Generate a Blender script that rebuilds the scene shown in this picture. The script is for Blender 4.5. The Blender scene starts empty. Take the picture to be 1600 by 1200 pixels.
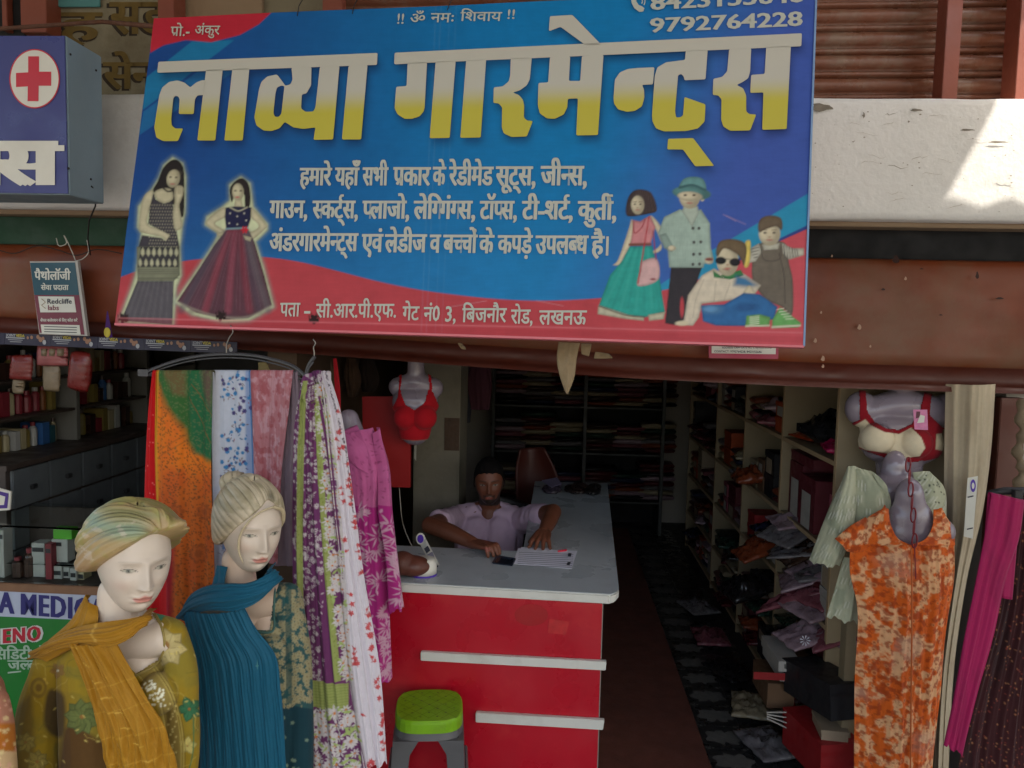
import bpy, bmesh, math, random
import numpy as np
from mathutils import Vector, Matrix, noise as mnoise
SC = bpy.context.scene
COL = SC.collection
rnd = random.Random(7)
NR = np.random.RandomState(5)
R = math.radians
PI = math.pi

# ------------------------------------------------------------------ camera
CAM = Vector((0, 0, 1.9))
FPX = 1200.0
_yc = Vector((70, 90, -1200)).normalized()
_zc = Vector((.0225, 1, .075)); _zc = (_zc - _zc.dot(_yc) * _yc).normalized()
_xc = _yc.cross(_zc)
W_FROM_C = Matrix((_xc, _yc, _zc))
cam_d = bpy.data.cameras.new('camera'); cam_d.sensor_width = 36; cam_d.lens = 36 * FPX / 1600
cam_d.clip_start = .05; cam_d.clip_end = 800
cam = bpy.data.objects.new('camera', cam_d); COL.objects.link(cam)
cam.matrix_world = Matrix.Translation(CAM) @ W_FROM_C.to_4x4()
SC.camera = cam
# ------------------------------------------------------------------ daylight
SUN_TO = Vector((.365, -.45, .80)).normalized()      # direction towards the sun
w = bpy.data.worlds.new('World'); SC.world = w; w.use_nodes = True
nt = w.node_tree
sky = nt.nodes.new('ShaderNodeTexSky'); sky.sky_type = 'NISHITA'; sky.sun_disc = False
sky.sun_elevation = math.asin(SUN_TO.z); sky.sun_rotation = math.atan2(SUN_TO.x, SUN_TO.y)
sky.air_density = 1.3; sky.dust_density = 4.0
bg = nt.nodes['Background']; bg.inputs['Strength'].default_value = .15
nt.links.new(sky.outputs[0], bg.inputs['Color'])
sun_d = bpy.data.lights.new('sun', 'SUN'); sun_d.energy = 2.6; sun_d.angle = R(.9); sun_d.color = (1, .93, .82)
sun = bpy.data.objects.new('sun', sun_d); COL.objects.link(sun)
sun.rotation_euler = SUN_TO.to_track_quat('Z', 'Y').to_euler()
SC.view_settings.view_transform = 'Standard'; SC.view_settings.look = 'None'
SC.view_settings.gamma = 1; SC.view_settings.use_curve_mapping = False
SC.view_settings.exposure = 1.28
SC.render.engine = 'CYCLES'
SC.cycles.max_bounces = 8; SC.cycles.diffuse_bounces = 4
SC.cycles.use_denoising = True

# ------------------------------------------------------------------ placing helpers
def ray(px, py):
    return W_FROM_C @ Vector(((px - 800) / FPX, (600 - py) / FPX, -1))
def at(px, py, Y):
    d = ray(px, py); return CAM + d * (Y / d.y)
def atz(px, py, z):
    d = ray(px, py); return CAM + d * ((z - CAM.z) / d.z)
def atx(px, py, x):
    d = ray(px, py); return CAM + d * (x / d.x)
def a3(p): return np.array(p, float)

# ------------------------------------------------------------------ colour
def lin(c):
    c = np.asarray(c, float) / 255.
    return np.where(c <= .04045, c / 12.92, ((c + .055) / 1.055) ** 2.4)
KG = 1.38
def C(r, g, b, k=None):
    return tuple(np.clip(lin((r, g, b)) * (KG if k is None else k) * .84, 0, .86))

# ------------------------------------------------------------------ materials
MATS = {}
def _nodes(m):
    m.use_nodes = True; n = m.node_tree; return n, n.nodes['Principled BSDF']
def setin(b, k, v):
    if k in b.inputs: b.inputs[k].default_value = v
def mat(name, col, rough=.6, metal=0., var=.12, scale=6., bump=0., bscale=60., spec=.5, coat=0., stain=None, stscale=2., stamt=.5):
    if name in MATS: return MATS[name]
    m = bpy.data.materials.new(name); MATS[name] = m
    n, b = _nodes(m); L = n.links.new
    setin(b, 'Roughness', rough); setin(b, 'Metallic', metal); setin(b, 'Specular IOR Level', spec); setin(b, 'Coat Weight', coat)
    tc = n.nodes.new('ShaderNodeTexCoord')
    ns = n.nodes.new('ShaderNodeTexNoise'); ns.inputs['Scale'].default_value = scale; ns.inputs['Detail'].default_value = 6; ns.inputs['Roughness'].default_value = .65
    L(tc.outputs['Object'], ns.inputs['Vector'])
    mx = n.nodes.new('ShaderNodeMix'); mx.data_type = 'RGBA'
    mx.inputs[6].default_value = (*[max(0, c * (1 - var * 1.6)) for c in col], 1)
    mx.inputs[7].default_value = (*[min(1, c * (1 + var * 1.2)) for c in col], 1)
    L(ns.outputs['Fac'], mx.inputs[0]); out = mx.outputs[2]
    if stain is not None:
        n2 = n.nodes.new('ShaderNodeTexNoise'); n2.inputs['Scale'].default_value = stscale; n2.inputs['Detail'].default_value = 8; n2.inputs['Roughness'].default_value = .7
        L(tc.outputs['Object'], n2.inputs['Vector'])
        cr = n.nodes.new('ShaderNodeValToRGB'); cr.color_ramp.elements[0].position = .5; cr.color_ramp.elements[1].position = .68
        cr.color_ramp.elements[1].color = (stamt,) * 3 + (1,)
        L(n2.outputs['Fac'], cr.inputs[0])
        m2 = n.nodes.new('ShaderNodeMix'); m2.data_type = 'RGBA'; m2.inputs[7].default_value = (*stain, 1)
        L(cr.outputs[0], m2.inputs[0]); L(out, m2.inputs[6]); out = m2.outputs[2]
    L(out, b.inputs['Base Color'])
    nr_ = n.nodes.new('ShaderNodeTexNoise'); nr_.inputs['Scale'].default_value = scale * 1.7 + 1; nr_.inputs['Detail'].default_value = 7; L(tc.outputs['Object'], nr_.inputs['Vector'])
    rr_ = n.nodes.new('ShaderNodeMapRange'); rr_.inputs['From Min'].default_value = .35; rr_.inputs['From Max'].default_value = .65; rr_.inputs['To Min'].default_value = max(.05, rough - .10); rr_.inputs['To Max'].default_value = min(1, rough + .16)
    L(nr_.outputs['Fac'], rr_.inputs['Value']); L(rr_.outputs[0], b.inputs['Roughness'])
    if bump > 0:
        nb = n.nodes.new('ShaderNodeTexNoise'); nb.inputs['Scale'].default_value = bscale; nb.inputs['Detail'].default_value = 5
        L(tc.outputs['Object'], nb.inputs['Vector'])
        bp = n.nodes.new('ShaderNodeBump'); bp.inputs['Strength'].default_value = min(1, bump); bp.inputs['Distance'].default_value = .004
        L(nb.outputs['Fac'], bp.inputs['Height']); L(bp.outputs[0], b.inputs['Normal'])
    return m
def vmat(name, rough=.85, var=.08, scale=40., bump=.25, bscale=400., sheen=0., spec=.4, coat=0., sub=0.):
    """colour from the mesh's own 'Col' attribute, with fine procedural grain"""
    if name in MATS: return MATS[name]
    m = bpy.data.materials.new(name); MATS[name] = m
    n, b = _nodes(m); L = n.links.new
    setin(b, 'Roughness', rough); setin(b, 'Specular IOR Level', spec); setin(b, 'Sheen Weight', sheen); setin(b, 'Coat Weight', coat)
    at_ = n.nodes.new('ShaderNodeVertexColor'); at_.layer_name = 'Col'
    tc = n.nodes.new('ShaderNodeTexCoord')
    ns = n.nodes.new('ShaderNodeTexNoise'); ns.inputs['Scale'].default_value = scale; ns.inputs['Detail'].default_value = 5
    L(tc.outputs['Object'], ns.inputs['Vector'])
    mr = n.nodes.new('ShaderNodeMapRange'); mr.inputs['To Min'].default_value = 1 - var * 1.5; mr.inputs['To Max'].default_value = 1 + var * 1.5
    L(ns.outputs['Fac'], mr.inputs['Value'])
    mu = n.nodes.new('ShaderNodeVectorMath'); mu.operation = 'MULTIPLY'
    L(at_.outputs['Color'], mu.inputs[0]); L(mr.outputs[0], mu.inputs[1]); L(mu.outputs[0], b.inputs['Base Color'])
    if bump:
        nb = n.nodes.new('ShaderNodeTexNoise'); nb.inputs['Scale'].default_value = bscale; nb.inputs['Detail'].default_value = 2
        L(tc.outputs['Object'], nb.inputs['Vector'])
        bp = n.nodes.new('ShaderNodeBump'); bp.inputs['Strength'].default_value = bump; bp.inputs['Distance'].default_value = .0015
        L(nb.outputs['Fac'], bp.inputs['Height']); L(bp.outputs[0], b.inputs['Normal'])
    return m

# ------------------------------------------------------------------ objects
def thing(name, label, cat, loc=(0, 0, 0), group=None, kind=None):
    o = bpy.data.objects.new(name, None); COL.objects.link(o); o.location = loc; o.empty_display_size = .05
    tagp(o, label, cat, group, kind); return o
def tagp(o, label=None, cat=None, group=None, kind=None):
    if label: o['label'] = label
    if cat: o['category'] = cat
    if group: o['group'] = group
    if kind: o['kind'] = kind
    return o
def wloc(o):
    v = Vector(o.location)
    while o.parent: o = o.parent; v = v + Vector(o.location) if o.get('_own') else Vector(o.location)
    return v
def link(name, me, m=None, parent=None, label=None):
    o = bpy.data.objects.new(name, me); COL.objects.link(o)
    if m is not None and len(me.materials) == 0: me.materials.append(m)
    if parent is not None:
        o.parent = parent
        root = parent
        while root.parent: root = root.parent
        if parent is root: o.matrix_parent_inverse = Matrix.Translation(-Vector(root.location))
    if label: o['label'] = label
    return o
class MB:
    def __init__(s): s.v = []; s.f = []; s.col = None
    def add(s, vs, fs):
        b = len(s.v); s.v += [tuple(v) for v in vs]; s.f += [tuple(i + b for i in f) for f in fs]; return s
    def box(s, x0, x1, y0, y1, z0, z1, M=None):
        vs = [(x, y, z) for z in (z0, z1) for y in (y0, y1) for x in (x0, x1)]
        if M is not None: vs = [M @ Vector(v) for v in vs]
        return s.add(vs, [(0, 2, 3, 1), (4, 5, 7, 6), (0, 1, 5, 4), (2, 6, 7, 3), (0, 4, 6, 2), (1, 3, 7, 5)])
    def hexa(s, a, b):
        """a, b: two quads (lists of 4 points), joined"""
        return s.add(list(a) + list(b), [(3, 2, 1, 0), (4, 5, 6, 7)] + [(i, (i + 1) % 4, 4 + (i + 1) % 4, 4 + i) for i in range(4)])
    def tube(s, pts, rad, n=8, cap=True, flat=1.0):
        pts = [Vector(p) for p in pts]
        if not hasattr(rad, '__len__'): rad = [rad] * len(pts)
        vs = []; prev = None
        for i, p in enumerate(pts):
            d = (pts[min(i + 1, len(pts) - 1)] - pts[max(i - 1, 0)]).normalized()
            if prev is None:
                a = d.orthogonal().normalized()
            else:
                a = (prev - prev.dot(d) * d).normalized()
            prev = a; c = d.cross(a)
            for k in range(n):
                t = 2 * PI * k / n
                vs.append(p + (a * math.cos(t) + c * math.sin(t) * flat) * rad[i])
        fs = [(i * n + k, i * n + (k + 1) % n, (i + 1) * n + (k + 1) % n, (i + 1) * n + k) for i in range(len(pts) - 1) for k in range(n)]
        if cap: fs += [tuple(range(n - 1, -1, -1)), tuple((len(pts) - 1) * n + k for k in range(n))]
        return s.add(vs, fs)
    def lathe(s, prof, c, n=16):
        c = Vector(c); vs = [c + Vector((r * math.cos(2 * PI * k / n), r * math.sin(2 * PI * k / n), z)) for r, z in prof for k in range(n)]
        fs = [(i * n + k, i * n + (k + 1) % n, (i + 1) * n + (k + 1) % n, (i + 1) * n + k) for i in range(len(prof) - 1) for k in range(n)]
        fs += [tuple(range(n - 1, -1, -1)), tuple((len(prof) - 1) * n + k for k in range(n))]
        return s.add(vs, fs)
    def sphere(s, c, r, n=12, m=8, M=None):
        c = Vector(c); r = Vector(r) if hasattr(r, '__len__') else Vector((r, r, r))
        vs = []
        for i in range(m + 1):
            ph = PI * i / m
            for k in range(n):
                t = 2 * PI * k / n
                q = Vector((r.x * math.sin(ph) * math.cos(t), r.y * math.sin(ph) * math.sin(t), r.z * math.cos(ph)))
                if M is not None: q = M @ q
                vs.append(c + q)
        fs = [(i * n + k, (i + 1) * n + k, (i + 1) * n + (k + 1) % n, i * n + (k + 1) % n) for i in range(m) for k in range(n)]
        return s.add(vs, fs)
    def mesh(s, name, bev=0, smooth=False):
        me = bpy.data.meshes.new(name); me.from_pydata(s.v, [], s.f)
        bm = bmesh.new(); bm.from_mesh(me)
        bmesh.ops.remove_doubles(bm, verts=bm.verts, dist=1e-6)
        bmesh.ops.recalc_face_normals(bm, faces=bm.faces)
        if bev > 0:
            bmesh.ops.bevel(bm, geom=[e for e in bm.edges if len(e.link_faces) == 2 and e.calc_face_angle(0) > .6], offset=bev, segments=2, affect='EDGES', clamp_overlap=True)
        bm.to_mesh(me); bm.free()
        if smooth: me.polygons.foreach_set('use_smooth', [True] * len(me.polygons))
        me.update(); return me
    def obj(s, name, m, parent=None, bev=0, smooth=False, label=None):
        return link(name, s.mesh(name, bev, smooth), m, parent, label)
def boxo(name, m, x0, x1, y0, y1, z0, z1, parent=None, bev=.002, label=None, M=None):
    return MB().box(x0, x1, y0, y1, z0, z1, M).obj(name, m, parent, bev, label=label)
def struct(o, label=None):
    o['kind'] = 'structure'
    if label: o['label'] = label
    return o
def grid_mesh(name, P, cols=None, flip=False, closed_u=False):
    nv, nu = P.shape[:2]
    me = bpy.data.meshes.new(name); V = P.reshape(-1, 3)
    me.vertices.add(len(V)); me.vertices.foreach_set('co', V.astype(np.float32).ravel())
    ii, jj = np.meshgrid(np.arange(nv - 1), np.arange(nu if closed_u else nu - 1), indexing='ij')
    j2 = (jj + 1) % nu
    q = np.stack([ii * nu + jj, ii * nu + j2, (ii + 1) * nu + j2, (ii + 1) * nu + jj], -1).reshape(-1, 4)
    if flip: q = q[:, ::-1]
    nf = len(q)
    me.loops.add(nf * 4); me.loops.foreach_set('vertex_index', q.ravel().astype(np.int32))
    me.polygons.add(nf); me.polygons.foreach_set('loop_start', np.arange(0, nf * 4, 4, dtype=np.int32))
    me.polygons.foreach_set('loop_total', np.full(nf, 4, np.int32))
    me.polygons.foreach_set('use_smooth', np.ones(nf, bool))
    me.update(calc_edges=True)
    if cols is not None: setcol(me, cols)
    return me
def setcol(me, cols):
    ca = me.color_attributes.new('Col', 'FLOAT_COLOR', 'POINT')
    c = np.ones((len(me.vertices), 4), np.float32); c[:, :3] = np.clip(np.asarray(cols).reshape(-1, 3), 0, 1)
    ca.data.foreach_set('color', c.ravel())

# ------------------------------------------------------------------ splines and painting
def spline(pts, n):
    p = np.array([tuple(q) for q in pts], float)
    if len(p) == 1: return np.repeat(p, n, 0)
    if len(p) == 2:
        t = np.linspace(0, 1, n)[:, None]; return p[0] * (1 - t) + p[1] * t
    d = np.r_[0, np.cumsum(np.linalg.norm(np.diff(p, axis=0), axis=1) + 1e-9)]
    d /= d[-1]; m = np.gradient(p, d, axis=0)
    t = np.linspace(0, 1, n); i = np.clip(np.searchsorted(d, t, 'right') - 1, 0, len(p) - 2)
    h = (d[i + 1] - d[i]); s = ((t - d[i]) / h)[:, None]; h = h[:, None]
    return (2 * s**3 - 3 * s**2 + 1) * p[i] + (s**3 - 2 * s**2 + s) * h * m[i] + (-2 * s**3 + 3 * s**2) * p[i + 1] + (s**3 - s**2) * h * m[i + 1]
def closed_smooth(pts, k=5):
    p = [tuple(q) for q in pts]; n = len(p); out = []
    for i in range(n):
        p0, p1, p2, p3 = (np.array(p[(i + j - 1) % n], float) for j in range(4))
        for s in np.arange(k) / k:
            out.append(tuple(.5 * ((2 * p1) + (-p0 + p2) * s + (2 * p0 - 5 * p1 + 4 * p2 - p3) * s * s + (-p0 + 3 * p1 - 3 * p2 + p3) * s**3)))
    return out
_vn = NR.rand(256, 256)
def vnoise(x, y):
    xi = np.floor(x).astype(int); yi = np.floor(y).astype(int); fx = x - xi; fy = y - yi
    fx = fx * fx * (3 - 2 * fx); fy = fy * fy * (3 - 2 * fy)
    g = lambda a, b: _vn[a % 256, b % 256]
    return (g(xi, yi) * (1 - fx) + g(xi + 1, yi) * fx) * (1 - fy) + (g(xi, yi + 1) * (1 - fx) + g(xi + 1, yi + 1) * fx) * fy
def fbm(x, y, o=4):
    s = 0; a = .5
    for k in range(o): s = s + a * vnoise(x * 2**k + 17 * k, y * 2**k + 31 * k); a *= .5
    return s / (1 - .5**o)
def sst(a, b, x):
    t = np.clip((x - a) / (b - a), 0., 1.); return t * t * (3 - 2 * t)
class Canvas:
    """a drawing plane x0..x1, y0..y1 (y down); its colours become a mesh attribute"""
    def __init__(s, x0, y0, x1, y1, step, base=(.5, .5, .5)):
        s.nx = max(2, int(round((x1 - x0) / step)) + 1); s.ny = max(2, int(round((y1 - y0) / step)) + 1)
        s.x0, s.y0, s.x1, s.y1 = x0, y0, x1, y1; s.dx = (x1 - x0) / (s.nx - 1); s.dy = (y1 - y0) / (s.ny - 1)
        s.X, s.Y = np.meshgrid(np.linspace(x0, x1, s.nx), np.linspace(y0, y1, s.ny))
        s.A = np.zeros((s.ny, s.nx, 3)) + np.array(base); s.px = max(s.dx, s.dy); s.emb = 0; s.embw = 5.
    def win(s, xa, ya, xb, yb):
        i0 = max(0, int((ya - s.y0) / s.dy) - 1); i1 = min(s.ny, int((yb - s.y0) / s.dy) + 2)
        j0 = max(0, int((xa - s.x0) / s.dx) - 1); j1 = min(s.nx, int((xb - s.x0) / s.dx) + 2)
        return (slice(i0, max(i0, i1)), slice(j0, max(j0, j1)))
    def mix(s, w_, cov, col):
        col = np.asarray(col, float)
        s.A[w_] = s.A[w_] * (1 - cov[..., None]) + (col if col.ndim == 3 else col[None, None]) * cov[..., None]
    def sd(s, pts, w_):
        p = np.array(pts, float); X = s.X[w_]; Y = s.Y[w_]; ins = np.zeros(X.shape, bool); dm = np.full(X.shape, 1e9)
        for i in range(len(p)):
            x1, y1 = p[i]; x2, y2 = p[(i + 1) % len(p)]
            if y1 != y2:
                c = ((y1 > Y) != (y2 > Y)) & (X < (x2 - x1) * (Y - y1) / (y2 - y1) + x1); ins ^= c
            ex, ey = x2 - x1, y2 - y1; l = ex * ex + ey * ey + 1e-12
            t = np.clip(((X - x1) * ex + (Y - y1) * ey) / l, 0, 1)
            dm = np.minimum(dm, (X - x1 - t * ex)**2 + (Y - y1 - t * ey)**2)
        dm = np.sqrt(dm); return np.where(ins, dm, -dm)
    def poly(s, pts, col, f=0, a=1., smooth=False, grow=0.):
        if smooth: pts = closed_smooth(pts)
        p = np.array(pts, float); f = max(f, s.px); g = f + abs(grow)
        w_ = s.win(p[:, 0].min() - g, p[:, 1].min() - g, p[:, 0].max() + g, p[:, 1].max() + g)
        if s.X[w_].size == 0: return
        d = s.sd(p, w_) + grow
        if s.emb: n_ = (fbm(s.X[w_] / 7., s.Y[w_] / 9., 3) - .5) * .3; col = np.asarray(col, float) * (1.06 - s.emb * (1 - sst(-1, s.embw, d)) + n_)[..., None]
        s.mix(w_, np.clip(.5 + d / f, 0, 1) * a, col)
    def line(s, pts, wd, col, f=0, a=1., smooth=True):
        p = spline(pts, max(2, len(pts) * 5)) if smooth and len(pts) > 2 else np.array(pts, float)
        ws = np.linspace(wd[0], wd[1], len(p)) if hasattr(wd, '__len__') else np.full(len(p), wd)
        f = max(f, s.px); g = f + ws.max()
        w_ = s.win(p[:, 0].min() - g, p[:, 1].min() - g, p[:, 0].max() + g, p[:, 1].max() + g)
        X = s.X[w_]; Y = s.Y[w_]
        if X.size == 0: return
        d = np.full(X.shape, 1e9)
        for i in range(len(p) - 1):
            ex, ey = p[i + 1] - p[i]; l = ex * ex + ey * ey + 1e-12
            t = np.clip(((X - p[i, 0]) * ex + (Y - p[i, 1]) * ey) / l, 0, 1)
            d = np.minimum(d, np.hypot(X - p[i, 0] - t * ex, Y - p[i, 1] - t * ey) - (ws[i] * (1 - t) + ws[i + 1] * t) / 2)
        s.mix(w_, np.clip(.5 - d / f, 0, 1) * a, col)
    def ell(s, cx, cy, rx, ry, col, rot=0, f=0, a=1.):
        f = max(f, s.px); m = max(rx, ry) + f; w_ = s.win(cx - m, cy - m, cx + m, cy + m)
        X = s.X[w_] - cx; Y = s.Y[w_] - cy
        if X.size == 0: return
        c, n = math.cos(rot), math.sin(rot); u = (X * c + Y * n) / rx; v = (-X * n + Y * c) / ry
        r = np.hypot(u, v)
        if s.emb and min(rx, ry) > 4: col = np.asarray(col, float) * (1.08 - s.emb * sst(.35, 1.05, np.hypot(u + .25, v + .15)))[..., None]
        s.mix(w_, np.clip(.5 + (1 - r) * min(rx, ry) / f, 0, 1) * a, col)
    def flower(s, cx, cy, r, n, col, rot=0, inner=.2, k=.5, a=1.):
        """petalled rosette: radius varies with cos(n t)"""
        f = s.px; w_ = s.win(cx - r - f, cy - r - f, cx + r + f, cy + r + f); X = s.X[w_] - cx; Y = s.Y[w_] - cy
        if X.size == 0: return
        rr = np.hypot(X, Y); t = np.arctan2(Y, X) + rot; lim = r * (inner + (1 - inner) * np.abs(np.cos(n * t / 2))**k)
        s.mix(w_, np.clip(.5 + (lim - rr) / f, 0, 1) * a, col)
    def leaf(s, x, y, L, wd, rot, col, a=1.):
        c, n = math.cos(rot), math.sin(rot)
        pts = [(0, 0), (L * .3, wd * .5), (L * .65, wd * .42), (L, 0), (L * .65, -wd * .42), (L * .3, -wd * .5)]
        s.poly([(x + c * a_ - n * b, y + n * a_ + c * b) for a_, b in pts], col, a=a)

def folds(U, V, n, amp, seed, drift=.25):
    r = np.random.RandomState(seed); out = 0
    for k in range(4):
        m = n * (.55 + .38 * k) * (1 + .15 * r.rand()); ph = r.rand() * 6.28
        wob = drift * n * (vnoise(V * (1.5 + k) + seed, V * 0 + k * 3.1) - .5)
        s_ = np.sin(2 * PI * (m * U * .5) + ph + wob * 1.6)
        out = out + (1 - np.abs(s_)**1.3 if k % 2 else s_ * .6) * (.62 ** k)
    return amp * out / 1.6
def patch(name, Lp, Rp, nu, nv, m, parent=None, fold=None, bulge=0., canvas=None, cols=None, thick=0., label=None, back=None, usp=None, toward=None):
    """cloth sheet between two 3-D edge lines; fold(U,V) is metres out of the sheet"""
    if canvas is not None: nu, nv = canvas.nx, canvas.ny
    Lc = spline(Lp, nv); Rc = spline(Rp, nv)
    u = np.linspace(0, 1, nu) if usp is None else usp(np.linspace(0, 1, nu))
    P = Lc[:, None] * (1 - u)[None, :, None] + Rc[:, None] * u[None, :, None]
    U, V = np.meshgrid(np.linspace(0, 1, nu), np.linspace(0, 1, nv))
    du = Rc - Lc; dv = np.gradient(Lc * .5 + Rc * .5, axis=0); N = np.cross(du, dv)
    N /= (np.linalg.norm(N, axis=1)[:, None] + 1e-9)
    tw = np.array((0, -1, 0.) if toward is None else toward)
    sg = np.sign((N * tw).sum(1)); sg[sg == 0] = 1; N *= sg[:, None]
    D = bulge * 4 * U * (1 - U)
    if fold is not None: D = D + fold(U, V)
    P = P + N[:, None] * D[..., None]
    if canvas is not None: cols = canvas.A
    o = link(name, grid_mesh(name, P, cols), m, parent, label)
    if thick:
        md = o.modifiers.new('thickness', 'SOLIDIFY'); md.thickness = thick; md.offset = 0
    return o
def px_line(l, Y=None):
    return [at(*q) if len(q) == 3 else at(q[0], q[1], Y) for q in l]

# fused bodies: tapered tubes and blobs joined to one skin
def fuse(mb, voxel, smooth=6, name='body', fac=.5):
    me = mb.mesh(name + '_src'); o = bpy.data.objects.new('tmp', me); COL.objects.link(o)
    r = o.modifiers.new('r', 'REMESH'); r.mode = 'VOXEL'; r.voxel_size = voxel; r.use_smooth_shade = True
    if smooth:
        s = o.modifiers.new('s', 'SMOOTH'); s.iterations = smooth; s.factor = fac
    dg = bpy.context.evaluated_depsgraph_get(); e = o.evaluated_get(dg)
    out = bpy.data.meshes.new_from_object(e); out.name = name
    bpy.data.objects.remove(o); bpy.data.meshes.remove(me)
    out.polygons.foreach_set('use_smooth', [True] * len(out.polygons)); out.materials.clear()
    return out
def limb(mb, pts, rad, n=12, seg=5):
    """tapered round-ended limb through the joints"""
    P = spline(pts, (len(pts) - 1) * seg + 1); Rr = np.interp(np.linspace(0, len(pts) - 1, len(P)), range(len(pts)), rad)
    mb.tube([Vector(p) for p in P], list(Rr), n)
    mb.sphere(P[0], Rr[0], n, 8); mb.sphere(P[-1], Rr[-1], n, 8)
def coords(me):
    a = np.empty(len(me.vertices) * 3, np.float32); me.vertices.foreach_get('co', a); return a.reshape(-1, 3).astype(float)
def setcoords(me, P): me.vertices.foreach_set('co', P.astype(np.float32).ravel()); me.update()
def to_px(P):
    """where points of a thing show, used to lay prints out on cloth"""
    Mi = np.array(W_FROM_C.transposed()); q = (np.asarray(P) - np.array(CAM)) @ Mi.T
    return 800 + FPX * q[:, 0] / -q[:, 2], 600 - FPX * q[:, 1] / -q[:, 2]

# ------------------------------------------------------------------ lettering
_G = {}
def glyph(ch, off=0.):
    k = (ch, off)
    if k not in _G:
        c = bpy.data.curves.new('t', 'FONT'); c.body = ch; c.size = 1; c.offset = off; c.resolution_u = 2
        o = bpy.data.objects.new('t', c); COL.objects.link(o)
        dg = bpy.context.evaluated_depsgraph_get(); e = o.evaluated_get(dg); m = e.to_mesh()
        v = [(q.co.x, q.co.y) for q in m.vertices]; f = [tuple(p.vertices) for p in m.polygons]; e.to_mesh_clear()
        bpy.data.objects.remove(o); bpy.data.curves.remove(c); _G[k] = (v, f)
    return _G[k]
_ADV = {}
def adv(ch):
    if ch not in _ADV:
        if ch == 'ि': _ADV[ch] = .259
        else:
            f = lambda s: max(x for x, y in glyph(s)[0])
            _ADV[ch] = f('I' + ch + 'I') - f('II')
    return _ADV[ch]
def clip_right(v, f, xc):
    bm = bmesh.new(); vv = [bm.verts.new((x, y, 0)) for x, y in v]
    for q in f:
        try: bm.faces.new([vv[i] for i in q])
        except Exception: pass
    bmesh.ops.bisect_plane(bm, geom=bm.verts[:] + bm.edges[:] + bm.faces[:], plane_co=(xc, 0, 0), plane_no=(1, 0, 0), clear_outer=True)
    bm.verts.index_update(); r = ([(q.co.x, q.co.y) for q in bm.verts], [tuple(x.index for x in q.verts) for q in bm.faces]); bm.free(); return r
MARKS = 'ुूेैंँ़'
HALFABLE = 'पवनसगचबलशमतथधभजण'
TRK = [0.]
def shape_text(s, bold=0.02):
    """lays Hindi and Latin text out on a line: half letters, signs before and above letters"""
    V = []; F = []; x = 0.; i = 0
    def put(v, f, dx, dy=0, sx=1):
        b = len(V); V.extend([(a * sx + dx, c + dy) for a, c in v]); F.extend([tuple(j + b for j in q) for q in f])
    def stroke(pts, wd):
        p = spline([(a, b, 0) for a, b in pts], 9)[:, :2]; d = np.gradient(p, axis=0); n_ = np.stack([-d[:, 1], d[:, 0]], 1); n_ /= np.linalg.norm(n_, axis=1)[:, None]
        a = p + n_ * wd / 2; b = p - n_ * wd / 2; v = [tuple(q) for q in a] + [tuple(q) for q in b]; k = len(p)
        put(v, [(j, j + 1, k + j + 1, k + j) for j in range(k - 1)], 0)
    while i < len(s):
        c = s[i]
        if c == ' ': x += .27; i += 1; continue
        if not ('\u0900' <= c <= '\u097f') or c in 'ॐ।':
            v, f = glyph(c, bold); put(v, f, x); x += adv(c) + TRK[0]; i += 1; continue
        # syllable: consonants joined by the halant, then signs
        cons = [c]; i += 1
        nuk = False
        while i < len(s) and s[i] == '़': nuk = True; i += 1
        while i + 1 < len(s) and s[i] == '्' and '\u0915' <= s[i + 1] <= '\u0939' and cons[-1] not in 'ट':
            cons.append(s[i + 1]); i += 2
        signs = ''
        while i < len(s) and s[i] in 'ािीुूेैोौॉंँः्': signs += s[i]; i += 1
        reph = len(cons) > 1 and cons[0] == 'र'
        if reph: cons = cons[1:]
        rak = len(cons) > 1 and cons[-1] == 'र'
        if rak: cons = cons[:-1]
        if 'ि' in signs:
            v, f = glyph('ि', bold); put(v, f, x); x += .255; signs = signs.replace('ि', '')
        for h in cons[:-1]:
            v, f = glyph(h, bold); a = adv(h); cut = a - .165
            v, f = clip_right(v, f, cut); put(v, f, x); x += cut
        b = cons[-1]; v, f = glyph(b, bold); put(v, f, x); a = adv(b)
        xs = x + a - .12
        if rak: stroke([(xs - .02, .26), (xs - .12, .17), (xs - .25, .03)], .075 + bold)
        x += a
        if nuk: v, f = glyph('़', bold); put(v, f, x)
        for g in signs:
            if g in MARKS or g == '्': v, f = glyph(g, bold); put(v, f, x - (.05 if g == '्' else 0))
            else: v, f = glyph(g, bold); put(v, f, x); x += adv(g)
        if reph: stroke([(x - .13, .62), (x - .2, .70), (x - .16, .80), (x - .02, .82)], .07 + bold)
    return V, F, x
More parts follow.
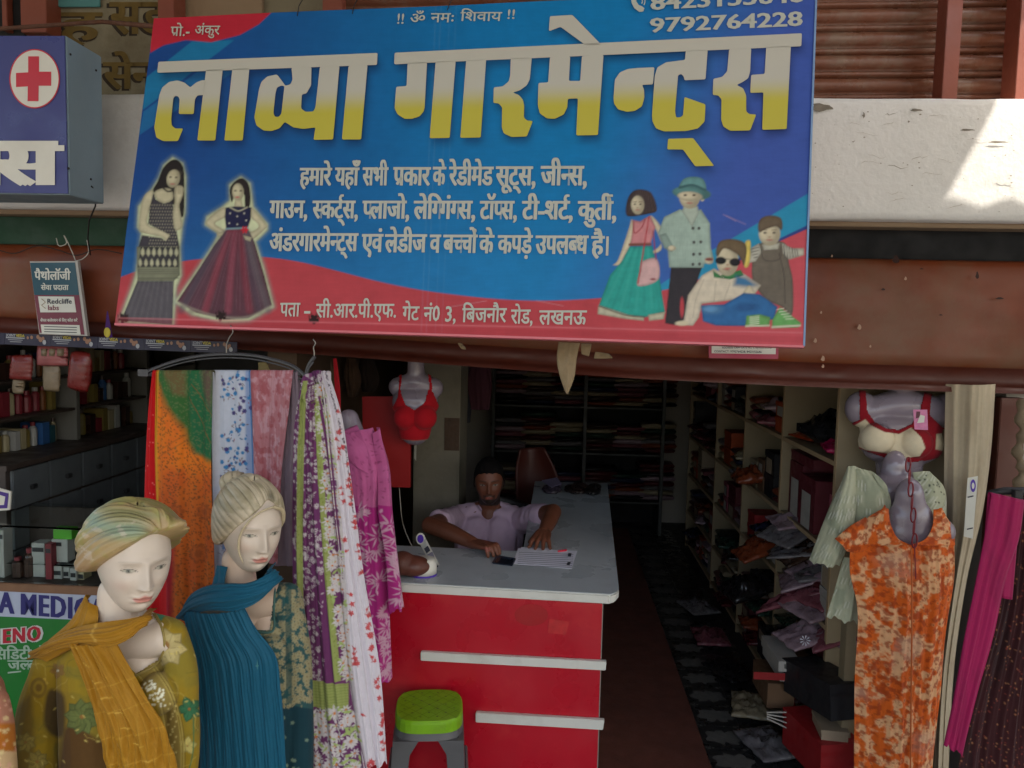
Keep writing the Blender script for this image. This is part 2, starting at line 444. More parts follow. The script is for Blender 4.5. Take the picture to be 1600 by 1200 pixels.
def text_obj(name, s, fn, m, parent, x0, x1, H0, B0, H1=None, B1=None, bold=.02, head=.622, slant=0.):
    """text between px x0..x1, headline rows H0->H1, baseline rows B0->B1; fn(px,py) -> 3-D point"""
    bold0 = bold; V, F, wd = shape_text(s, min(bold, .012)); V = list(V); F = list(F)
    xa = min(v[0] for v in V); xb = max(v[0] for v in V)
    H1 = H0 if H1 is None else H1; B1 = B0 if B1 is None else B1
    vs = []
    if bold0 > .012:      # heavier type: the same outlines set side by side, each a hair in front of the last
        n0 = len(V); V0 = list(V); F0 = list(F)
        for q_, dx in ((1, -(bold0 - .012) * 1.1), (2, (bold0 - .012) * 1.1)):
            V += [(a + dx, b) for a, b in V0]; F += [tuple(i + n0 * q_ for i in f) for f in F0]
    else: n0 = 10**9
    for k_, (a, b) in enumerate(V):
        t = (a - xa) / (xb - xa); py = (B0 + (B1 - B0) * t) + ((H0 + (H1 - H0) * t) - (B0 + (B1 - B0) * t)) * b / head
        p_ = fn(x0 + (x1 - x0) * t + slant * b, py); vs.append(tuple(p_ + (CAM - p_).normalized() * .00012 * (k_ // n0)))
    me = bpy.data.meshes.new(name); me.from_pydata(vs, [], F); me.update()
    return link(name, me, m, parent)
def flat_poly(pts, fn, hole=None):
    """filled outline in sign coordinates, as a thin solid sheet"""
    from mathutils.geometry import tessellate_polygon
    loops = [pts] + ([hole] if hole else [])
    allp = [p for l in loops for p in l]
    tr = tessellate_polygon([[Vector((x, y, 0)) for x, y in l] for l in loops])
    return [tuple(fn(*p)) for p in allp], [tuple(t) for t in tr]
# ================================================================== MATERIALS
M_plaster = mat('whitewash_plaster', (.80, .785, .75), .9, var=.07, scale=3, bump=.8, bscale=45, stain=C(120, 105, 85, 1.2), stscale=1.6, stamt=.3)
M_wall = mat('dirty_plaster', C(120, 112, 92, 1.5), .92, var=.2, scale=2.5, bump=.7, bscale=30, stain=C(80, 65, 40), stscale=3, stamt=.55)
M_soffit = mat('beige_soffit', C(128, 108, 86, 1.6), .85, var=.08, scale=2, bump=.3, bscale=30)
M_fascia = mat('brown_red_sheet', C(104, 46, 18, 1.55), .45, var=.32, scale=2.6, bump=.35, bscale=9, stain=C(96, 74, 52, 1.5), stscale=1.1, stamt=.75)
M_lip = mat('brown_red_lip', C(84, 34, 20, 1.2), .5, var=.2, scale=5, bump=.3, bscale=40)
M_shut = mat('brown_shutter', C(112, 70, 52, 1.6), .3, var=.2, scale=5, bump=.25, bscale=60, stain=C(125, 108, 92, 1.5), stscale=7, stamt=.6)
M_brown = mat('brown_paint', C(120, 62, 46, 1.5), .5, var=.12, scale=5, bump=.2)
M_dark = mat('recess_shade_black', (.012, .012, .013), .9)  # near black puts the shade of recesses and openings into the colour
M_green = mat('green_paint', C(32, 62, 46, 1.6), .7, var=.2, bump=.3)
M_rust = mat('rusty_pipe', C(98, 62, 44, 1.4), .75, var=.3, scale=20, bump=.5)
M_concrete = mat('grey_concrete', C(118, 112, 98, 1.5), .9, var=.16, scale=4, bump=.6, bscale=40, stain=C(70, 60, 48), stscale=2.2, stamt=.4)
M_inwall = mat('interior_wall', (.42, .38, .33), .9, var=.15, scale=2, bump=.3)
M_wood = mat('pale_shelf_board', C(126, 112, 88, 1.7), .6, var=.14, scale=4, bump=.2)
M_edge = mat('shelf_edge', C(150, 128, 98, 1.6), .6, var=.1, scale=6)
M_grey = mat('grey_metal', C(110, 126, 134, 1.6), .4, var=.06, metal=.0, scale=6, bump=.1)
M_wire = mat('black_wire', (.015, .013, .012), .6)
M_wirew = mat('white_cable', (.5, .48, .42), .6)
M_black = mat('black_plastic', (.02, .02, .021), .45, var=.1)
M_white = mat('white_laminate', C(172, 172, 166, 1.8), .35, var=.05, scale=3, bump=.05, stain=C(130, 120, 100), stscale=7, stamt=.2)
M_top = mat('grey_laminate', C(138, 144, 148, 2.0), .32, var=.06, scale=2.5, bump=.05, stain=C(90, 88, 84), stscale=12, stamt=.15)

# ================================================================== GROUND AND SHELL
ME = Matrix
struct(boxo('ground', mat('street_concrete', (.26, .24, .21), .9, var=.2, scale=.8, bump=.4), -300, 300, -300, 300, -.06, -.02, bev=0))
struct(boxo('shop_floor', mat('dark_floor', (.05, .045, .045), .5, var=.3, scale=3), -3.3, 3.0, 2.98, 7.6, -.02, .004, bev=0))
struct(boxo('shop_back_wall', M_inwall, -1.15, 1.83, 7.5, 7.62, .004, 2.4, bev=0))
struct(boxo('shop_right_wall', M_inwall, 1.74, 1.83, 3.06, 7.498, .004, 2.4, bev=0))
struct(boxo('partition_wall', mat('partition_paint', C(80, 62, 46, 1.3), .85, var=.2, scale=2, bump=.3), -1.17, -1.05, 3.06, 7.498, .004, 2.4, bev=0))
struct(boxo('shop_ceiling', M_inwall, -3.6, 3.0, 3.08, 7.7, 2.402, 2.5, bev=0))
struct(boxo('pharmacy_back_wall', mat('pharmacy_wall', (.10, .10, .10), .8), -3.3, -1.172, 4.9, 5.0, .004, 2.4, bev=0))
struct(boxo('pharmacy_left_wall', mat('pharmacy_wall', (.10, .10, .10), .8), -2.72, -2.62, 2.9, 4.898, .004, 2.4, bev=0))
# floor mat and tile border
carpet = boxo('floor_mat', mat('red_brown_carpet', C(84, 46, 36, 2.2), .95, var=.35, scale=9, bump=.8, bscale=120), -.55, .72, 3.0, 7.2, .0065, .012, bev=.001)
tagp(carpet, 'long reddish brown floor mat running between the counter and the tiled strip', 'floor mat')
tiles = thing('floor_tile_strip', 'strip of black floor tiles with ragged white medallions along the right hand shelves', 'floor tiles', (.83, 3.0, .005))
M_tile = mat('black_tile', (.03, .03, .03), .3, var=.2, scale=9)
M_motif = mat('white_tile_motif', C(100, 98, 94, 1.4), .45, var=.15, scale=30)
for k in range(21):
    y0 = 3.0 + k * .2
    for c2 in range(2):
        x0 = .722 + c2 * .202
        boxo('tile', M_tile, x0, x0 + .199, y0, y0 + .198, .0045, .0075, tiles, bev=0)
    cx, cy = .83, y0 + .1
    pts = []
    for i in range(28):
        t = 2 * PI * i / 28; r_ = .052 + .030 * abs(math.cos(t)) + .012 * math.sin(7 * t + k) + .007 * math.sin(13 * t)
        pts.append((cx + r_ * math.cos(t) * 1.05, cy + r_ * math.sin(t) * .95))
    v, f = flat_poly(pts, lambda x, y: (x, y, .0079)); MB().add(v, f).obj('tile_motif', M_motif, tiles)
    for q in ((-.085, .088), (-.06, .098), (.08, .1), (-.095, .1), (.05, .095)):
        pass
dots = MB()
for k in range(21):
    for a, b, r_ in ((-.088, .0, .008), (-.07, .004, .006), (-.1, .006, .005), (-.082, .014, .004), (.07, -.002, .01), (.086, .006, .006), (.02, .0, .006)):
        cx, cy = .83 + a, 3.0 + .2 * k + .199 + b; v, f = flat_poly([(cx + r_ * math.cos(2 * PI * i / 6), cy + r_ * math.sin(2 * PI * i / 6)) for i in range(6)], lambda x, y: (x, y, .0078)); dots.add(v, f)
dots.obj('tile_speckles', M_motif, tiles)['kind'] = 'stuff'

struct(boxo('pavement_step', MATS['street_concrete'], -8, 8, -1.2, 2.6, -.019, .2, bev=.01))
# upper storey
slab = thing('balcony_slab', 'whitewashed concrete balcony edge with chipped top above the shop front', 'balcony', (0, 2.9, 2.31))
g_ = MB(); N_ = 90
P = np.zeros((14, N_, 3))
for j in range(N_):
    x = -3.6 + 7.4 * j / (N_ - 1)
    for i, (yy, zz) in enumerate([(.6, 2.75), (.1, 2.752), (.03, 2.75), (.006, 2.74), (0, 2.72), (0, 2.66), (0, 2.6), (0, 2.52), (0, 2.45), (0, 2.38), (0, 2.34), (.004, 2.322), (.02, 2.314), (.05, 2.312)]):
        n1 = mnoise.noise(Vector((x * 5, i * .7, 3))) ; n2 = mnoise.noise(Vector((x * 22, i * 2.1, 9)))
        k_ = 1 if i in (2, 3, 4, 11, 12) else .35
        P[i, j] = (x, 2.9 + yy + .006 * n1 * k_ + .004 * n2 * k_, zz + .006 * n2 * k_)
o = link('plaster_edge', grid_mesh('plaster_edge', P, flip=True), M_plaster, slab)
boxo('slab_core', M_concrete, -3.6, 3.8, 2.93, 3.75, 2.318, 2.745, slab, bev=0)
boxo('soffit', M_soffit, -3.6, 3.8, 2.955, 3.62, 2.295, 2.316, slab, bev=.004)
chip = MB()
for (px_, py_, wd_, h_) in ((1284, 168, 34, 12), (1432, 172, 18, 4), (1512, 203, 22, 3), (1560, 222, 30, 3), (1420, 190, 3, 3), (1350, 180, 3, 9)):
    c_ = [at(px_ + wd_ * .5 * math.cos(t) * (1 + .25 * math.sin(5 * t)), py_ + h_ * .5 * math.sin(t) * (1 + .3 * math.cos(3 * t)), 2.8925) for t in np.linspace(0, 2 * PI, 14, endpoint=False)]
    chip.add([tuple(q) for q in c_], [tuple(range(14))])
ck = MB()
for i in range(16):
    x, y = rnd.uniform(1270, 1600), rnd.uniform(172, 334); L_ = []
    for q in range(7): L_.append(at(x, y, 2.8955)); x += rnd.uniform(2, 9); y += rnd.uniform(-3, 3)
    ck.tube(L_, [.0002, .0008, .0011, .0008, .001, .0006, .0002], 4, flat=.4)
for i in range(40):
    x, y, r_ = rnd.uniform(1268, 1600), rnd.uniform(168, 336), rnd.uniform(.4, 1.2); ck.add([tuple(at(x + r_ * 1.6 * math.cos(t), y + r_ * math.sin(t), 2.8945)) for t in np.linspace(0, 2 * PI, 7, endpoint=False)], [tuple(range(7))])
ck.obj('hairline_cracks', mat('crack_grey', C(150, 142, 130, 1.5), .95), slab)['kind'] = 'stuff'
chip.obj('chipped_patch', mat('bare_cement', C(128, 120, 108, 1.4), .95, var=.3, scale=40, bump=.8), slab)
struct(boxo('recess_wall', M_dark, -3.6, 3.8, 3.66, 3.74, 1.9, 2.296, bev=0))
struct(boxo('upper_wall', M_wall, -3.6, -.98, 3.3, 3.4, 2.75, 4.0, bev=0))
gb = boxo('green_beam', M_green, -3.6, -1.2, 3.02, 3.12, at(0, 381, 3.02).z, at(0, 338, 3.02).z, bev=.004)
tagp(gb, 'dark green painted beam under the slab at the upper left', 'beam')
struct(boxo('gap_shade_sheet', M_dark, -3.6, 3.8, 3.046, 3.054, 2.08, 2.294, bev=0))  # added near-black sheet standing in for the shade of the gap
# painted hindi letters on the old wall
wl = tagp(boxo('painted_wall_panel', M_wall, at(85, 0, 3.28).x, at(262, 0, 3.28).x, 3.28, 3.298, at(150, 185, 3.28).z, 3.3), 'grimy wall panel with faded brown hand painted Hindi letters', 'painted wall')
M_let = mat('faded_letter_paint', C(104, 84, 40, 1.3), .9, var=.35, scale=14)
M_let2 = mat('letter_shadow_paint', C(58, 46, 34, 1.0), .9, var=.3, scale=14)
f_w = lambda off: (lambda x, y: at(x, y, 3.28 - off))
for s_, x0, x1, H, B in (('ह', 92, 158, 20, 62), ('सड', 172, 262, 4, 52), ('सेन', 162, 246, 98, 138)):
    text_obj('wall_lettering', s_, f_w(.002), M_let2, wl, x0 - 3, x1 - 3, H + 2, B + 3, bold=.045)
    text_obj('wall_lettering', s_, f_w(.003), M_let, wl, x0, x1, H, B, bold=.03)
tp = boxo('teal_notice', mat('teal_print', C(70, 120, 120, 1.5), .6), at(86, 0, 3.27).x, at(158, 0, 3.27).x, 3.26, 3.268, at(120, 12, 3.27).z, 3.3)
tagp(tp, 'bottom edge of a teal and white notice at the top left corner', 'notice')
wf = thing('upper_window', 'dark upper window in a brown timber frame at the top left corner', 'window', (-2.5, 3.25, 2.9))
boxo('opening', M_dark, -3.5, at(40, 20, 3.25).x, 3.24, 3.26, 2.76, 3.6, wf)
boxo('frame', M_brown, at(42, 20, 3.22).x, at(82, 20, 3.22).x, 3.18, 3.278, at(60, 56, 3.22).z, 3.6, wf)
boxo('frame', M_brown, at(8, 20, 3.22).x, at(16, 20, 3.22).x, 3.2, 3.238, at(60, 50, 3.22).z, 3.6, wf)
bp_ = boxo('brown_post', M_brown, at(256, 10, 3.2).x, at(281, 10, 3.2).x, 3.15, 3.25, 2.76, 3.7)
tagp(bp_, 'short brown upright rising behind the top left corner of the blue shop sign', 'post')
pn = boxo('beige_panel', M_soffit, at(283, 10, 3.3).x, at(414, 10, 3.3).x, 3.27, 3.295, 2.76, 3.7)
tagp(pn, 'plain grey beige wall panel seen just above the blue shop sign', 'wall panel')
sh = thing('roller_shutter', 'closed brown corrugated roller shutter on the upper floor with glossy ribs', 'roller shutter', (0, 3.25, 2.76))
prof = [(0, 0), (-.010, .006), (-.014, .016), (-.006, .026), (.0, .028), (-.012, .034), (-.021, .046), (-.024, .060), (-.021, .074), (-.010, .086), (0, .09)]
x0, x1 = -.98, 2.75
for k in range(9):
    vs = []; zb = 2.745 + k * .0905
    for x in (x0, x1):
        yb = 3.33 - .03 * (x - x0)
        vs += [(x, yb + a * 1.7, zb + b + .012 * (x - x0) * 0) for a, b in prof]
    n = len(prof); me = MB().add(vs, [(i, i + 1, n + i + 1, n + i) for i in range(n - 1)]).mesh('slat', smooth=True)
    link('slat', me, M_shut, sh)
boxo('backing_sheet', M_brown, -.98, 2.75, 3.36, 3.37, 2.745, 3.6, sh, bev=0)
boxo('post', M_brown, at(1470, 50, 3.12).x, at(1494, 50, 3.12).x, 3.08, 3.16, 2.745, 3.7, sh)
boxo('post', M_brown, at(1588, 50, 3.08).x, at(1640, 50, 3.08).x, 3.06, 3.16, 2.745, 3.7, sh)
boxo('frame', M_brown, -.98, -.9, 3.16, 3.22, 2.745, 3.7, sh)

# fascia sheet and lip over the openings
fas = thing('shop_fascia', 'bowed brown red metal fascia sheet above the shop openings with flaking marks', 'fascia', (0, 3.0, 1.7))
xs_ = np.linspace(-260, 1860, 150)
bot = np.interp(xs_, [-260, 0, 300, 520, 700, 1000, 1300, 1600, 1860], [514, 522, 541, 556, 570, 592, 606, 616, 624])
P = np.zeros((22, 150, 3))
pr = [(0, .12), (.003, .03), (.02, .004)] + [(t, 0) for t in np.linspace(.06, .78, 13)] + [(.81, .012), (.84, .03), (.90, .036), (.955, .03), (.965, .004), (1, 0)]
for j, xp in enumerate(xs_):
    zt = 2.185; zb = at(xp, bot[j], 3.0).z; X = at(xp, 500, 3.0).x
    for i, (t, dy) in enumerate(pr):
        b_ = -.022 * math.sin(PI * min(1, t / .8)) if t < .8 else 0
        P[i, j] = (X, 3.0 + dy + b_ + .015 * mnoise.noise(Vector((X * 2.2, t * 3, 1))) + .004 * mnoise.noise(Vector((X * 9, t * 9, 4))), zt + (zb - zt) * t)
o = link('sheet', grid_mesh('sheet', P[:17], flip=True), M_fascia, fas)
o = link('lip', grid_mesh('lip', P[16:], flip=True), M_lip, fas)
fl = MB()
for (a, b, s_) in ((1343, 511, 3), (1274, 532, 2.5), (1286, 560, 3), (1286, 572, 2), (1283, 488, 1.6), (1415, 435, 2), (1360, 541, 1.5), (1300, 400, 1.5)):
    q = [at(a + s_ * math.cos(t) * (1 + .4 * math.sin(3 * t)), b + 1.5 * s_ * math.sin(t), 2.965) for t in np.linspace(0, 2 * PI, 7, endpoint=False)]
    fl.add([tuple(v) for v in q], [tuple(range(7))])
fl.obj('paint_flake', mat('pale_flake', C(160, 130, 110), .8), fas)['kind'] = 'stuff'
dk = MB()
for (a, b, s_, r_) in ((1400, 405, 5, 2.2), (1527, 430, 2.5, 4), (1562, 466, 6, .5), (1380, 452, 3, 1), (1470, 492, 3, .6), (1440, 420, 3, .5)):
    q = [at(a + s_ * math.cos(t) * (1 + .4 * math.sin(3 * t)), b + r_ * s_ * math.sin(t) * .6, 2.964) for t in np.linspace(0, 2 * PI, 9, endpoint=False)]
    dk.add([tuple(v) for v in q], [tuple(range(9))])
dk.obj('dent_mark', mat('dark_scuff', C(50, 24, 16, 1.2), .8), fas)['kind'] = 'stuff'

# added corrugated sheets, unseen overhead, placed to block the sun and shape its patch
def sunshade(name, x0, x1, y0, y1, z, label):
    n = int((x1 - x0) / .05); P = np.zeros((3, n, 3))
    for j in range(n):
        x = x0 + (x1 - x0) * j / (n - 1)
        for i in range(3): P[i, j] = (x, y0 + (y1 - y0) * i / 2, z + .018 * math.sin(x * 2 * PI / .2) - .03 * i)
    o = link(name, grid_mesh(name, P), M_concrete); md = o.modifiers.new('t', 'SOLIDIFY'); md.thickness = .004
    tagp(o, label, 'sunshade')
sunshade('unseen_sunshade', -9, 2.19, -2.6, 3.25, 4.2, 'added unseen corrugated canopy high over the pavement')
sunshade('unseen_sunshade', 1.75, 7, -2.6, 2.36, 3.4, 'added unseen lower corrugated canopy over the neighbouring shop on the right')

# ================================================================== THE BLUE SHOP SIGN
_h = (W_FROM_C @ Vector((7023, -304, 1200))).normalized(); _u = (W_FROM_C @ Vector((887, 12055, -1200))).normalized()
_u = (_u - _u.dot(_h) * _h).normalized(); _n = _h.cross(_u); _n = -_n if _n.y > 0 else _n
B0 = CAM + ray(718, 270) * 2.40
def ban(px, py, off=0.):
    d = ray(px, py); p = CAM + d * ((B0 - CAM).dot(_n) / d.dot(_n)); return p + _n * off
TL, TR, BR, BL = (240, 28), (1276, -16), (1256, 541), (180, 506)
sign = thing('shop_sign', 'large blue and red printed flex shop sign board with Hindi lettering hung across the fascia', 'shop sign', ban(718, 523))
cv = Canvas(170, -26, 1290, 552, 1.45)
X, Y = cv.X, cv.Y
t = sst(190, 900, X); a1 = np.array(C(22, 66, 134)); a2 = np.array(C(6, 116, 176)); a3_ = np.array(C(58, 84, 164)); a4 = np.array(C(70, 76, 140))
col = a1 * (1 - t[..., None]) + a2 * t[..., None]
t2 = sst(880, 1180, X + (Y - 250) * .35)[..., None]; col = col * (1 - t2) + a3_ * t2
t3 = sst(250, 480, Y)[..., None] * (1 - t2) * .35; col = col * (1 - t3) + np.array(C(36, 126, 182)) * t3
cv.A = col
cv.poly([(300, 64), (366, 63), (222, 172), (226, 122)], C(24, 112, 160))
cv.poly([(216, 212), (224, 174), (330, 96), (400, 90)], C(30, 102, 158))
cv.poly([(1263, 302), (1261, 352), (1140, 410), (1040, 462), (1030, 446), (1100, 398)], C(36, 136, 176))
cv.poly([(1262, 352), (1260, 372), (1215, 388), (1130, 430), (1135, 412)], C(44, 62, 128))
cv.poly([(236, 22), (430, 14), (405, 38), (375, 55), (330, 66), (290, 62), (255, 70), (234, 82)], C(178, 36, 54))
wave = [(189, 433), (235, 417), (287, 408), (345, 402), (406, 401), (462, 408), (525, 423), (587, 439), (650, 452), (715, 461), (762, 466), (840, 470), (937, 466), (1043, 452), (1131, 420), (1181, 394), (1218, 377), (1290, 345)]
wp = [tuple(q) for q in spline([(a, b, 0) for a, b in wave], 60)[:, :2]]
cv.poly(wp + [(1290, 560), (160, 560), (170, 440)], C(176, 62, 70))
w_ = cv.win(900, 330, 1290, 552); cv.mix(w_, (sst(900, 1250, cv.X[w_]) * .35) * (cv.A[w_][..., 0] > .5), np.array(C(206, 96, 110)))
# faint creases
for xx in (668, 676, 690, 700): cv.line([(xx + 14, -10), (xx - 10, 520)], 1.2, C(120, 160, 185), a=.16 if xx < 680 else .1)
for (a, b, c, d) in ((700, 480, 760, 470), (838, 470, 880, 478), (1130, 335, 1165, 350), (1135, 337, 1150, 345)): cv.line([(a, b), (c, d)], 1, C(190, 150, 160), a=.5)
# soft printed shadow under the headline
A_ = lambda L: [(x / 3.2, y / 3.2) for x, y in L]
Bq = lambda L: [(400 + x / 3.2, y / 3.2) for x, y in L]
Cq = lambda L: [(800 + x / 3.2, y / 3.2) for x, y in L]
HEAD = [
 (A_([(1030, 403), (1010, 405), (985, 415), (955, 440), (925, 415), (890, 405), (850, 412), (815, 440), (800, 480), (775, 640), (785, 690), (820, 708), (893, 708), (920, 645), (880, 645), (862, 630), (860, 600), (870, 495), (880, 482), (895, 485), (902, 500), (897, 573), (972, 573), (978, 500), (990, 480), (1022, 478)]), None),
 (A_([(1034, 352), (1117, 349), (1080, 705), (990, 705)]), None),
 (A_([(1165, 347), (1250, 344), (1217, 705), (1125, 705)]), None),
 (A_([(795, 312), (1890, 268), (1887, 328), (790, 367)]), None),
 (Bq([(108, 375), (60, 385), (30, 412), (18, 450), (-5, 590), (5, 630), (40, 655), (80, 658), (120, 645), (147, 612), (190, 640), (240, 647), (300, 640), (290, 702), (388, 700), (420, 333), (322, 337), (300, 540), (290, 560), (250, 562), (228, 545), (232, 475), (255, 470), (278, 430), (280, 340), (265, 338), (180, 342), (186, 400), (175, 425), (150, 432)]), Bq([(108, 440), (100, 470), (90, 570), (98, 587), (118, 587), (130, 570), (145, 434), (130, 431)])),
 (Bq([(465, 333), (560, 328), (528, 700), (432, 700)]), None),
 (Bq([(695, 267), (2728, 170), (2725, 235), (693, 325)]), None),
 (Bq([(760, 318), (857, 314), (845, 540), (840, 560), (820, 585), (780, 597), (745, 597), (710, 575), (695, 545), (703, 437), (755, 433)]), None),
 (Bq([(900, 312), (1000, 308), (970, 692), (870, 694)]), None),
 (Bq([(1052, 306), (1152, 301), (1125, 690), (1023, 692)]), None),
 (Bq([(1275, 296), (1380, 291), (1370, 400), (1355, 430), (1320, 455), (1285, 466), (1315, 478), (1335, 500), (1342, 530), (1340, 590), (1355, 605), (1385, 608), (1355, 685), (1280, 688), (1240, 670), (1230, 640), (1232, 540), (1215, 520), (1188, 518), (1190, 440), (1235, 435), (1265, 410), (1272, 380)]), None),
 (Cq([(133, 418), (182, 415), (190, 290), (292, 286), (285, 408), (342, 408), (350, 284), (458, 278), (430, 678), (322, 680), (330, 495), (280, 497), (277, 540), (260, 575), (215, 597), (175, 595), (140, 570), (130, 530)]), None),
 (Cq([(190, 85), (302, 78), (446, 226), (372, 232), (243, 138), (185, 160)]), None),
 (Cq([(712, 340), (705, 425), (650, 428), (660, 450), (662, 490), (650, 535), (615, 557), (575, 562), (530, 550), (510, 520), (508, 490), (515, 400), (540, 365), (580, 348), (630, 343)]), None),
 (Cq([(868, 259), (978, 252), (967, 400), (862, 405), (858, 385), (845, 373), (830, 380), (815, 560), (820, 590), (840, 590), (855, 580), (862, 488), (967, 525), (963, 610), (930, 645), (870, 658), (760, 660), (720, 645), (702, 610), (700, 580), (714, 380), (727, 340), (770, 315), (865, 303)]), None),
 (Cq([(780, 697), (905, 693), (1010, 832), (915, 834), (855, 750), (776, 750)]), None),
 (Cq([(1085, 250), (1195, 245), (1190, 360), (1180, 395), (1150, 415), (1122, 428), (1155, 445), (1170, 480), (1170, 560), (1185, 573), (1220, 576), (1190, 655), (1090, 657), (1055, 635), (1045, 600), (1047, 500), (1030, 480), (1003, 478), (1006, 397), (1050, 388), (1075, 360)]), None),
 (Cq([(1195, 378), (1262, 373), (1270, 239), (1393, 233), (1372, 648), (1250, 652), (1256, 465), (1190, 468)]), None)]
HEAD[6] = ([(400 + 695 / 3.2, 267 / 3.2), (800 + 1448 / 3.2, 170 / 3.2), (800 + 1445 / 3.2, 235 / 3.2), (400 + 693 / 3.2, 325 / 3.2)], None)
HEAD[3] = ([(795 / 3.2, 312 / 3.2), (400 + 610 / 3.2, 268 / 3.2), (400 + 607 / 3.2, 328 / 3.2), (790 / 3.2, 367 / 3.2)], None)
msk = Canvas(170, -26, 1290, 552, 1.45, (0, 0, 0))
for p_, h_ in HEAD: msk.poly([(x + 3, y + 9) for x, y in p_], (1, 1, 1))
m_ = msk.A[..., 0]
for ax in (0, 1):
    for _ in range(3): m_ = sum(np.roll(m_, s, ax) for s in range(-3, 4)) / 7
cv.A = cv.A * (1 - .62 * m_[..., None]) + np.array(C(10, 26, 66)) * (.62 * m_[..., None])

# ---- printed figures
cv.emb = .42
SK = C(186, 178, 148)
def Q(L, ox, oy=230): return [(ox + x / 3.2, oy + y / 3.2) for x, y in L]
W1 = Q([(385, 60), (430, 85), (445, 150), (440, 330), (425, 400), (415, 500), (420, 640), (395, 700), (380, 888), (125, 868), (180, 720), (205, 640), (235, 430), (215, 400), (220, 300), (285, 215), (320, 160), (345, 95)], 150)
W2 = Q([(725, 155), (765, 185), (780, 300), (850, 385), (850, 410), (790, 470), (830, 600), (882, 795), (760, 862), (640, 868), (480, 830), (402, 772), (520, 600), (590, 490), (620, 430), (552, 385), (560, 350), (640, 300), (675, 270), (675, 190)], 150)
for Wq in (W1, W2):
    cv.poly(Wq, C(150, 176, 168), f=11, a=.75, grow=4); cv.poly(Wq, C(190, 196, 160), f=4, grow=2.5)
p = lambda L, c, **k: cv.poly(Q(L, 150), c, **k)
e = lambda x, y, rx, ry, c, **k: cv.ell(150 + x / 3.2, 230 + y / 3.2, rx / 3.2, ry / 3.2, c, **k)
ln = lambda L, wd, c, **k: cv.line(Q(L, 150), wd / 3.2, c, **k)
p([(390, 62), (430, 85), (443, 150), (440, 330), (420, 345), (400, 300), (330, 240), (285, 222), (310, 170), (340, 100)], C(34, 28, 28), smooth=True)
p([(285, 215), (245, 240), (225, 300), (216, 400), (235, 428), (330, 450), (355, 475), (372, 440), (340, 415), (265, 390), (262, 340), (285, 270)], SK, smooth=True)
p([(290, 225), (300, 262), (340, 282), (385, 268), (392, 330), (400, 400), (418, 500), (212, 505), (232, 440), (330, 455), (350, 470), (372, 440), (262, 385), (270, 300)], C(58, 54, 62))
p([(340, 205), (380, 215), (385, 262), (340, 280), (305, 262), (295, 225)], SK, smooth=True)
e(388, 158, 33, 46, SK, rot=.25); e(374, 150, 6, 4, C(40, 32, 30)); e(402, 152, 6, 4, C(40, 32, 30)); e(384, 185, 12, 4, C(170, 110, 100)); e(398, 130, 30, 14, C(150, 140, 110), a=.3, f=3)
ln([(338, 206), (360, 222), (392, 216)], 8, C(40, 36, 34))
p([(400, 195), (436, 198), (438, 232), (425, 270), (418, 300), (432, 395), (395, 412), (385, 335), (394, 270), (392, 235)], SK, smooth=True)
for i in range(4): ln([(402 + i * 10, 198), (400 + i * 11, 232)], 2.5, C(110, 95, 80))
p([(205, 498), (418, 498), (420, 640), (390, 668), (208, 668)], C(120, 122, 100))
for i in range(11):
    for j in range(14):
        xx = 268 + 13 * i + 6 * (j % 2); yy = 290 + 16 * j
        if 250 < xx < 410: e(xx, yy, 2.6, 3, C(180, 176, 150), a=.75)
p([(225, 500), (415, 500), (412, 600), (210, 600)], C(54, 52, 56))
for i in range(7):
    cv.leaf(150 + (235 + i * 28) / 3.2, 230 + 548 / 3.2, 15, 6.5, -PI / 2, C(186, 184, 152)); cv.leaf(150 + (222 + i * 29) / 3.2, 230 + 600 / 3.2, 14, 6, -PI / 2, C(186, 184, 152))
for yy in (612, 622, 633, 655): ln([(212, yy), (412, yy)], 3, C(90, 90, 78), smooth=False)
p([(208, 668), (390, 668), (380, 888), (126, 868)], C(84, 80, 86))
for i in range(16): ln([(212 + i * 11.5, 670), (135 + i * 16.5, 872)], 2.2, C(112, 106, 108) if i % 2 else C(60, 56, 64), a=.55, smooth=False)
# girl in a gown
p([(725, 155), (765, 190), (770, 285), (745, 300), (738, 230), (690, 195), (690, 240), (678, 275), (672, 200)], C(38, 28, 30), smooth=True)
p([(640, 300), (565, 352), (552, 388), (620, 432), (640, 415), (595, 380), (650, 345)], SK, smooth=True); p([(778, 300), (848, 380), (850, 402), (775, 465), (735, 455), (735, 430), (790, 415), (812, 388), (770, 345)], SK, smooth=True)
e(710, 225, 29, 44, SK); e(697, 218, 6, 3.5, C(40, 30, 30)); e(724, 218, 6, 3.5, C(40, 30, 30)); e(707, 250, 10, 4, C(180, 90, 90)); p([(695, 260), (728, 262), (735, 300), (690, 300)], SK)
p([(650, 412), (757, 405), (790, 470), (835, 620), (880, 790), (760, 855), (650, 862), (500, 828), (405, 770), (520, 600), (590, 490)], C(84, 52, 62))
for i, (a, b, c) in enumerate([(648, 425, C(74, 70, 84)), (660, 480, C(92, 60, 74)), (672, 545, C(150, 60, 76)), (684, 600, C(86, 48, 62)), (700, 660, C(150, 66, 84)), (715, 715, C(92, 46, 60)), (730, 765, C(134, 50, 66)), (745, 815, C(78, 66, 80)), (753, 860, C(96, 92, 98))]):
    ln([(a, 425), ((a + b) / 2 - 6, 620), (b, 815)], 34, c, a=.55, f=6)
for i in range(22): ln([(650 + i * 5, 425), (425 + i * 21, 800 - 18 * abs(i - 11) / 11 + 20)], 1.4, C(140, 110, 120) if i % 3 else C(40, 26, 40), a=.3, smooth=False)
ln([(410, 775), (500, 815), (640, 850), (760, 848), (878, 792)], 12, C(150, 140, 128), a=.6, f=3)
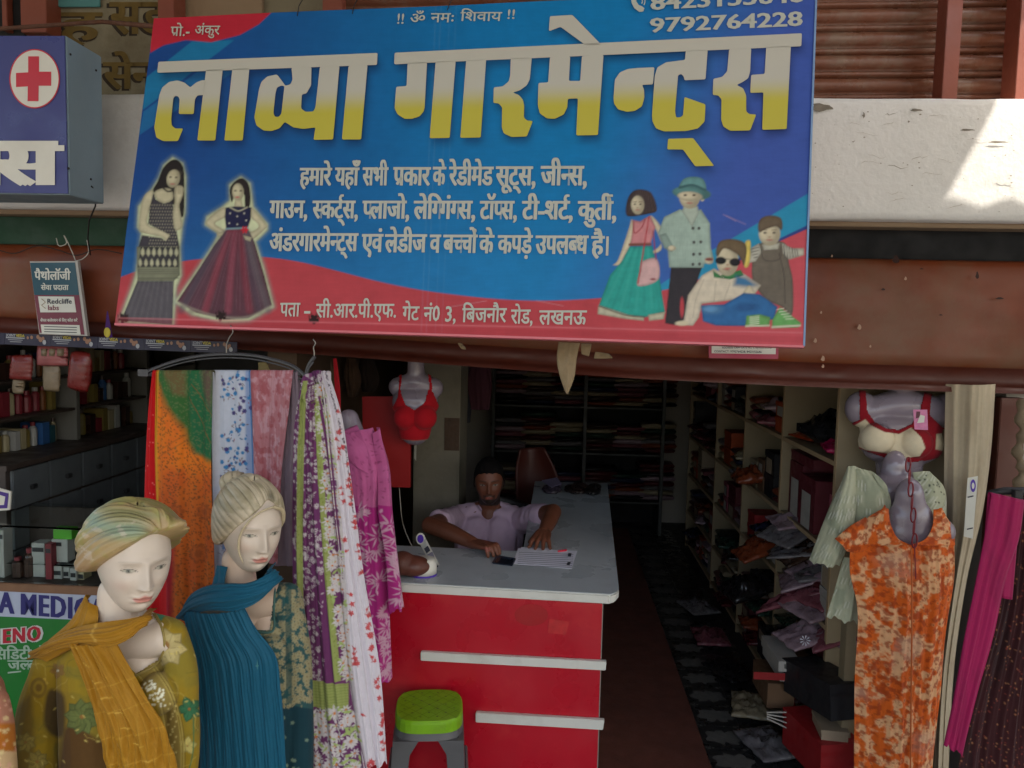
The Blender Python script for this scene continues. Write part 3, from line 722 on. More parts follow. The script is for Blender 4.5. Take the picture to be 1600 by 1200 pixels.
p([(648, 302), (690, 296), (740, 297), (775, 300), (772, 360), (757, 405), (650, 412), (643, 350)], C(28, 28, 62)); ln([(650, 408), (757, 402)], 8, C(120, 150, 160))
ln([(668, 300), (710, 318), (755, 300)], 7, C(170, 165, 140))
for q in ((670, 330), (740, 330), (705, 345), (665, 380), (705, 385), (750, 365)): e(q[0], q[1], 4, 4, C(190, 186, 170))
cv.flower(150 + 742 / 3.2, 230 + 412 / 3.2, 6, 6, C(190, 34, 48)); p([(600, 430), (636, 425), (630, 440), (612, 450)], SK); p([(735, 440), (778, 450), (770, 470), (745, 462)], SK)
cv.emb = 0
# torn fixing holes
for (a, b) in ((193, 498), (345, 494), (491, 499)):
    cv.flower(a, b, 8, 5, C(34, 14, 12), rot=a, inner=.35)
    for i in range(5): cv.line([(a - 7 + i * 3.4, b + 4), (a - 8 + i * 3.8, b - 6 - 3 * (i % 2))], 1.6, C(40, 18, 16))
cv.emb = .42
# children
p = lambda L, c, **k: cv.poly(Q(L, 850), c, **k)
e = lambda x, y, rx, ry, c, **k: cv.ell(850 + x / 3.2, 230 + y / 3.2, rx / 3.2, ry / 3.2, c, **k)
ln = lambda L, wd, c, **k: cv.line(Q(L, 850), wd / 3.2, c, **k)
KS = C(196, 186, 160)
def face(cx, cy, rx, ry, mouth=C(170, 110, 100), eyes=True):
    e(cx, cy, rx, ry, KS); e(cx + rx * .3, cy + ry * .1, rx * .6, ry * .8, C(176, 164, 138), a=.35, f=4)
    if eyes:
        for s in (-1, 1): e(cx + s * rx * .42, cy - ry * .08, rx * .15, ry * .08, C(50, 42, 40)); ln([(cx + s * rx * .6, cy - ry * .3), (cx + s * rx * .22, cy - ry * .32)], 3, C(110, 92, 76))
    e(cx, cy + ry * .28, rx * .12, ry * .06, C(160, 130, 110)); e(cx, cy + ry * .52, rx * .3, ry * .07, mouth)
p([(480, 212), (530, 225), (556, 270), (562, 320), (520, 335), (440, 347), (410, 335), (415, 270), (440, 225)], C(62, 50, 50), smooth=True)
for i in range(9): ln([(470 + 8 * i, 215 + i), (420 + 18 * i, 330 - i)], 2, C(96, 80, 76), a=.5)
face(468, 290, 33, 47)
p([(440, 360), (420, 420), (372, 560), (345, 590), (378, 588), (395, 560), (448, 450)], KS, smooth=True); p([(532, 345), (585, 400), (585, 480), (540, 520), (490, 505), (495, 530), (530, 535), (590, 500)], KS, smooth=True)
p([(445, 365), (480, 372), (530, 342), (558, 400), (532, 488), (430, 492), (442, 420)], C(188, 124, 128)); ln([(430, 488), (532, 486)], 14, C(120, 70, 60)); ln([(445, 370), (455, 430), (490, 400), (505, 360)], 5, C(150, 40, 50))
p([(428, 498), (540, 495), (575, 640), (606, 825), (500, 852), (420, 842), (274, 792), (330, 640), (390, 570)], C(38, 148, 138))
for i in range(8): ln([(440 + i * 13, 505), (300 + i * 40, 800 + 10 * (i % 3))], 9, C(28, 118, 116) if i % 2 else C(70, 172, 164), a=.35, f=4)
p([(272, 790), (420, 838), (500, 848), (500, 868), (400, 858), (268, 835)], C(176, 172, 150)); p([(520, 838), (606, 822), (598, 860), (525, 868)], C(176, 172, 150)); ln([(275, 795), (420, 842), (500, 848)], 5, C(70, 60, 56))
p([(492, 572), (565, 560), (572, 662), (470, 695), (478, 625)], C(196, 160, 160), smooth=True); ln([(525, 350), (505, 470), (485, 590), (470, 680)], 6, C(170, 50, 56)); ln([(545, 420), (560, 560)], 5, C(150, 50, 56)); e(545, 660, 14, 5, C(120, 40, 50))
p([(635, 600), (790, 600), (760, 690), (735, 860), (755, 870), (700, 870), (660, 890), (605, 880), (620, 740)], C(44, 40, 46), smooth=False); e(690, 800, 10, 50, C(176, 62, 70))
p([(680, 310), (730, 330), (785, 310), (830, 380), (835, 500), (850, 560), (800, 585), (798, 602), (625, 602), (620, 520), (570, 430), (600, 350)], C(150, 170, 160), smooth=False)
for i in range(20): ln([(630 + i * 8.5, 560), (628 + i * 8.6, 600)], 2, C(116, 140, 132), a=.6, smooth=False)
for i in range(14): ln([(610 + i * 12, 340 + 10 * (i % 3)), (618 + i * 13, 550)], 3, C(130, 152, 144), a=.35)
p([(700, 290), (770, 295), (775, 330), (740, 400), (690, 320)], C(166, 178, 166)); p([(610, 430), (650, 500), (640, 525), (600, 505), (575, 440)], C(128, 148, 140)); e(640, 505, 20, 14, KS); e(826, 566, 22, 18, KS); e(826, 560, 20, 8, C(120, 60, 60))
for x, y in ((745, 405), (775, 405), (750, 475), (784, 473), (748, 535), (780, 533), (745, 585), (778, 583)): e(x, y, 7, 8, C(62, 60, 60))
face(728, 248, 52, 60); e(792, 250, 12, 20, KS)
e(738, 230, 97, 34, C(84, 128, 128), rot=.08); e(730, 246, 62, 24, KS, rot=.06); p([(676, 205), (700, 158), (758, 148), (800, 165), (808, 218), (740, 200)], C(98, 142, 142), smooth=True); ln([(678, 202), (740, 190), (806, 214)], 12, C(56, 92, 96))
for s in (-1, 1): e(728 + s * 22, 240, 8, 5, C(50, 42, 40))
p([(1060, 490), (1200, 475), (1225, 580), (1245, 680), (1240, 840), (1190, 800), (1110, 760), (1050, 680), (1040, 600)], C(100, 92, 82), smooth=True)
p([(1040, 500), (1075, 480), (1090, 520), (1060, 570), (1020, 580)], C(170, 168, 156)); p([(1190, 478), (1240, 505), (1300, 505), (1300, 540), (1225, 562), (1195, 530)], C(176, 174, 160)); p([(1090, 485), (1180, 478), (1170, 510), (1100, 515)], C(176, 174, 160))
for i in range(6): ln([(1200 + i * 13, 490 + i * 4), (1206 + i * 13, 555 - i * 2)], 4, C(80, 80, 80), smooth=False)
for i in range(4): ln([(1032 + i * 6, 510 + i * 14), (1075 - i * 3, 500 + i * 16)], 4, C(80, 80, 80), smooth=False)
ln([(1175, 530), (1200, 640), (1205, 780)], 4, C(70, 64, 56)); ln([(1085, 500), (1100, 560), (1180, 555), (1185, 500)], 4, C(72, 66, 58))
face(1128, 432, 54, 60); p([(1070, 395), (1085, 355), (1130, 340), (1180, 350), (1193, 380), (1188, 415), (1160, 395), (1105, 412), (1078, 425)], C(96, 82, 66), smooth=True)
p([(1005, 480), (1030, 465), (1035, 500), (1025, 590), (1000, 590)], C(206, 186, 96), smooth=True)
p([(850, 605), (920, 640), (985, 622), (1085, 690), (1062, 725), (960, 762), (790, 782), (775, 850), (745, 892), (655, 888), (700, 862), (720, 740), (790, 640)], C(196, 186, 168)); p([(845, 615), (905, 655), (880, 640), (985, 612), (1000, 640), (930, 660), (850, 650)], C(52, 120, 70))
p([(960, 640), (1010, 650), (1065, 690), (1030, 700), (950, 690)], C(60, 110, 150), f=8)
for L in ([(800, 660), (760, 760), (745, 850)], [(860, 670), (850, 770)], [(930, 680), (900, 765)]): ln(L, 4, C(150, 140, 124), a=.6)
p([(1030, 690), (1060, 740), (1055, 795), (1030, 790), (1000, 760), (1000, 720)], KS, smooth=True); e(690, 880, 34, 12, KS)
p([(785, 790), (900, 785), (1000, 728), (1080, 735), (1168, 798), (1150, 860), (1000, 895), (860, 892), (795, 870)], C(42, 96, 150), smooth=False); e(840, 810, 50, 22, C(110, 160, 200), a=.6, f=6); e(1010, 800, 55, 20, C(26, 62, 110), a=.5, f=6)
p([(1012, 842), (1080, 835), (1132, 850), (1125, 896), (1005, 900)], C(96, 150, 84)); p([(1140, 865), (1180, 798), (1220, 830), (1286, 880), (1272, 902), (1140, 906)], C(96, 156, 88)); ln([(1140, 900), (1280, 892)], 9, C(190, 190, 170)); ln([(1010, 895), (1125, 892)], 8, C(190, 190, 170))
for i in range(5): ln([(1030, 850 + i * 9), (1075, 846 + i * 9)], 3.5, C(210, 210, 195)); ln([(1165 + i * 11, 812 + i * 12), (1200 + i * 12, 806 + i * 13)], 3.5, C(210, 210, 195))
face(918, 565, 55, 78, eyes=False); p([(860, 520), (880, 470), (940, 458), (1000, 475), (1014, 520), (1000, 590), (985, 560), (960, 530), (900, 505), (870, 545)], C(100, 84, 62), smooth=True)
e(884, 566, 27, 19, C(26, 26, 30)); e(955, 574, 28, 20, C(26, 26, 30)); ln([(905, 558), (932, 560)], 4, C(40, 40, 42)); ln([(895, 610), (925, 615)], 4, C(140, 90, 84))
cv.emb = 0
# folded hem along the bottom: bright fold edge and shaded strip painted in
cv.line([(186, 497), (1254, 520)], 2.2, C(206, 120, 128), a=.5, smooth=False); cv.line([(186, 503), (1254, 531)], 10, C(150, 40, 52), a=.3, smooth=False)
g = (fbm(X / 34., Y / 20., 4) - .5)[..., None]; g2 = (vnoise(X * .05, Y * .9) - .5)[..., None] * .7 + (vnoise(X * .9, Y * .05) - .5)[..., None] * .3
cv.A = np.clip(cv.A * (1 + .16 * g + .10 * g2), 0, 1) * .985 + .004
# the sheet itself: from the drawing plane to the real board
def ban_arr(X, Y, off):
    d = np.stack([(X - 800) / FPX, (600 - Y) / FPX, -np.ones_like(X)], -1) @ np.array(W_FROM_C).T
    n_ = np.array(_n); k = float((B0 - CAM).dot(_n)) / (d @ n_)
    return np.array(CAM) + d * k[..., None] + n_ * (off[..., None] if hasattr(off, 'shape') else off)
def quadmap(U, V):
    """unit square -> the four corners of the board, as a plane homography"""
    src = [(0, 0), (1, 0), (1, 1), (0, 1)]; dst = [TL, TR, BR, BL]; A = []; b = []
    for (u, v), (x, y) in zip(src, dst):
        A += [[u, v, 1, 0, 0, 0, -u * x, -v * x], [0, 0, 0, u, v, 1, -u * y, -v * y]]; b += [x, y]
    h = np.linalg.solve(np.array(A, float), np.array(b, float)); w_ = h[6] * U + h[7] * V + 1
    return (h[0] * U + h[1] * V + h[2]) / w_, (h[3] * U + h[4] * V + h[5]) / w_
nu_, nv_ = 742, 384
U, V = np.meshgrid(np.linspace(0, 1, nu_), np.linspace(0, 1, nv_)); Xp, Yp = quadmap(U, V)
fi = (Yp - cv.y0) / cv.dy; fj = (Xp - cv.x0) / cv.dx; i0 = np.clip(fi.astype(int), 0, cv.ny - 2); j0 = np.clip(fj.astype(int), 0, cv.nx - 2)
a_, b_ = np.clip(fi - i0, 0, 1)[..., None], np.clip(fj - j0, 0, 1)[..., None]
cols = (cv.A[i0, j0] * (1 - b_) + cv.A[i0, j0 + 1] * b_) * (1 - a_) + (cv.A[i0 + 1, j0] * (1 - b_) + cv.A[i0 + 1, j0 + 1] * b_) * a_
def ripple(X, Y): return .0016 * np.sin(X / 60. + Y / 90.) + .002 * (vnoise(X / 90., Y / 70.) - .5)
M_flex = vmat('printed_flex', rough=.5, var=.05, scale=30, bump=.18, bscale=120, spec=.22)
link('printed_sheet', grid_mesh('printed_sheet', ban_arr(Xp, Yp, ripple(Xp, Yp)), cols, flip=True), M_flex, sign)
bx = [ban(*q, -.004) for q in (TL, TR, BR, BL)]; bk = [ban(*q, -.045) for q in (TL, TR, BR, BL)]
MB().hexa(bx, bk).obj('board_frame', mat('sign_edge', C(150, 50, 60, 1.2), .6), sign)
# pale wrapped edge on the right and bottom rim
for (a, b, c, d, col_, nm) in (((1274, -16), (1277, -16), (1257.5, 541), (1254.5, 541), C(120, 150, 190), 'side_hem'), ((180, 505), (180, 508.5), (1256, 543.5), (1256, 540), C(206, 110, 120), 'bottom_hem')):
    q = [ban(*z, .004) for z in (a, b, c, d)]; q2 = [ban(*z, -.02) for z in (a, b, c, d)]
    MB().hexa(q, q2).obj(nm, mat(nm, col_, .5), sign)
sf = lambda off: (lambda x, y: ban(x, y, off))
# headline: white fading to yellow, along the height of the letters
def headmat():
    m = bpy.data.materials.new('headline_print'); n, b = _nodes(m); L = n.links.new; setin(b, 'Roughness', .42)
    a = n.nodes.new('ShaderNodeVertexColor'); a.layer_name = 'Col'; L(a.outputs[0], b.inputs['Base Color']); return m
M_head = headmat()
def soften(p, r=2.2):
    out = []
    for i in range(len(p)):
        a, b, c = (np.array(p[(i + k) % len(p)], float) for k in (-1, 0, 1)); la, lc = np.linalg.norm(a - b), np.linalg.norm(c - b)
        q = min(r, la * .33, lc * .33); s_ = b + (a - b) / la * q; t_ = b + (c - b) / lc * q
        out += [tuple(s_), tuple(.25 * s_ + .5 * b + .25 * t_), tuple(t_)]
    return out
for p_, h_ in HEAD:
    # rows of points so that the printed fade follows the letter
    v, f = flat_poly(soften(p_), lambda x, y: (x, y, 0), h_ and soften(h_))
    bm = bmesh.new(); vv = [bm.verts.new(q) for q in v]
    for q in f:
        try: bm.faces.new([vv[i] for i in q])
        except Exception: pass
    for k in range(9):
        bmesh.ops.bisect_plane(bm, geom=bm.verts[:] + bm.edges[:] + bm.faces[:], plane_co=(700, 131 + 6 * k, 0), plane_no=(.028, 1, 0))
    me = bpy.data.meshes.new('headline_letter'); bm.to_mesh(me); bm.free()
    P_ = coords(me); yy = P_[:, 1] + .028 * (P_[:, 0] - 700); t = sst(134, 174, yy)[:, None]
    cc = np.array(C(186, 183, 172)) * (1 - t) + np.array(C(186, 176, 66)) * t
    setcol(me, cc); setcoords(me, ban_arr(P_[:, 0], P_[:, 1], np.full(len(P_), .0042)))
    link('headline_letter', me, M_head, sign)
M_txt = mat('pale_print', C(180, 182, 172), .45, var=.06, scale=20)
T_ = lambda s, x0, x1, H, B, b=.03, H1=None, B1=None, sl=-4: text_obj('lettering', s, sf(.0042), M_txt, sign, x0, x1, H, B, H1, B1, bold=b, slant=-0. if sl == 0 else 2.)
def row(words, xa, Ha, Ba, xb, Hb, Bb, b):
    for s, x0, x1 in words:
        t = (x0 - xa) / (xb - xa); T_(s, x0, x1, Ha + (Hb - Ha) * t, Ba + (Bb - Ba) * t, b)
row([('हमारे', 469, 518), ('यहाँ', 524, 562), ('सभी', 567, 606), ('प्रकार', 615, 672), ('के', 676.5, 696), ('रेडीमेड', 702, 770), ('सूट्स,', 775, 836), ('जीन्स,', 845, 916)], 469, 263.5, 290, 916, 260, 290, .042)
row([('गाउन,', 422, 480), ('स्कर्ट्स,', 489, 559), ('प्लाजो,', 567, 639), ('लेग्गिंग्स,', 647, 742), ('टॉप्स,', 750, 807), ('टी-शर्ट,', 816, 894), ('कुर्ती,', 903, 962)], 422, 314.5, 341, 962, 315.5, 344, .042)
row([('अंडरगारमेन्ट्स', 422, 559), ('एवं', 566, 598), ('लेडीज', 602, 666), ('व', 672, 688), ('बच्चों', 693, 745), ('के', 749, 771), ('कपड़े', 778, 831), ('उपलब्ध', 837, 918), ('है', 924, 943)], 422, 365.5, 392.5, 943, 370, 398, .042)
MB().add([tuple(ban(x, y, .0042)) for x, y in ((947.5, 370), (951.5, 370), (950.5, 400), (946.5, 400))], [(0, 1, 2, 3)]).obj('lettering', M_txt, sign)
row([('पता', 438, 469), ('-', 476, 485), ('सी.आर.पी.एफ.', 494, 619), ('गेट', 629, 655), ('नं0', 662, 687), ('3,', 696, 712), ('बिजनौर', 722, 791), ('रोड,', 798, 832), ('लखनऊ', 842, 916)], 438, 474, 494.5, 916, 488, 509.5, .02)
row([('प्रो.-', 267, 297), ('अंकुर', 305, 344)], 267, 43, 57, 344, 40, 52.5, .012)
row([('!!', 621, 631), ('ॐ', 641, 664), ('नमः', 673, 709), ('शिवाय', 719, 784), ('!!', 793, 804)], 621, 24, 38, 804, 17, 30, .012)
text_obj('lettering', '9792764228', sf(.0042), M_txt, sign, 1016, 1253, 29, 51.5, 18, 41, bold=.03, head=.72)
text_obj('lettering', '8423155646', sf(.0042), M_txt, sign, 1017, 1255, -7, 16.5, -19, 4, bold=.03, head=.72)
ph = MB(); ph.add([tuple(ban(x, y, .0042)) for x, y in [(986, -2), (990, -6), (995, -2), (994, 3), (998, 9), (1003, 11), (1007, 14), (1005, 19), (999, 20), (991, 14), (987, 6)]], [tuple(range(11))])
for r_ in (6, 10):
    a = [(997 + r_ * math.cos(t), 3 + r_ * math.sin(t)) for t in np.linspace(-.9, .6, 8)]; b = [(997 + (r_ + 1.6) * math.cos(t), 3 + (r_ + 1.6) * math.sin(t)) for t in np.linspace(-.9, .6, 8)]
    ph.add([tuple(ban(x, y, .0042)) for x, y in a + b], [(i, i + 1, 9 + i, 8 + i) for i in range(7)])
ph.obj('phone_symbol', M_txt, sign)
# wires and rod that carry the sign
o = MB().tube([at(-60, 49, 3.05), at(160, 34, 3.02), ban(236, 29, -.05), ban(300, 24, -.06)], .0085, 8).obj('support_rod', M_rust, smooth=True)
tagp(o, 'thin rusty rod running from the upper left to the corner of the blue sign', 'rod')
for i, xx in enumerate((466, 552, 700)):
    MB().tube([ban(xx, 27 - (xx - 466) * .04, .008), ban(xx + 2, 10, .004), ban(xx + 6, -12, -.02)], .0016, 5).obj('tie_wire', M_wire, sign)
# ================================================================== LEFT: SIGNS AND THE PHARMACY
struct(boxo('neighbour_wall', mat('neighbour_paint', C(58, 34, 28, 1.3), .8, var=.2), 1.84, 3.4, 3.04, 3.12, 0, 2.07, bev=0))
def rect_px(name, m, pts, Y, parent, dY=0., th=.006, label=None, bev=0):
    """flat board with real thickness, through four px corners at depth Y (or four depths)"""
    Ys = Y if hasattr(Y, '__len__') else [Y] * 4
    a = [at(x, y, q + dY) for (x, y), q in zip(pts, Ys)]; b = [v + Vector((0, th, 0)) for v in a]
    return MB().hexa(a, b).obj(name, m, parent, bev, label=label)
M_lbl = mat('lightbox_blue', C(54, 58, 112, 1.5), .35, var=.08); M_lbw = mat('lightbox_white', C(185, 182, 172, 1.7), .4)
lb = thing('medical_sign_box', 'dark blue lightbox sign with a red cross and grey metal side at the upper left', 'sign box', at(60, 305, 2.5))
XR = at(105, 180, 2.5).x; zt, zb = at(105, 55, 2.5).z, at(105, 304, 2.5).z; XL = XR - .75
boxo('box_body', M_grey, XL, XR, 2.504, 2.70, zb, zt, lb, bev=.003)
boxo('face', M_lbl, XL + .003, XR - .003, 2.498, 2.503, zb + .003, zt - .003, lb, bev=0)
cc_ = [at(54 + 39.5 * math.cos(t), 123 + 46.5 * math.sin(t), 2.4955) for t in np.linspace(0, 2 * PI, 48, endpoint=False)]
MB().add([tuple(v) for v in cc_], [tuple(range(48))]).obj('red_ring', mat('sign_red', C(176, 40, 56, 1.5), .4), lb)
cc_ = [at(54 + 37.5 * math.cos(t), 123 + 44.5 * math.sin(t), 2.4945) for t in np.linspace(0, 2 * PI, 48, endpoint=False)]
MB().add([tuple(v) for v in cc_], [tuple(range(48))]).obj('white_disc', M_lbw, lb)
cr = [(44, 88), (61, 88), (61, 112), (80, 112), (80, 134), (60.5, 134), (60, 158), (43, 158), (43.5, 135), (25, 136), (25, 114), (44, 113)]
v, f = flat_poly(cr, lambda x, y: at(x, y, 2.4935)); MB().add(v, f).obj('red_cross', MATS['sign_red'], lb)
text_obj('lettering', 'कल्स', lambda x, y: at(x, y, 2.4945), M_lbw, lb, -190, 93, 228, 288, bold=.06)
MB().add([tuple(at(x, y, 2.4942)) for x, y in ((-190, 220), (91, 220), (91, 230), (-190, 231))], [(0, 1, 2, 3)]).obj('lettering', M_lbw, lb)
for (x, y) in ((110, 85), (107, 263), (142, 280), (150, 110)):
    p_ = atx(x, y, XR + .001); MB().sphere(p_, .004, 8, 6).obj('screw', M_wire, lb, smooth=True)
o = MB().tube([atx(143, 291, XR + .004), at(150, 300, 2.68), at(149, 322, 2.75), at(139, 345, 2.8), at(137, 372, 2.85), at(141, 398, 2.95)], .0028, 6).obj('hanging_wire', M_wire, smooth=True)
tagp(o, 'thin black wire dangling from the grey side of the blue lightbox', 'wire')
for i, L in enumerate([[(-10, 388), (20, 396), (60, 384), (95, 392), (118, 399), (150, 390), (190, 396)], [(88, 372), (92, 384), (104, 380), (100, 368), (112, 392), (118, 407)], [(136, 375), (138, 395), (128, 405), (118, 408)]]):
    o = MB().tube([Vector(q) for q in spline([at(x, y, 2.93) for x, y in L], 30)], .002, 5).obj('loose_cable', M_wirew if i else M_wire, smooth=True)
    tagp(o, ['slack dark cable strung along the top of the fascia at the left', 'pale looped cable end above the pathology board', 'short curved cable tied to the corner of the pathology board'][i], 'cable')
# pathology board
pb = thing('pathology_board', 'small teal and maroon hanging pathology notice board with white edge on the fascia', 'notice board', at(95, 522, 2.88))
c4 = [(47, 410), (117, 409), (132, 523), (62, 520)]
M_teal = mat('teal_print2', C(24, 62, 76, 1.8), .4, var=.05); M_maroon = mat('maroon_print', C(96, 34, 52, 1.7), .4, var=.05)
rect_px('board', mat('board_core', C(180, 176, 170, 1.2), .5), [(46.5, 408.5), (121, 408), (136.5, 525), (61.5, 522)], 2.885, pb, th=.016)
rect_px('upper_print', M_teal, [(47, 410.5), (117, 410), (123.5, 461), (53.5, 461)], 2.8835, pb, th=.0008)
rect_px('lower_print', M_maroon, [(53.5, 461), (123.5, 461), (132, 523), (62, 520)], 2.8835, pb, th=.0008)
fpb = lambda x, y: at(x, y, 2.8815)
M_ptx = mat('print_white', C(180, 180, 172, 1.7), .45)
text_obj('lettering', 'पैथोलॉजी', fpb, M_ptx, pb, 54, 110, 424.5, 437, bold=.035)
text_obj('lettering', 'सेवा प्रदाता', fpb, M_ptx, pb, 64, 107, 445.5, 453, bold=.03)
rect_px('logo_panel', M_ptx, [(59.5, 463), (115.5, 463.5), (119, 488), (63, 488)], 2.8825, pb, th=.0006)
M_prd = mat('print_dark', C(40, 42, 60, 1), .5)
text_obj('lettering', 'Redcliffe', fpb, M_prd, pb, 74, 112, 466.5, 474.5, bold=.02, head=.72)
text_obj('lettering', 'labs', fpb, MATS['maroon_print'], pb, 75, 92, 476.5, 484.5, bold=.02, head=.72)
MB().tube([fpb(x, y) for x, y in ((65, 467), (71, 472), (65, 477), (71, 482))], .0016, 4).obj('logo_twist', mat('print_gold', C(130, 110, 80), .5), pb)
text_obj('lettering', 'सैंपल कलेक्शन के लिए कॉल करें', fpb, M_ptx, pb, 63, 121, 498.5, 502.5, bold=.02)
rect_px('small_print_panel', M_ptx, [(63.5, 507), (124, 508), (126, 523), (65.5, 521)], 2.8825, pb, th=.0006)
for k in range(3): MB().add([tuple(fpb(x, y + 4 * k)) for x, y in ((69, 509.6), (120, 511), (120, 512.2), (69, 510.8))], [(0, 1, 2, 3)]).obj('small_print_line', M_prd, pb)
# string of paper pennants
gs = thing('pennant_strip', 'navy paper pennant strip with yellow and white print along the lower fascia edge', 'pennant strip', at(150, 545, 2.93))
M_navy = mat('navy_print', C(26, 24, 48, 1.6), .45, var=.1); M_yel = mat('yellow_print', C(186, 170, 60, 1.3), .5); M_face = mat('beige_print', C(150, 110, 86, 1.2), .5)
M_pw = mat('pennant_white', C(176, 178, 184, 1.0), .5)
gy = lambda x: np.interp(x, [-80, 0, 281, 385], [516, 520, 531.5, 535])
def gfn(x, y): return at(x, gy(x) + y, 2.93)
for k in range(7):
    xa = -66 + 72.8 * k; xb = min(xa + 72.4, 388)
    if xb - xa < 20: continue
    q = [gfn(xa, 0), gfn(xb, 0), gfn(xb, 18), gfn(xa, 17.5)]; MB().hexa(q, [v + Vector((0, .002, 0)) for v in q]).obj('pennant', M_navy, gs)
    f2 = lambda off: (lambda x, y: gfn(x, y) - Vector((0, off, 0)))
    t0 = xa + 3
    text_obj('lettering', 'JOINT', f2(.0015), M_pw, gs, t0, t0 + 15, .8, 5.4, bold=.03, head=.72); text_obj('lettering', 'VEDA', f2(.0015), M_yel, gs, t0 + 15.6, t0 + 29, .8, 5.4, bold=.03, head=.72)
    for a, b, c in ((0, 29, 6.2), (3, 26, 9.6), (6, 24, 12.6)): MB().add([tuple(gfn(t0 + a, c) - Vector((0, .0015, 0))), tuple(gfn(t0 + b, c) - Vector((0, .0015, 0))), tuple(gfn(t0 + b, c + (1.6 if a == 0 else .9)) - Vector((0, .0015, 0))), tuple(gfn(t0 + a, c + (1.6 if a == 0 else .9)) - Vector((0, .0015, 0)))], [(0, 1, 2, 3)]).obj('print_line', M_pw, gs)
    if xa + 66 < 388:
        for a, b, r_ in ((53, 4, 2.6), (57, 8, 3.2), (61, 6, 2.2), (63, 12, 3.), (37, 6, 1.8), (43, 5, 2.2)):
            MB().add([tuple(gfn(xa + a + r_ * math.cos(t), b + r_ * 1.3 * math.sin(t)) - Vector((0, .0015 + .0003 * a / 60, 0))) for t in np.linspace(0, 2 * PI, 9, endpoint=False)], [tuple(range(9))]).obj('print_patch', M_face if b != 12 else M_pw, gs)
fg = thing('paper_flag', 'narrow purple paper pennant with a yellow tip on the fascia', 'paper flag', at(168, 524, 2.94))
MB().hexa([at(167, 486, 2.945), at(168.5, 486, 2.945), at(176, 527, 2.93), at(163, 526, 2.93)], [at(167, 486, 2.95), at(168.5, 486, 2.95), at(176, 527, 2.936), at(163, 526, 2.936)]).obj('flag', mat('purple_paper', C(66, 24, 96, 1.5), .7), fg)
MB().sphere(at(167.5, 519.5, 2.928), (.014, .004, .02), 12, 8).obj('tip', M_yel, fg, smooth=True)

# ---- pharmacy cabinet with drawers and shelves along its left wall
cab = thing('drawer_cabinet', 'grey drawer cabinet with open medicine shelves above it inside the dark pharmacy', 'cabinet', (-2.4, 3.6, 0))
M_drw = mat('grey_drawer', C(62, 66, 68, 2.4), .5, var=.1); M_cabt = mat('dark_cabinet', C(46, 38, 34, 2.2), .5, var=.15)
XC = -2.2
boxo('carcass', M_cabt, -2.61, XC - .012, 2.95, 4.85, .01, 1.27, cab); boxo('counter_board', M_cabt, -2.61, XC + .015, 2.92, 4.87, 1.271, 1.292, cab)
for r_ in range(4):
    for k in range(8):
        y0 = 2.97 + .233 * k; z1 = 1.262 - .17 * r_
        boxo('drawer', M_drw, XC - .011, XC + .004, y0, y0 + .222, z1 - .158, z1, cab, bev=.003)
        if r_ < 2: boxo('drawer_handle', M_black, XC + .0045, XC + .02, y0 + .095, y0 + .13, z1 - .095, z1 - .075, cab, bev=.003)
for y0 in (2.97, 3.6, 4.25, 4.83): boxo('upright', mat('shelf_upright', C(90, 88, 82, 1.6), .6), -2.60, -2.33, y0, y0 + .03, 1.293, 2.28, cab)
for z in (1.44, 1.60, 1.76, 1.92, 2.08): boxo('shelf', M_cabt, -2.60, -2.335, 2.95, 4.86, z, z + .012, cab)
M_med = [mat('med_white', (.36, .36, .34), .5), mat('med_cream', C(150, 140, 110), .5), mat('med_orange', C(120, 70, 30, 1.2), .5), mat('med_teal', C(24, 66, 76, 1.3), .5), mat('med_maroon', C(110, 30, 40), .5), mat('med_blue', C(40, 80, 130), .5), mat('med_brown', C(50, 30, 22), .35), mat('med_yellow', C(120, 104, 50, 1.2), .5)]
CN = ['white', 'cream', 'orange', 'teal', 'maroon', 'blue', 'brown', 'yellow']
ORD = ['first', 'second', 'third', 'fourth', 'fifth', 'sixth', 'seventh', 'eighth', 'ninth', 'tenth', 'eleventh', 'twelfth', 'thirteenth', 'fourteenth', 'fifteenth', 'sixteenth', 'seventeenth', 'eighteenth', 'nineteenth', 'twentieth', 'next to last', 'last']
SH = {1.293: 'drawer counter', 1.452: 'lowest shelf', 1.612: 'second lowest shelf', 1.772: 'middle shelf', 1.932: 'second highest shelf'}
def bottle(name, c, r_, h, m, mcap, label, cat, group):
    t = thing(name, label, cat, c, group)
    MB().lathe([(r_ * .9, 0), (r_, .004), (r_, h * .68), (r_ * .85, h * .76), (r_ * .5, h * .82), (r_ * .5, h * .84)], c, 10).obj('body', m, t, smooth=False)
    MB().lathe([(r_ * .58, h * .841), (r_ * .58, h), (r_ * .5, h * 1.005)], c, 10).obj('cap', mcap, t); return t
for z, nm in SH.items():
    y = 3.02; k = 0
    while y < 4.74 and k < 22:
        ci = rnd.choice([0, 0, 1, 3, 4, 5, 6, 6, 7] if z < 1.4 else [0, 1, 1, 2, 4, 5, 6, 7]); wd = rnd.uniform(.034, .058)
        if not any(abs(y - u) < .06 for u in (3.6, 4.25)):
            lab = f'{CN[ci]} %s on {nm} of the pharmacy cabinet, {ORD[k]} along'
            if rnd.random() < .5: bottle('medicine_bottle', (-2.42, y + wd / 2, z), wd * .4, rnd.uniform(.09, .135), M_med[ci], M_med[rnd.choice([0, 4, 6])], lab % 'medicine bottle', 'bottle', 'medicine bottles in the pharmacy')
            else:
                h = rnd.uniform(.07, .13); t = boxo('medicine_box', M_med[ci], -2.5, -2.39, y, y + wd * .85, z, z + h, bev=.001); tagp(t, lab % 'medicine box', 'medicine box', 'medicine boxes in the pharmacy')
            k += 1
        y += wd + .004
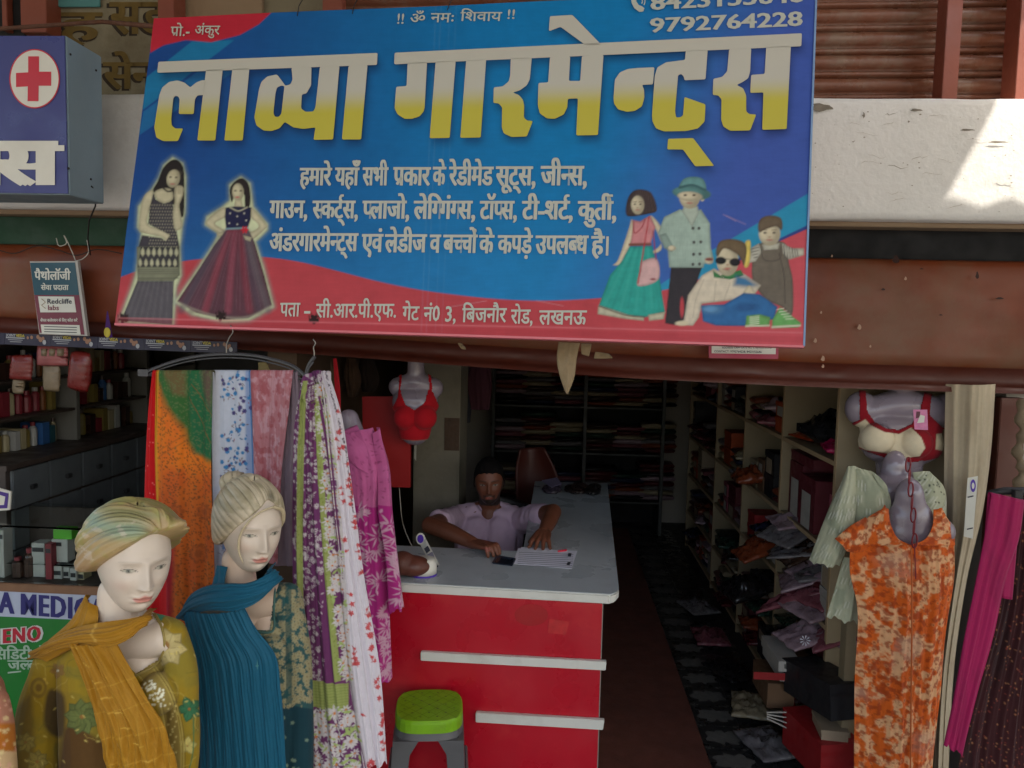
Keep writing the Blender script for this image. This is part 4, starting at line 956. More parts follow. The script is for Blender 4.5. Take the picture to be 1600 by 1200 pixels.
# hanging packets
def sachet(name, pts, Y, m, label, cat, puff=.012, parent=None, n=14):
    (x0, y0), (x1, y1), (x2, y2), (x3, y3) = pts
    L = [at(x0, y0, Y), at(x3, y3, Y)]; Rr = [at(x1, y1, Y), at(x2, y2, Y)]
    fr = patch(name, L, Rr, n, n, m, parent, fold=lambda U, V: puff * (16 * U * (1 - U) * V * (1 - V))**.6 + .003 * np.sin(V * 30) * U)
    md = fr.modifiers.new('t', 'SOLIDIFY'); md.thickness = puff * .9; md.offset = -1
    if label: tagp(fr, label, cat)
    return fr
M_redp = mat('red_plastic_pack', C(104, 30, 26, 1.4), .3, var=.3, scale=30); M_pinkp = mat('pink_pack', C(130, 70, 70, 1.5), .35, var=.25, scale=18); M_beigep = mat('beige_pack', C(110, 96, 76, 1.5), .4, var=.3, scale=25)
sachet('hanging_packet', [(22, 557), (52, 557), (50, 592), (18, 590)], 2.98, M_redp, 'shiny red plastic packet hanging below the pennant strip at the far left', 'packet')
tt = thing('roll_pack', 'pink pack of three rolls hanging under the pennant strip', 'pack', at(85, 570, 2.99))
sachet('wrapper', [(62, 541), (107, 543), (107, 569), (61, 569)], 2.985, M_pinkp, None, None, parent=tt)
for k in range(3): MB().tube([at(67 + 12.5 * k + 3, 545, 2.968), at(67 + 12.5 * k + 3, 556, 2.968)], .013, 10).obj('roll', M_beigep, tt, smooth=True)
sachet('hanging_packet', [(71, 571), (94, 571), (93, 609), (72, 608)], 3.0, M_beigep, 'beige packet hanging under the pink pack of rolls', 'packet')
sachet('hanging_packet', [(118, 552), (142, 555), (138, 609), (112, 603)], 2.99, M_redp, 'long dark red pouch with a white side hanging in the pharmacy opening', 'packet', .02)
sachet('hanging_packet', [(25, 592), (38, 592), (36, 612), (24, 612)], 3.0, M_beigep, 'small pale packet hanging under the red packet', 'packet')
# glass display counter
gcnt = thing('glass_counter', 'glass fronted medicine counter with wooden rail and printed skirt at the left edge', 'display counter', (-1.9, 2.75, 0))
YF = 2.74; zT = at(60, 826, YF).z; zR1 = at(60, 912, YF).z; zR0 = at(60, 925, YF).z; XE = -1.42; XB = -2.9
M_gls = bpy.data.materials.new('clear_glass'); n_, b_ = _nodes(M_gls); setin(b_, 'Transmission Weight', 1); setin(b_, 'Roughness', .02); setin(b_, 'Base Color', (.9, .96, .94, 1)); setin(b_, 'IOR', 1.1)
boxo('rear_panel', M_cabt, XB, XE, 3.06, 3.08, .02, zT - .004, gcnt); boxo('end_panel', M_cabt, XE - .015, XE, YF + .006, 3.058, .02, zR0, gcnt)
boxo('glass_top', M_gls, XB, XE, YF, 3.1, zT, zT + .008, gcnt, bev=.001); boxo('glass_front', M_gls, XB, XE, YF + .002, YF + .006, zR1 + .001, zT - .001, gcnt, bev=0)
boxo('base_shelf', M_cabt, XB, XE - .017, YF + .01, 3.055, zR0 + .002, zR1 - .006, gcnt)
boxo('wooden_rail', mat('brown_rail', C(112, 80, 56, 1.5), .5, var=.2, scale=12), XB, XE + .005, YF - .012, YF + .0015, zR0, zR1, gcnt, bev=.003)
boxo('skirt_panel', M_cabt, XB, XE, YF - .001, YF + .004, .02, zR0 - .001, gcnt, bev=0)
zW = at(60, 965, YF).z
boxo('white_print', mat('skirt_white', C(150, 156, 172, 1.6), .5), XB, XE + .002, YF - .0045, YF - .002, zW, zR0 - .002, gcnt, bev=0)
boxo('green_print', mat('skirt_green', C(24, 98, 34, 1.6), .4, var=.08), XB, XE + .002, YF - .0045, YF - .002, .3, zW - .0005, gcnt, bev=0)
fk = lambda o: (lambda x, y: at(x, y, YF - .005 - o))
M_nb = mat('navy_letters', C(36, 34, 92, 1.5), .5)
TRK[0] = .07; text_obj('lettering', 'VA MEDICAL', fk(.001), M_nb, gcnt, -24, 182, 922, 955, 937, 972, bold=.055, head=.72)
M_er = mat('eno_red', C(158, 26, 44, 1.5), .45); M_ew = mat('eno_white', C(176, 176, 170, 1.6), .45)
text_obj('lettering', 'ENO', fk(.001), M_ew, gcnt, 3.5, 65, 981, 1006.5, 975.5, 1002, bold=.11, head=.72)
text_obj('lettering', 'ENO', fk(.002), M_er, gcnt, 5.5, 63, 982.5, 1005, 977, 1000.5, bold=.05, head=.72); 
TRK[0] = 0.
M_eg = mat('eno_pale', C(150, 170, 150, 1.4), .5)
text_obj('lettering', 'एसिडिटी से', fk(.001), M_eg, gcnt, -26, 72, 1015, 1030, bold=.03); text_obj('lettering', 'जल्द', fk(.001), M_eg, gcnt, 12, 58, 1032, 1046, bold=.03)
MB().add([tuple(fk(.001)(x, y)) for x, y in ((12, 1050), (33, 1048), (33, 1050), (12, 1052.5))], [(0, 1, 2, 3)]).obj('print_line', M_eg, gcnt)
zs = zR1 - .004
goods = [('brown syrup bottle with orange label', 'b', 14, 31, 872, 6), ('dark bottle with a grey label', 'b', 33, 49, 858, 6), ('pair of tall white cartons', 'x', 49, 69, 848, 0), ('dark red and black carton', 'x', 70, 80, 850, 4), ('low white carton with black print', 'x', 71, 96, 884, 0), ('slim white carton', 'x', 97, 108, 886, 0), ('grey white carton half behind the turban', 'x', 109, 119, 888, 0), ('pale carton beside the turban mannequin', 'x', 120, 131, 890, 1), ('tan bottle cut by the picture edge', 'b', -2, 9, 880, 1), ('tall pale carton behind the tan bottle', 'x', -6, 5, 828, 0)]
for i, (lb_, kd, x0, x1, yt, ci) in enumerate(goods):
    Yg = 2.80 + .012 * (i % 3); a, b = at(x0, yt, Yg), at(x1, yt, Yg)
    if kd == 'x':
        t = thing('medicine_carton', lb_ + ' inside the glass counter', 'medicine box', (a.x, Yg, zs), 'cartons and bottles in the glass counter')
        boxo('carton', M_med[ci], a.x, b.x, Yg, Yg + .05, zs, a.z, t, bev=.001); boxo('print_band', mat('print_black', (.02, .02, .025), .5), a.x + .003, b.x - .003, Yg - .001, Yg - .0004, a.z - .035, a.z - .018, t, bev=0)
    else: bottle('syrup_bottle', ((a.x + b.x) / 2, Yg + .02, zs), (b.x - a.x) / 2, a.z - zs, M_med[ci], M_med[4], lb_ + ' inside the glass counter', 'bottle', 'cartons and bottles in the glass counter')
a, b = at(13.5, 893, 2.775), at(31, 911, 2.775)
t = tagp(boxo('medicine_carton', mat('lime_box', C(70, 150, 30, 1.4), .45), at(83, 826, 2.83).x, at(112, 826, 2.83).x, 2.83, 2.87, at(83, 842, 2.83).z, at(83, 827, 2.83).z, bev=.001), 'bright green carton on top of a white carton in the glass counter', 'medicine box')
t = thing('medicine_carton', 'white carton with black print holding up the green carton', 'medicine box', at(92, 878, 2.83))
boxo('carton', M_med[0], at(80, 842, 2.83).x, at(105, 842, 2.83).x, 2.83, 2.88, at(83, 878, 2.83).z, at(83, 842, 2.83).z - .001, t); boxo('print_band', MATS['print_black'], at(83, 842, 2.83).x, at(96, 842, 2.83).x, 2.8288, 2.8296, at(83, 853, 2.83).z, at(83, 847, 2.83).z, t, bev=0)
boxo('glass_shelf', M_gls, XB, XE - .02, 2.81, 3.05, at(92, 879, 2.83).z - .006, at(92, 879, 2.83).z - .001, gcnt, bev=0)
st = thing('payment_stand', 'white and purple payment stand at the left picture edge on the glass counter', 'payment stand', at(0, 800, 2.85))
rect_px('plate', M_lbw, [(-25, 757), (17, 768), (15, 797), (-25, 800)], 2.85, st, th=.01, bev=.002); rect_px('purple_frame', mat('purple_print', C(66, 40, 120, 1.4), .4), [(-25, 762), (13, 771), (11, 794), (-25, 796)], 2.847, st, th=.001); rect_px('inner_print', M_lbw, [(-25, 766), (8, 776), (6, 789), (-25, 790)], 2.8455, st, th=.001)
# ================================================================== CLOTHS AND MANNEQUINS
M_cot = vmat('printed_cotton', rough=.9, var=.06, scale=60, bump=.3, bscale=900, sheen=.05)
M_silk = vmat('crinkled_chiffon', rough=.7, var=.07, scale=90, bump=.35, bscale=500, sheen=.05)
M_fig = vmat('glossy_mannequin', rough=.38, var=.04, scale=9, bump=.06, bscale=60, spec=.45)
M_lil = mat('lilac_plastic_form', C(120, 110, 120, 1.75), .25, var=.06, scale=3, coat=.3)
def sample(cv_, X, Y):
    fi = np.clip((Y - cv_.y0) / cv_.dy, 0, cv_.ny - 1.001); fj = np.clip((X - cv_.x0) / cv_.dx, 0, cv_.nx - 1.001); i = fi.astype(int); j = fj.astype(int)
    a, b = (fi - i)[..., None], (fj - j)[..., None]; A = cv_.A
    return (A[i, j] * (1 - b) + A[i, j + 1] * b) * (1 - a) + (A[i + 1, j] * (1 - b) + A[i + 1, j + 1] * b) * a
def cloth(name, L, Rr, Y, cvs, m=None, step=1.25, nf=5, amp=.012, seed=1, bulge=0., parent=None, label=None, cat=None, group=None, over=0, drift=.25, hem=0., col=None, extra=None, thick=.0012):
    """hanging or wrapped cloth; edges in picture columns/rows with depth, print laid out on the same drawing"""
    L = [(q[0], q[1], q[2] if len(q) > 2 else Y) for q in L]; Rr = [(q[0], q[1], q[2] if len(q) > 2 else Y) for q in Rr]
    ln_ = max(sum(math.hypot(L[i + 1][0] - L[i][0], L[i + 1][1] - L[i][1]) for i in range(len(L) - 1)), 20); wd_ = max(math.hypot(Rr[i][0] - L[i][0], Rr[i][1] - L[i][1]) for i in range(min(len(L), len(Rr))))
    nv = int(ln_ / step) + 2; nu = int(wd_ / step) + 4
    A = spline(L, nv); B = spline(Rr, nv); u = np.linspace(0, 1, nu); U, V = np.meshgrid(u, np.linspace(0, 1, nv))
    G = A[:, None] * (1 - u)[None, :, None] + B[:, None] * u[None, :, None]
    if hem: G[..., 1] += hem * sst(.9, 1, V) * (np.sin(U * 31 + seed) * .5 + np.sin(U * 13 + seed * 2))
    d = np.stack([(G[..., 0] - 800) / FPX, (600 - G[..., 1]) / FPX, -np.ones_like(U)], -1) @ np.array(W_FROM_C).T
    P = np.array(CAM) + d * (G[..., 2] / d[..., 1])[..., None]
    du = np.gradient(P, axis=1); dv = np.gradient(P, axis=0); N = np.cross(du, dv); N /= np.linalg.norm(N, axis=-1, keepdims=True) + 1e-12
    N *= np.where(N[..., 1:2] > 0, -1, 1)
    D = folds(U, V, nf, amp, seed, drift) + bulge * 4 * U * (1 - U) + .0015 * (fbm(U * 14 + seed, V * 20) - .5)
    if extra is not None: D = D + extra(U, V)
    P = P + N * D[..., None]
    cols = sample(cvs, G[..., 0], G[..., 1]) if cvs is not None else np.zeros(U.shape + (3,)) + np.array(col)
    if over:   # the top runs over the bar and down behind
        k = 14; t = np.linspace(PI, 0, k)[:, None, None]; r_ = .009; top = P[0][None]
        back = top + np.concatenate([0 * t, r_ - r_ * np.cos(PI - t) * 0, 0 * t], -1)
        a = np.linspace(0, PI, k)[:, None, None]
        arc = top + np.concatenate([0 * a, r_ - r_ * np.cos(a), r_ * np.sin(a)], -1)
        dn = np.linspace(0, over, 30)[1:, None, None]; drop = arc[-1][None] + np.concatenate([0 * dn, .02 * dn, -dn], -1)
        P = np.concatenate([drop[::-1], arc[::-1][:-1], P], 0); cols = np.concatenate([np.repeat(cols[:1], len(drop) + k - 1, 0), cols], 0)
    o = link(name, grid_mesh(name, P, cols), m or M_cot, parent, label)
    if thick: md = o.modifiers.new('t', 'SOLIDIFY'); md.thickness = thick; md.offset = 0
    if cat: tagp(o, label, cat, group)
    return o
def dress_mesh(mb, voxel, cvs, hole=None, skinp=None, skinc=None, smooth=8, wrinkle=.004, seed=3, name='garment'):
    me = fuse(mb, voxel, smooth, name); P = coords(me)
    N = np.empty(len(P) * 3, np.float32); me.vertices.foreach_get('normal', N); N = N.reshape(-1, 3)
    X, Y = to_px(P)
    w1 = np.array([mnoise.noise(Vector((p[0] * 26, p[1] * 26 + seed, p[2] * 9))) for p in P]) if len(P) < 160000 else np.sin(P[:, 0] * 60 + 2 * np.sin(P[:, 2] * 14)) * .4
    if skinp is not None:
        xs, ys = [p[0] for p in hole], [p[1] for p in hole]; far = (X < min(xs) - 14) | (X > max(xs) + 14) | (Y < min(ys) - 14) | (Y > max(ys) + 45) | (P[:, 1] > np.median(P[:, 1]) + .03)
        m2_ = me.copy(); m2_.name = 'chest'; setcoords(m2_, P - N * .006); setcol(m2_, np.zeros((len(P), 3)) + np.array(skinc)); bm = bmesh.new(); bm.from_mesh(m2_); bm.verts.ensure_lookup_table()
        bmesh.ops.delete(bm, geom=[bm.verts[i] for i in np.where(far)[0]], context='VERTS'); bm.to_mesh(m2_); bm.free(); link('chest', m2_, M_fig, skinp)
    P2 = P + N * (wrinkle * w1)[:, None]; setcoords(me, P2)
    setcol(me, sample(cvs, X, Y))
    if hole is not None:
        hc = Canvas(min(p[0] for p in hole) - 5, min(p[1] for p in hole) - 5, max(p[0] for p in hole) + 5, max(p[1] for p in hole) + 5, 1, (0, 0, 0)); hc.poly(hole, (1, 1, 1))
        ymid = np.median(P[:, 1]); ins = (X > hc.x0) & (X < hc.x1) & (Y > hc.y0) & (Y < hc.y1) & (P[:, 1] < ymid + .06)
        v = np.zeros(len(P), bool); v[ins] = sample(hc, X[ins], Y[ins])[:, 0] > .5
        bm = bmesh.new(); bm.from_mesh(me); bm.verts.ensure_lookup_table()
        bmesh.ops.delete(bm, geom=[bm.verts[i] for i in np.where(v)[0]], context='VERTS'); bm.to_mesh(me); bm.free()
    return me
# ---- heads
def head_grid(nu=250, nv=210, kind='mannequin'):
    s = np.linspace(-PI, PI, nu, endpoint=False); th = s - .42 * np.sin(s); h = 1 - 2 * (np.linspace(0.0, 1, nv)); h = np.sign(h) * np.sin(np.abs(h) * PI / 2) ** .93
    TH, H = np.meshgrid(th, h)
    p = np.where(H > 0, 2.15, 2.5); r = np.clip(1 - np.abs(H)**p, 0, 1)**(1 / p)
    cx, cy = np.sin(TH), -np.cos(TH); q = 2.25; kk = (np.abs(cx)**q + np.abs(cy)**q)**(-1 / q); cx, cy = cx * kk, cy * kk
    t = np.clip(-H, 0, 1); X = .076 * r * cx * (1 - .34 * t**1.3); fr = np.clip(-cy, 0, 1)
    Y = .098 * r * cy; Y = np.where(cy > 0, Y * (1 - .45 * t), Y * (1 - .10 * t)) - .020 * t**1.3
    Z = .118 * H
    g = lambda x0, z0, gx, gz: np.exp(-((X - x0) / gx)**2 - ((Z - z0) / gz)**2) * fr
    d = 0
    for sd in (-1, 1):
        d = d + .0035 * g(sd * .028, .021, .024, .007) - .0135 * g(sd * .033, .001, .019, .0125) + .0075 * g(sd * .034, -.001, .0125, .0072)
        d = d + .005 * g(sd * .047, -.028, .020, .018) + .0065 * g(sd * .0105, -.0385, .0052, .0055) - .003 * g(sd * .03, -.058, .012, .016)
    ridge = np.interp(Z, [-.052, -.0445, -.039, -.03, .0, .012, .03], [0, .006, .0225, .0215, .011, .006, 0]); d = d + ridge * np.exp(-(X / (.0085 + .003 * sst(0, -.035, Z)))**2) * fr
    wl = np.exp(-(X / .0215)**4)
    d = d + fr * wl * (.0065 * np.exp(-((Z + .0615 - .0015 * np.cos(X * 260)) / .0042)**2) + .0075 * np.exp(-((Z + .0715) / .0048)**2) - .0035 * np.exp(-((Z + .0662) / .0016)**2))
    d = d - .002 * g(0, -.0535, .004, .004) - .0035 * g(0, -.081, .016, .005) + .0065 * g(0, -.098, .018, .012)
    Y = Y - d
    return X, Y, Z, fr, TH
def face_paint(X, Z, fr, base, lip, dark, white, iris, man=False):
    c = np.zeros(X.shape + (3,)) + np.array(base)
    def mix(w_, col):
        nonlocal c; w_ = np.clip(w_, 0, 1)[..., None] * (fr[..., None] > .3); c = c * (1 - w_) + np.array(col) * w_
    mix(.35 * np.exp(-((np.abs(X) - .045) / .016)**2 - ((Z + .034) / .014)**2), np.array(lip) * .5 + np.array(base) * .5)
    top = .0046 * np.cos(np.clip(X / .0215, -1.57, 1.57)); lipw = 1 / (1 + np.exp((np.abs(X) - .0205) / .0012))
    up = 1 / (1 + np.exp(-(Z + .0725 + .0 + .004 * (X / .021)**2) / .0007)); dn = 1 / (1 + np.exp((Z + .0588 - .0012 * np.cos(X * 300) + .005 * (X / .021)**2) / .0007)); lo = 1 / (1 + np.exp(-(Z + .0765 - .008 * (X / .021)**2) / .0007))
    mix(lipw * lo * dn, lip); mix(lipw * np.exp(-((Z + .0665) / .0009)**2), np.array(lip) * .35)
    for sd in (-1, 1):
        x = (X - sd * .033) * sd; lid = .0044 * (1 - (x / .0158)**2) + .0007 * x / .0158; low = -.0040 * (1 - (x / .0158)**2) + .0004
        ins = (np.abs(x) < .0158) * 1 / (1 + np.exp(-(lid - Z) / .00035)) / (1 + np.exp(-(Z - low) / .00035))
        mix(ins, white); ir = np.hypot(x + (0 if man else -.002), Z - .0006); mix(ins * (ir < .0048), iris); mix(ins * (ir < .0022), np.array(iris) * .2)
        mix(np.exp(-((Z - lid) / (.00085 if not man else .0013))**2) * (np.abs(x) < .0165), dark); mix(.45 * np.exp(-((Z - low) / .0006)**2) * (np.abs(x) < .0155), dark)
        mix((.55 if not man else .0) * np.exp(-((Z - lid - .0038) / .0008)**2) * (np.abs(x) < .0155), np.array(base) * .62)
        arch = .0195 + .003 * (1 - ((x + .001) / .021)**2); mix((.34 if not man else .95) * np.exp(-((Z - arch) / (.0013 if not man else .0026))**2) * (np.abs(x) < .021), dark if man else np.array(base) * .55)
    for sd in (-1, 1): mix(.5 * np.exp(-((X - sd * .0065) / .0028)**2 - ((Z + .0455) / .0016)**2), np.array(base) * .35)
    return c
def rotm(yaw, pitch, roll): return np.array(Matrix.Rotation(R(roll), 3, 'Y') @ Matrix.Rotation(R(yaw), 3, 'Z') @ Matrix.Rotation(R(pitch), 3, 'X'))
CRM = C(224, 208, 190, 1.12); PNK = C(196, 132, 118, 1.3)
def mannequin_head(name, pc, Y, yaw, pitch, roll, sc, parent):
    X, Yg, Z, fr, TH = head_grid(); P = np.stack([X, Yg, Z], -1); dirt = fbm(TH * 3, Z * 40, 4)
    c = face_paint(X, Z, fr, CRM, PNK, C(96, 84, 76, 1.2), C(176, 168, 150, 1.2), C(118, 118, 104, 1.2)); c *= (1 - .10 * dirt)[..., None]
    RM = rotm(yaw, pitch, roll); c0 = a3(at(pc[0], pc[1], Y)); front = RM @ np.array((0, -.088, 0)) * sc
    o_ = c0 - front; o_[1] = Y + .088 * sc; P = P * sc @ RM.T + o_
    return link(name, grid_mesh(name, P, c, closed_u=True, flip=True), M_fig, parent), o_, RM
def headwear(blobs, o_, RM, sc, knot, nr, amp, paint, voxel=.0028, fade=.25, name='turban', parent=None, twist=0., label=None):
    mb = MB(); Mw = Matrix(RM.tolist())
    for (c, r_, rot) in blobs:
        mb.sphere(Vector(RM @ np.array(c) * sc + o_), tuple(q * sc for q in r_), 40, 28, Mw @ Matrix.Rotation(R(rot[0]), 3, 'X') @ Matrix.Rotation(R(rot[1]), 3, 'Y') if rot else Mw)
    me = fuse(mb, voxel * sc, 10, name); P = coords(me); N = np.empty(len(P) * 3, np.float32); me.vertices.foreach_get('normal', N); N = N.reshape(-1, 3)
    Lc = (P - o_) @ RM / sc; ctr = np.array(blobs[0][0]); a = np.array(knot) - ctr; a /= np.linalg.norm(a)
    b = np.cross(a, (0, 0, 1.)); b /= np.linalg.norm(b); c = np.cross(a, b); v = Lc - ctr; al = np.arccos(np.clip((v @ a) / np.linalg.norm(v, axis=1), -1, 1)); ps = np.arctan2(v @ b, v @ c) + twist * al
    w_ = np.abs(np.sin(ps * nr / 2 + .8 * np.sin(ps * 1.7)))**.55; f_ = sst(.05, fade, al) * (1 - .4 * sst(2.2, 3., al))
    fine = np.sin(ps * nr * 3.3 + 2 * np.sin(ps * 2)) * .12
    setcoords(me, P + N * (amp * sc * ((w_ - .6) + fine) * f_)[:, None]); setcol(me, paint(ps, al, w_, Lc)); return link(name, me, M_fig, parent, label)

def wrap(o_, RM, sc, rim, off, prof_pts, paint, knot, nr, amp, name, parent, nu=260, nv=110, twist=0., fade=.3, m=None, bulge=None, ctr=(0, .02, .03), nfine=.12):
    """moulded covering that starts in a clean rim on the head and follows its shape"""
    TH = np.linspace(-PI, PI, nu, endpoint=False); s_ = np.linspace(0, 1, nv)
    zr = np.interp(TH, *zip(*rim), period=2 * PI); of = np.interp(TH, *zip(*off), period=2 * PI)
    for _ in range(4): zr = (np.roll(zr, 3) + zr + np.roll(zr, -3)) / 3; of = (np.roll(of, 3) + of + np.roll(of, -3)) / 3
    zr = zr + (.0035 * np.interp(np.linspace(0, 40, nu), np.arange(41), NR.rand(41) - .5) * 2 if name == 'hair' and nu == 160 else 0)
    T, S = np.meshgrid(TH, s_); zh = zr[None] + (.11799 - zr[None]) * np.sin(S * PI / 2); H = np.clip(zh / .118, -1, 1)
    p = np.where(H > 0, 2.15, 2.5); r = np.clip(1 - np.abs(H)**p, 0, 1)**(1 / p); cx, cy = np.sin(T), -np.cos(T); kk = (np.abs(cx)**2.25 + np.abs(cy)**2.25)**(-1 / 2.25)
    B = np.stack([.076 * r * cx * kk, .098 * r * cy * kk, zh], -1); N = B / np.array((.076, .098, .118))**2; N /= np.linalg.norm(N, axis=-1, keepdims=True)
    topk = np.interp(S, *zip(*prof_pts)); d = of[None] * topk + (0 if bulge is None else bulge(T, S)); L = B + N * d[..., None]; L[0] = B[0] - N[0] * .004
    a = np.array(knot) - np.array(ctr); a /= np.linalg.norm(a); b = np.cross(a, (0, 0, 1.)); b /= np.linalg.norm(b); c = np.cross(a, b); v = L - np.array(ctr)
    al = np.arccos(np.clip((v @ a) / np.linalg.norm(v, axis=-1), -1, 1)); ps = np.arctan2(v @ b, v @ c) + twist * al
    w_ = np.abs(np.sin(ps * nr / 2 + .8 * np.sin(ps * 1.7)))**.55; fine = np.sin(ps * nr * 3.3 + 2 * np.sin(ps * 2)) * nfine; f_ = sst(.03, fade, al) * (1 - .4 * sst(2.2, 3., al)) * sst(0, .04, S) * (1 - sst(.86, .99, S))
    L = L + N * (amp * ((w_ - .6) + fine) * f_)[..., None]; cols = paint(ps.ravel(), al.ravel(), w_.ravel(), L.reshape(-1, 3)).reshape(nv, nu, 3)
    cols *= (1 - .10 * fbm(L[..., 0] * 90 + 5, L[..., 2] * 90 + L[..., 1] * 50, 3))[..., None]
    P = L * sc @ RM.T + o_; return link(name, grid_mesh(name, P, cols, closed_u=True), m or M_fig, parent)
# ================================================================== turban mannequin
m1 = thing('turban_mannequin', 'cream mannequin bust with a sculpted turban wearing an embroidered mustard kurta and scarf', 'mannequin', at(190, 1300, 1.8))
_, o1, R1 = mannequin_head('head', (217, 896), 1.70, 46, 2, 5, 1.06, m1)
def tpaint(ps, al, w_, Lc):
    base = np.array(C(176, 150, 104, 1.25)); ye = np.array(C(168, 156, 92, 1.2)); gr = np.array(C(146, 164, 138, 1.2)); pk = np.array(C(180, 140, 108, 1.2))
    n = fbm(ps * 2 + 9, al * 3, 4); c = base + (ye - base) * sst(.40, .62, n)[:, None]
    z = Lc[:, 2]; xx = Lc[:, 0]
    g = np.exp(-((z - .093 - .12 * (xx + .03)) / .017)**2) * sst(.02, -.03, xx); c = c * (1 - .95 * g[:, None]) + gr * .95 * g[:, None]
    g2 = np.exp(-((z - .117 - .1 * (xx + .02)) / .008)**2) * sst(.06, .0, xx); c = c * (1 - .5 * g2[:, None]) + np.array(C(120, 132, 84)) * .5 * g2[:, None]
    g = sst(.05, -.02, z); c = c * (1 - .5 * g[:, None]) + pk * .5 * g[:, None]
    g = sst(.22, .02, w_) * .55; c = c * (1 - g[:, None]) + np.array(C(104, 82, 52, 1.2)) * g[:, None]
    sc_ = fbm(xx * 60, z * 60 + ps, 3); g = (sc_ > .74) * .4; return c * (1 - g[:, None]) + np.array(C(206, 190, 170)) * g[:, None]
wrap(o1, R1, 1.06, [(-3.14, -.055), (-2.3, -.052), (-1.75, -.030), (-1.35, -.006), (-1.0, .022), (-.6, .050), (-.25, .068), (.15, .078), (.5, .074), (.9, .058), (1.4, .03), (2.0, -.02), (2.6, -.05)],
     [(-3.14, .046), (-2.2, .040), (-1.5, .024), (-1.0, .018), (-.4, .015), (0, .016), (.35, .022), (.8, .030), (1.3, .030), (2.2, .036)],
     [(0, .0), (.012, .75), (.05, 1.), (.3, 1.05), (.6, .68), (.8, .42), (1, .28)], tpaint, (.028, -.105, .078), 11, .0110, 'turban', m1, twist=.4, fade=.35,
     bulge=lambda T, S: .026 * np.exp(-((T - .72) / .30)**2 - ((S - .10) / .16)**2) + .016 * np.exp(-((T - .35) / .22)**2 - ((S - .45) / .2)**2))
s1 = 1.75 / 1200
bd = MB(); limb(bd, [at(184, 925, 1.79), at(186, 985, 1.79), at(196, 1040, 1.82)], [.046, .050, .07], 20)
bd.sphere(at(212, 1010, 1.85), (.10, .05, .10), 32, 22)
limb(bd, [at(110, 1030, 1.84), at(185, 1010, 1.81), at(258, 995, 1.78)], [.042, .058, .042], 16); limb(bd, [at(200, 1060, 1.84), at(198, 1240, 1.86)], [.078, .07], 20)
me = fuse(bd, .004, 14, 'bust'); setcol(me, np.zeros((len(me.vertices), 3)) + np.array(CRM)); link('bust', me, M_fig, m1)
k1 = Canvas(0, 925, 335, 1290, 1., C(150, 124, 26, 1.25)); kx = k1
w_ = (slice(None), slice(None)); n1 = fbm(kx.X / 38, kx.Y / 38, 3); kx.mix(w_, sst(.5, .68, n1) * .5, C(122, 116, 46, 1.2)); kx.mix(w_, sst(.6, .75, fbm(kx.X / 26 + 9, kx.Y / 26, 3)) * .5, C(168, 138, 24, 1.2))
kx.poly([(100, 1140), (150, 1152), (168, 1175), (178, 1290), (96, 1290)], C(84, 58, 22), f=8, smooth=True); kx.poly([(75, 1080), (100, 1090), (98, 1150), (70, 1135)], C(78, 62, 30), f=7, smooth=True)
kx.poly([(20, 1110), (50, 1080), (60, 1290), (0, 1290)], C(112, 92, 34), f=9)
for (fx, fy, r_, n_, c_) in ((262, 1012, 30, 7, C(190, 172, 112, 1.2)), (250, 960, 9, 6, C(60, 140, 108, 1.3)), (90, 1048, 12, 5, C(160, 124, 50)), (128, 1120, 28, 9, C(112, 124, 66, 1.1)), (296, 1108, 20, 5, C(54, 112, 74, 1.2)), (293, 1165, 14, 5, C(190, 176, 100)), (40, 1160, 16, 7, C(150, 134, 66, 1.2)), (58, 1190, 18, 8, C(150, 134, 66, 1.2)), (66, 1068, 10, 6, C(190, 160, 60))):
    for i in range(n_):
        t = 2 * PI * i / n_ - fx; kx.leaf(fx, fy, r_ + 1.5, r_ * .80, t, np.array(c_) * .5); kx.leaf(fx, fy, r_, r_ * .66, t, np.array(c_) * (.82 + .2 * (i % 3) / 2)); kx.leaf(fx + 2 * math.cos(t), fy + 2 * math.sin(t), r_ * .7, r_ * .22, t, np.array(c_) * 1.12)
    for i in range(n_):
        t = 2 * PI * i / n_ - fx; kx.line([(fx, fy), (fx + r_ * .8 * math.cos(t), fy + r_ * .8 * math.sin(t))], 1.2, np.array(c_) * .62, a=.7)
    kx.ell(fx, fy, r_ * .12, r_ * .12, C(140, 96, 46))
kx.flower(90, 1048, 10.5, 5, C(130, 98, 40), rot=90, inner=.3); kx.ell(90, 1048, 1.6, 1.6, C(230, 220, 190))
for i in range(5): kx.ell(262 + 9 * math.cos(i * 1.26), 1012 + 11 * math.sin(i * 1.26), 12, 7, C(196, 180, 124, 1.2), rot=i * 1.26, a=.8); kx.line([(262, 1012), (262 + 24 * math.cos(i * 1.26), 1012 + 24 * math.sin(i * 1.26))], 1, C(120, 100, 60), a=.6)
kx.ell(260, 1008, 5, 7, C(150, 110, 60))
kx.ell(60, 1075, 13, 16, C(120, 96, 30)); kx.ell(60, 1075, 9, 11, C(142, 118, 34)); kx.ell(60, 1075, 5, 6, C(112, 88, 30))
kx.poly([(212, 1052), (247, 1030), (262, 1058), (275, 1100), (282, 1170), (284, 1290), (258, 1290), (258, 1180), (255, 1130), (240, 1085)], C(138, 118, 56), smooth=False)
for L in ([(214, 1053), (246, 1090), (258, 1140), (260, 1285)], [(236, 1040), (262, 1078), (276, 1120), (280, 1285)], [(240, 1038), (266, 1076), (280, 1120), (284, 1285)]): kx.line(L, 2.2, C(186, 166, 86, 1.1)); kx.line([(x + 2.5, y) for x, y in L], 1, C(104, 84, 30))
rr = np.random.RandomState(2)
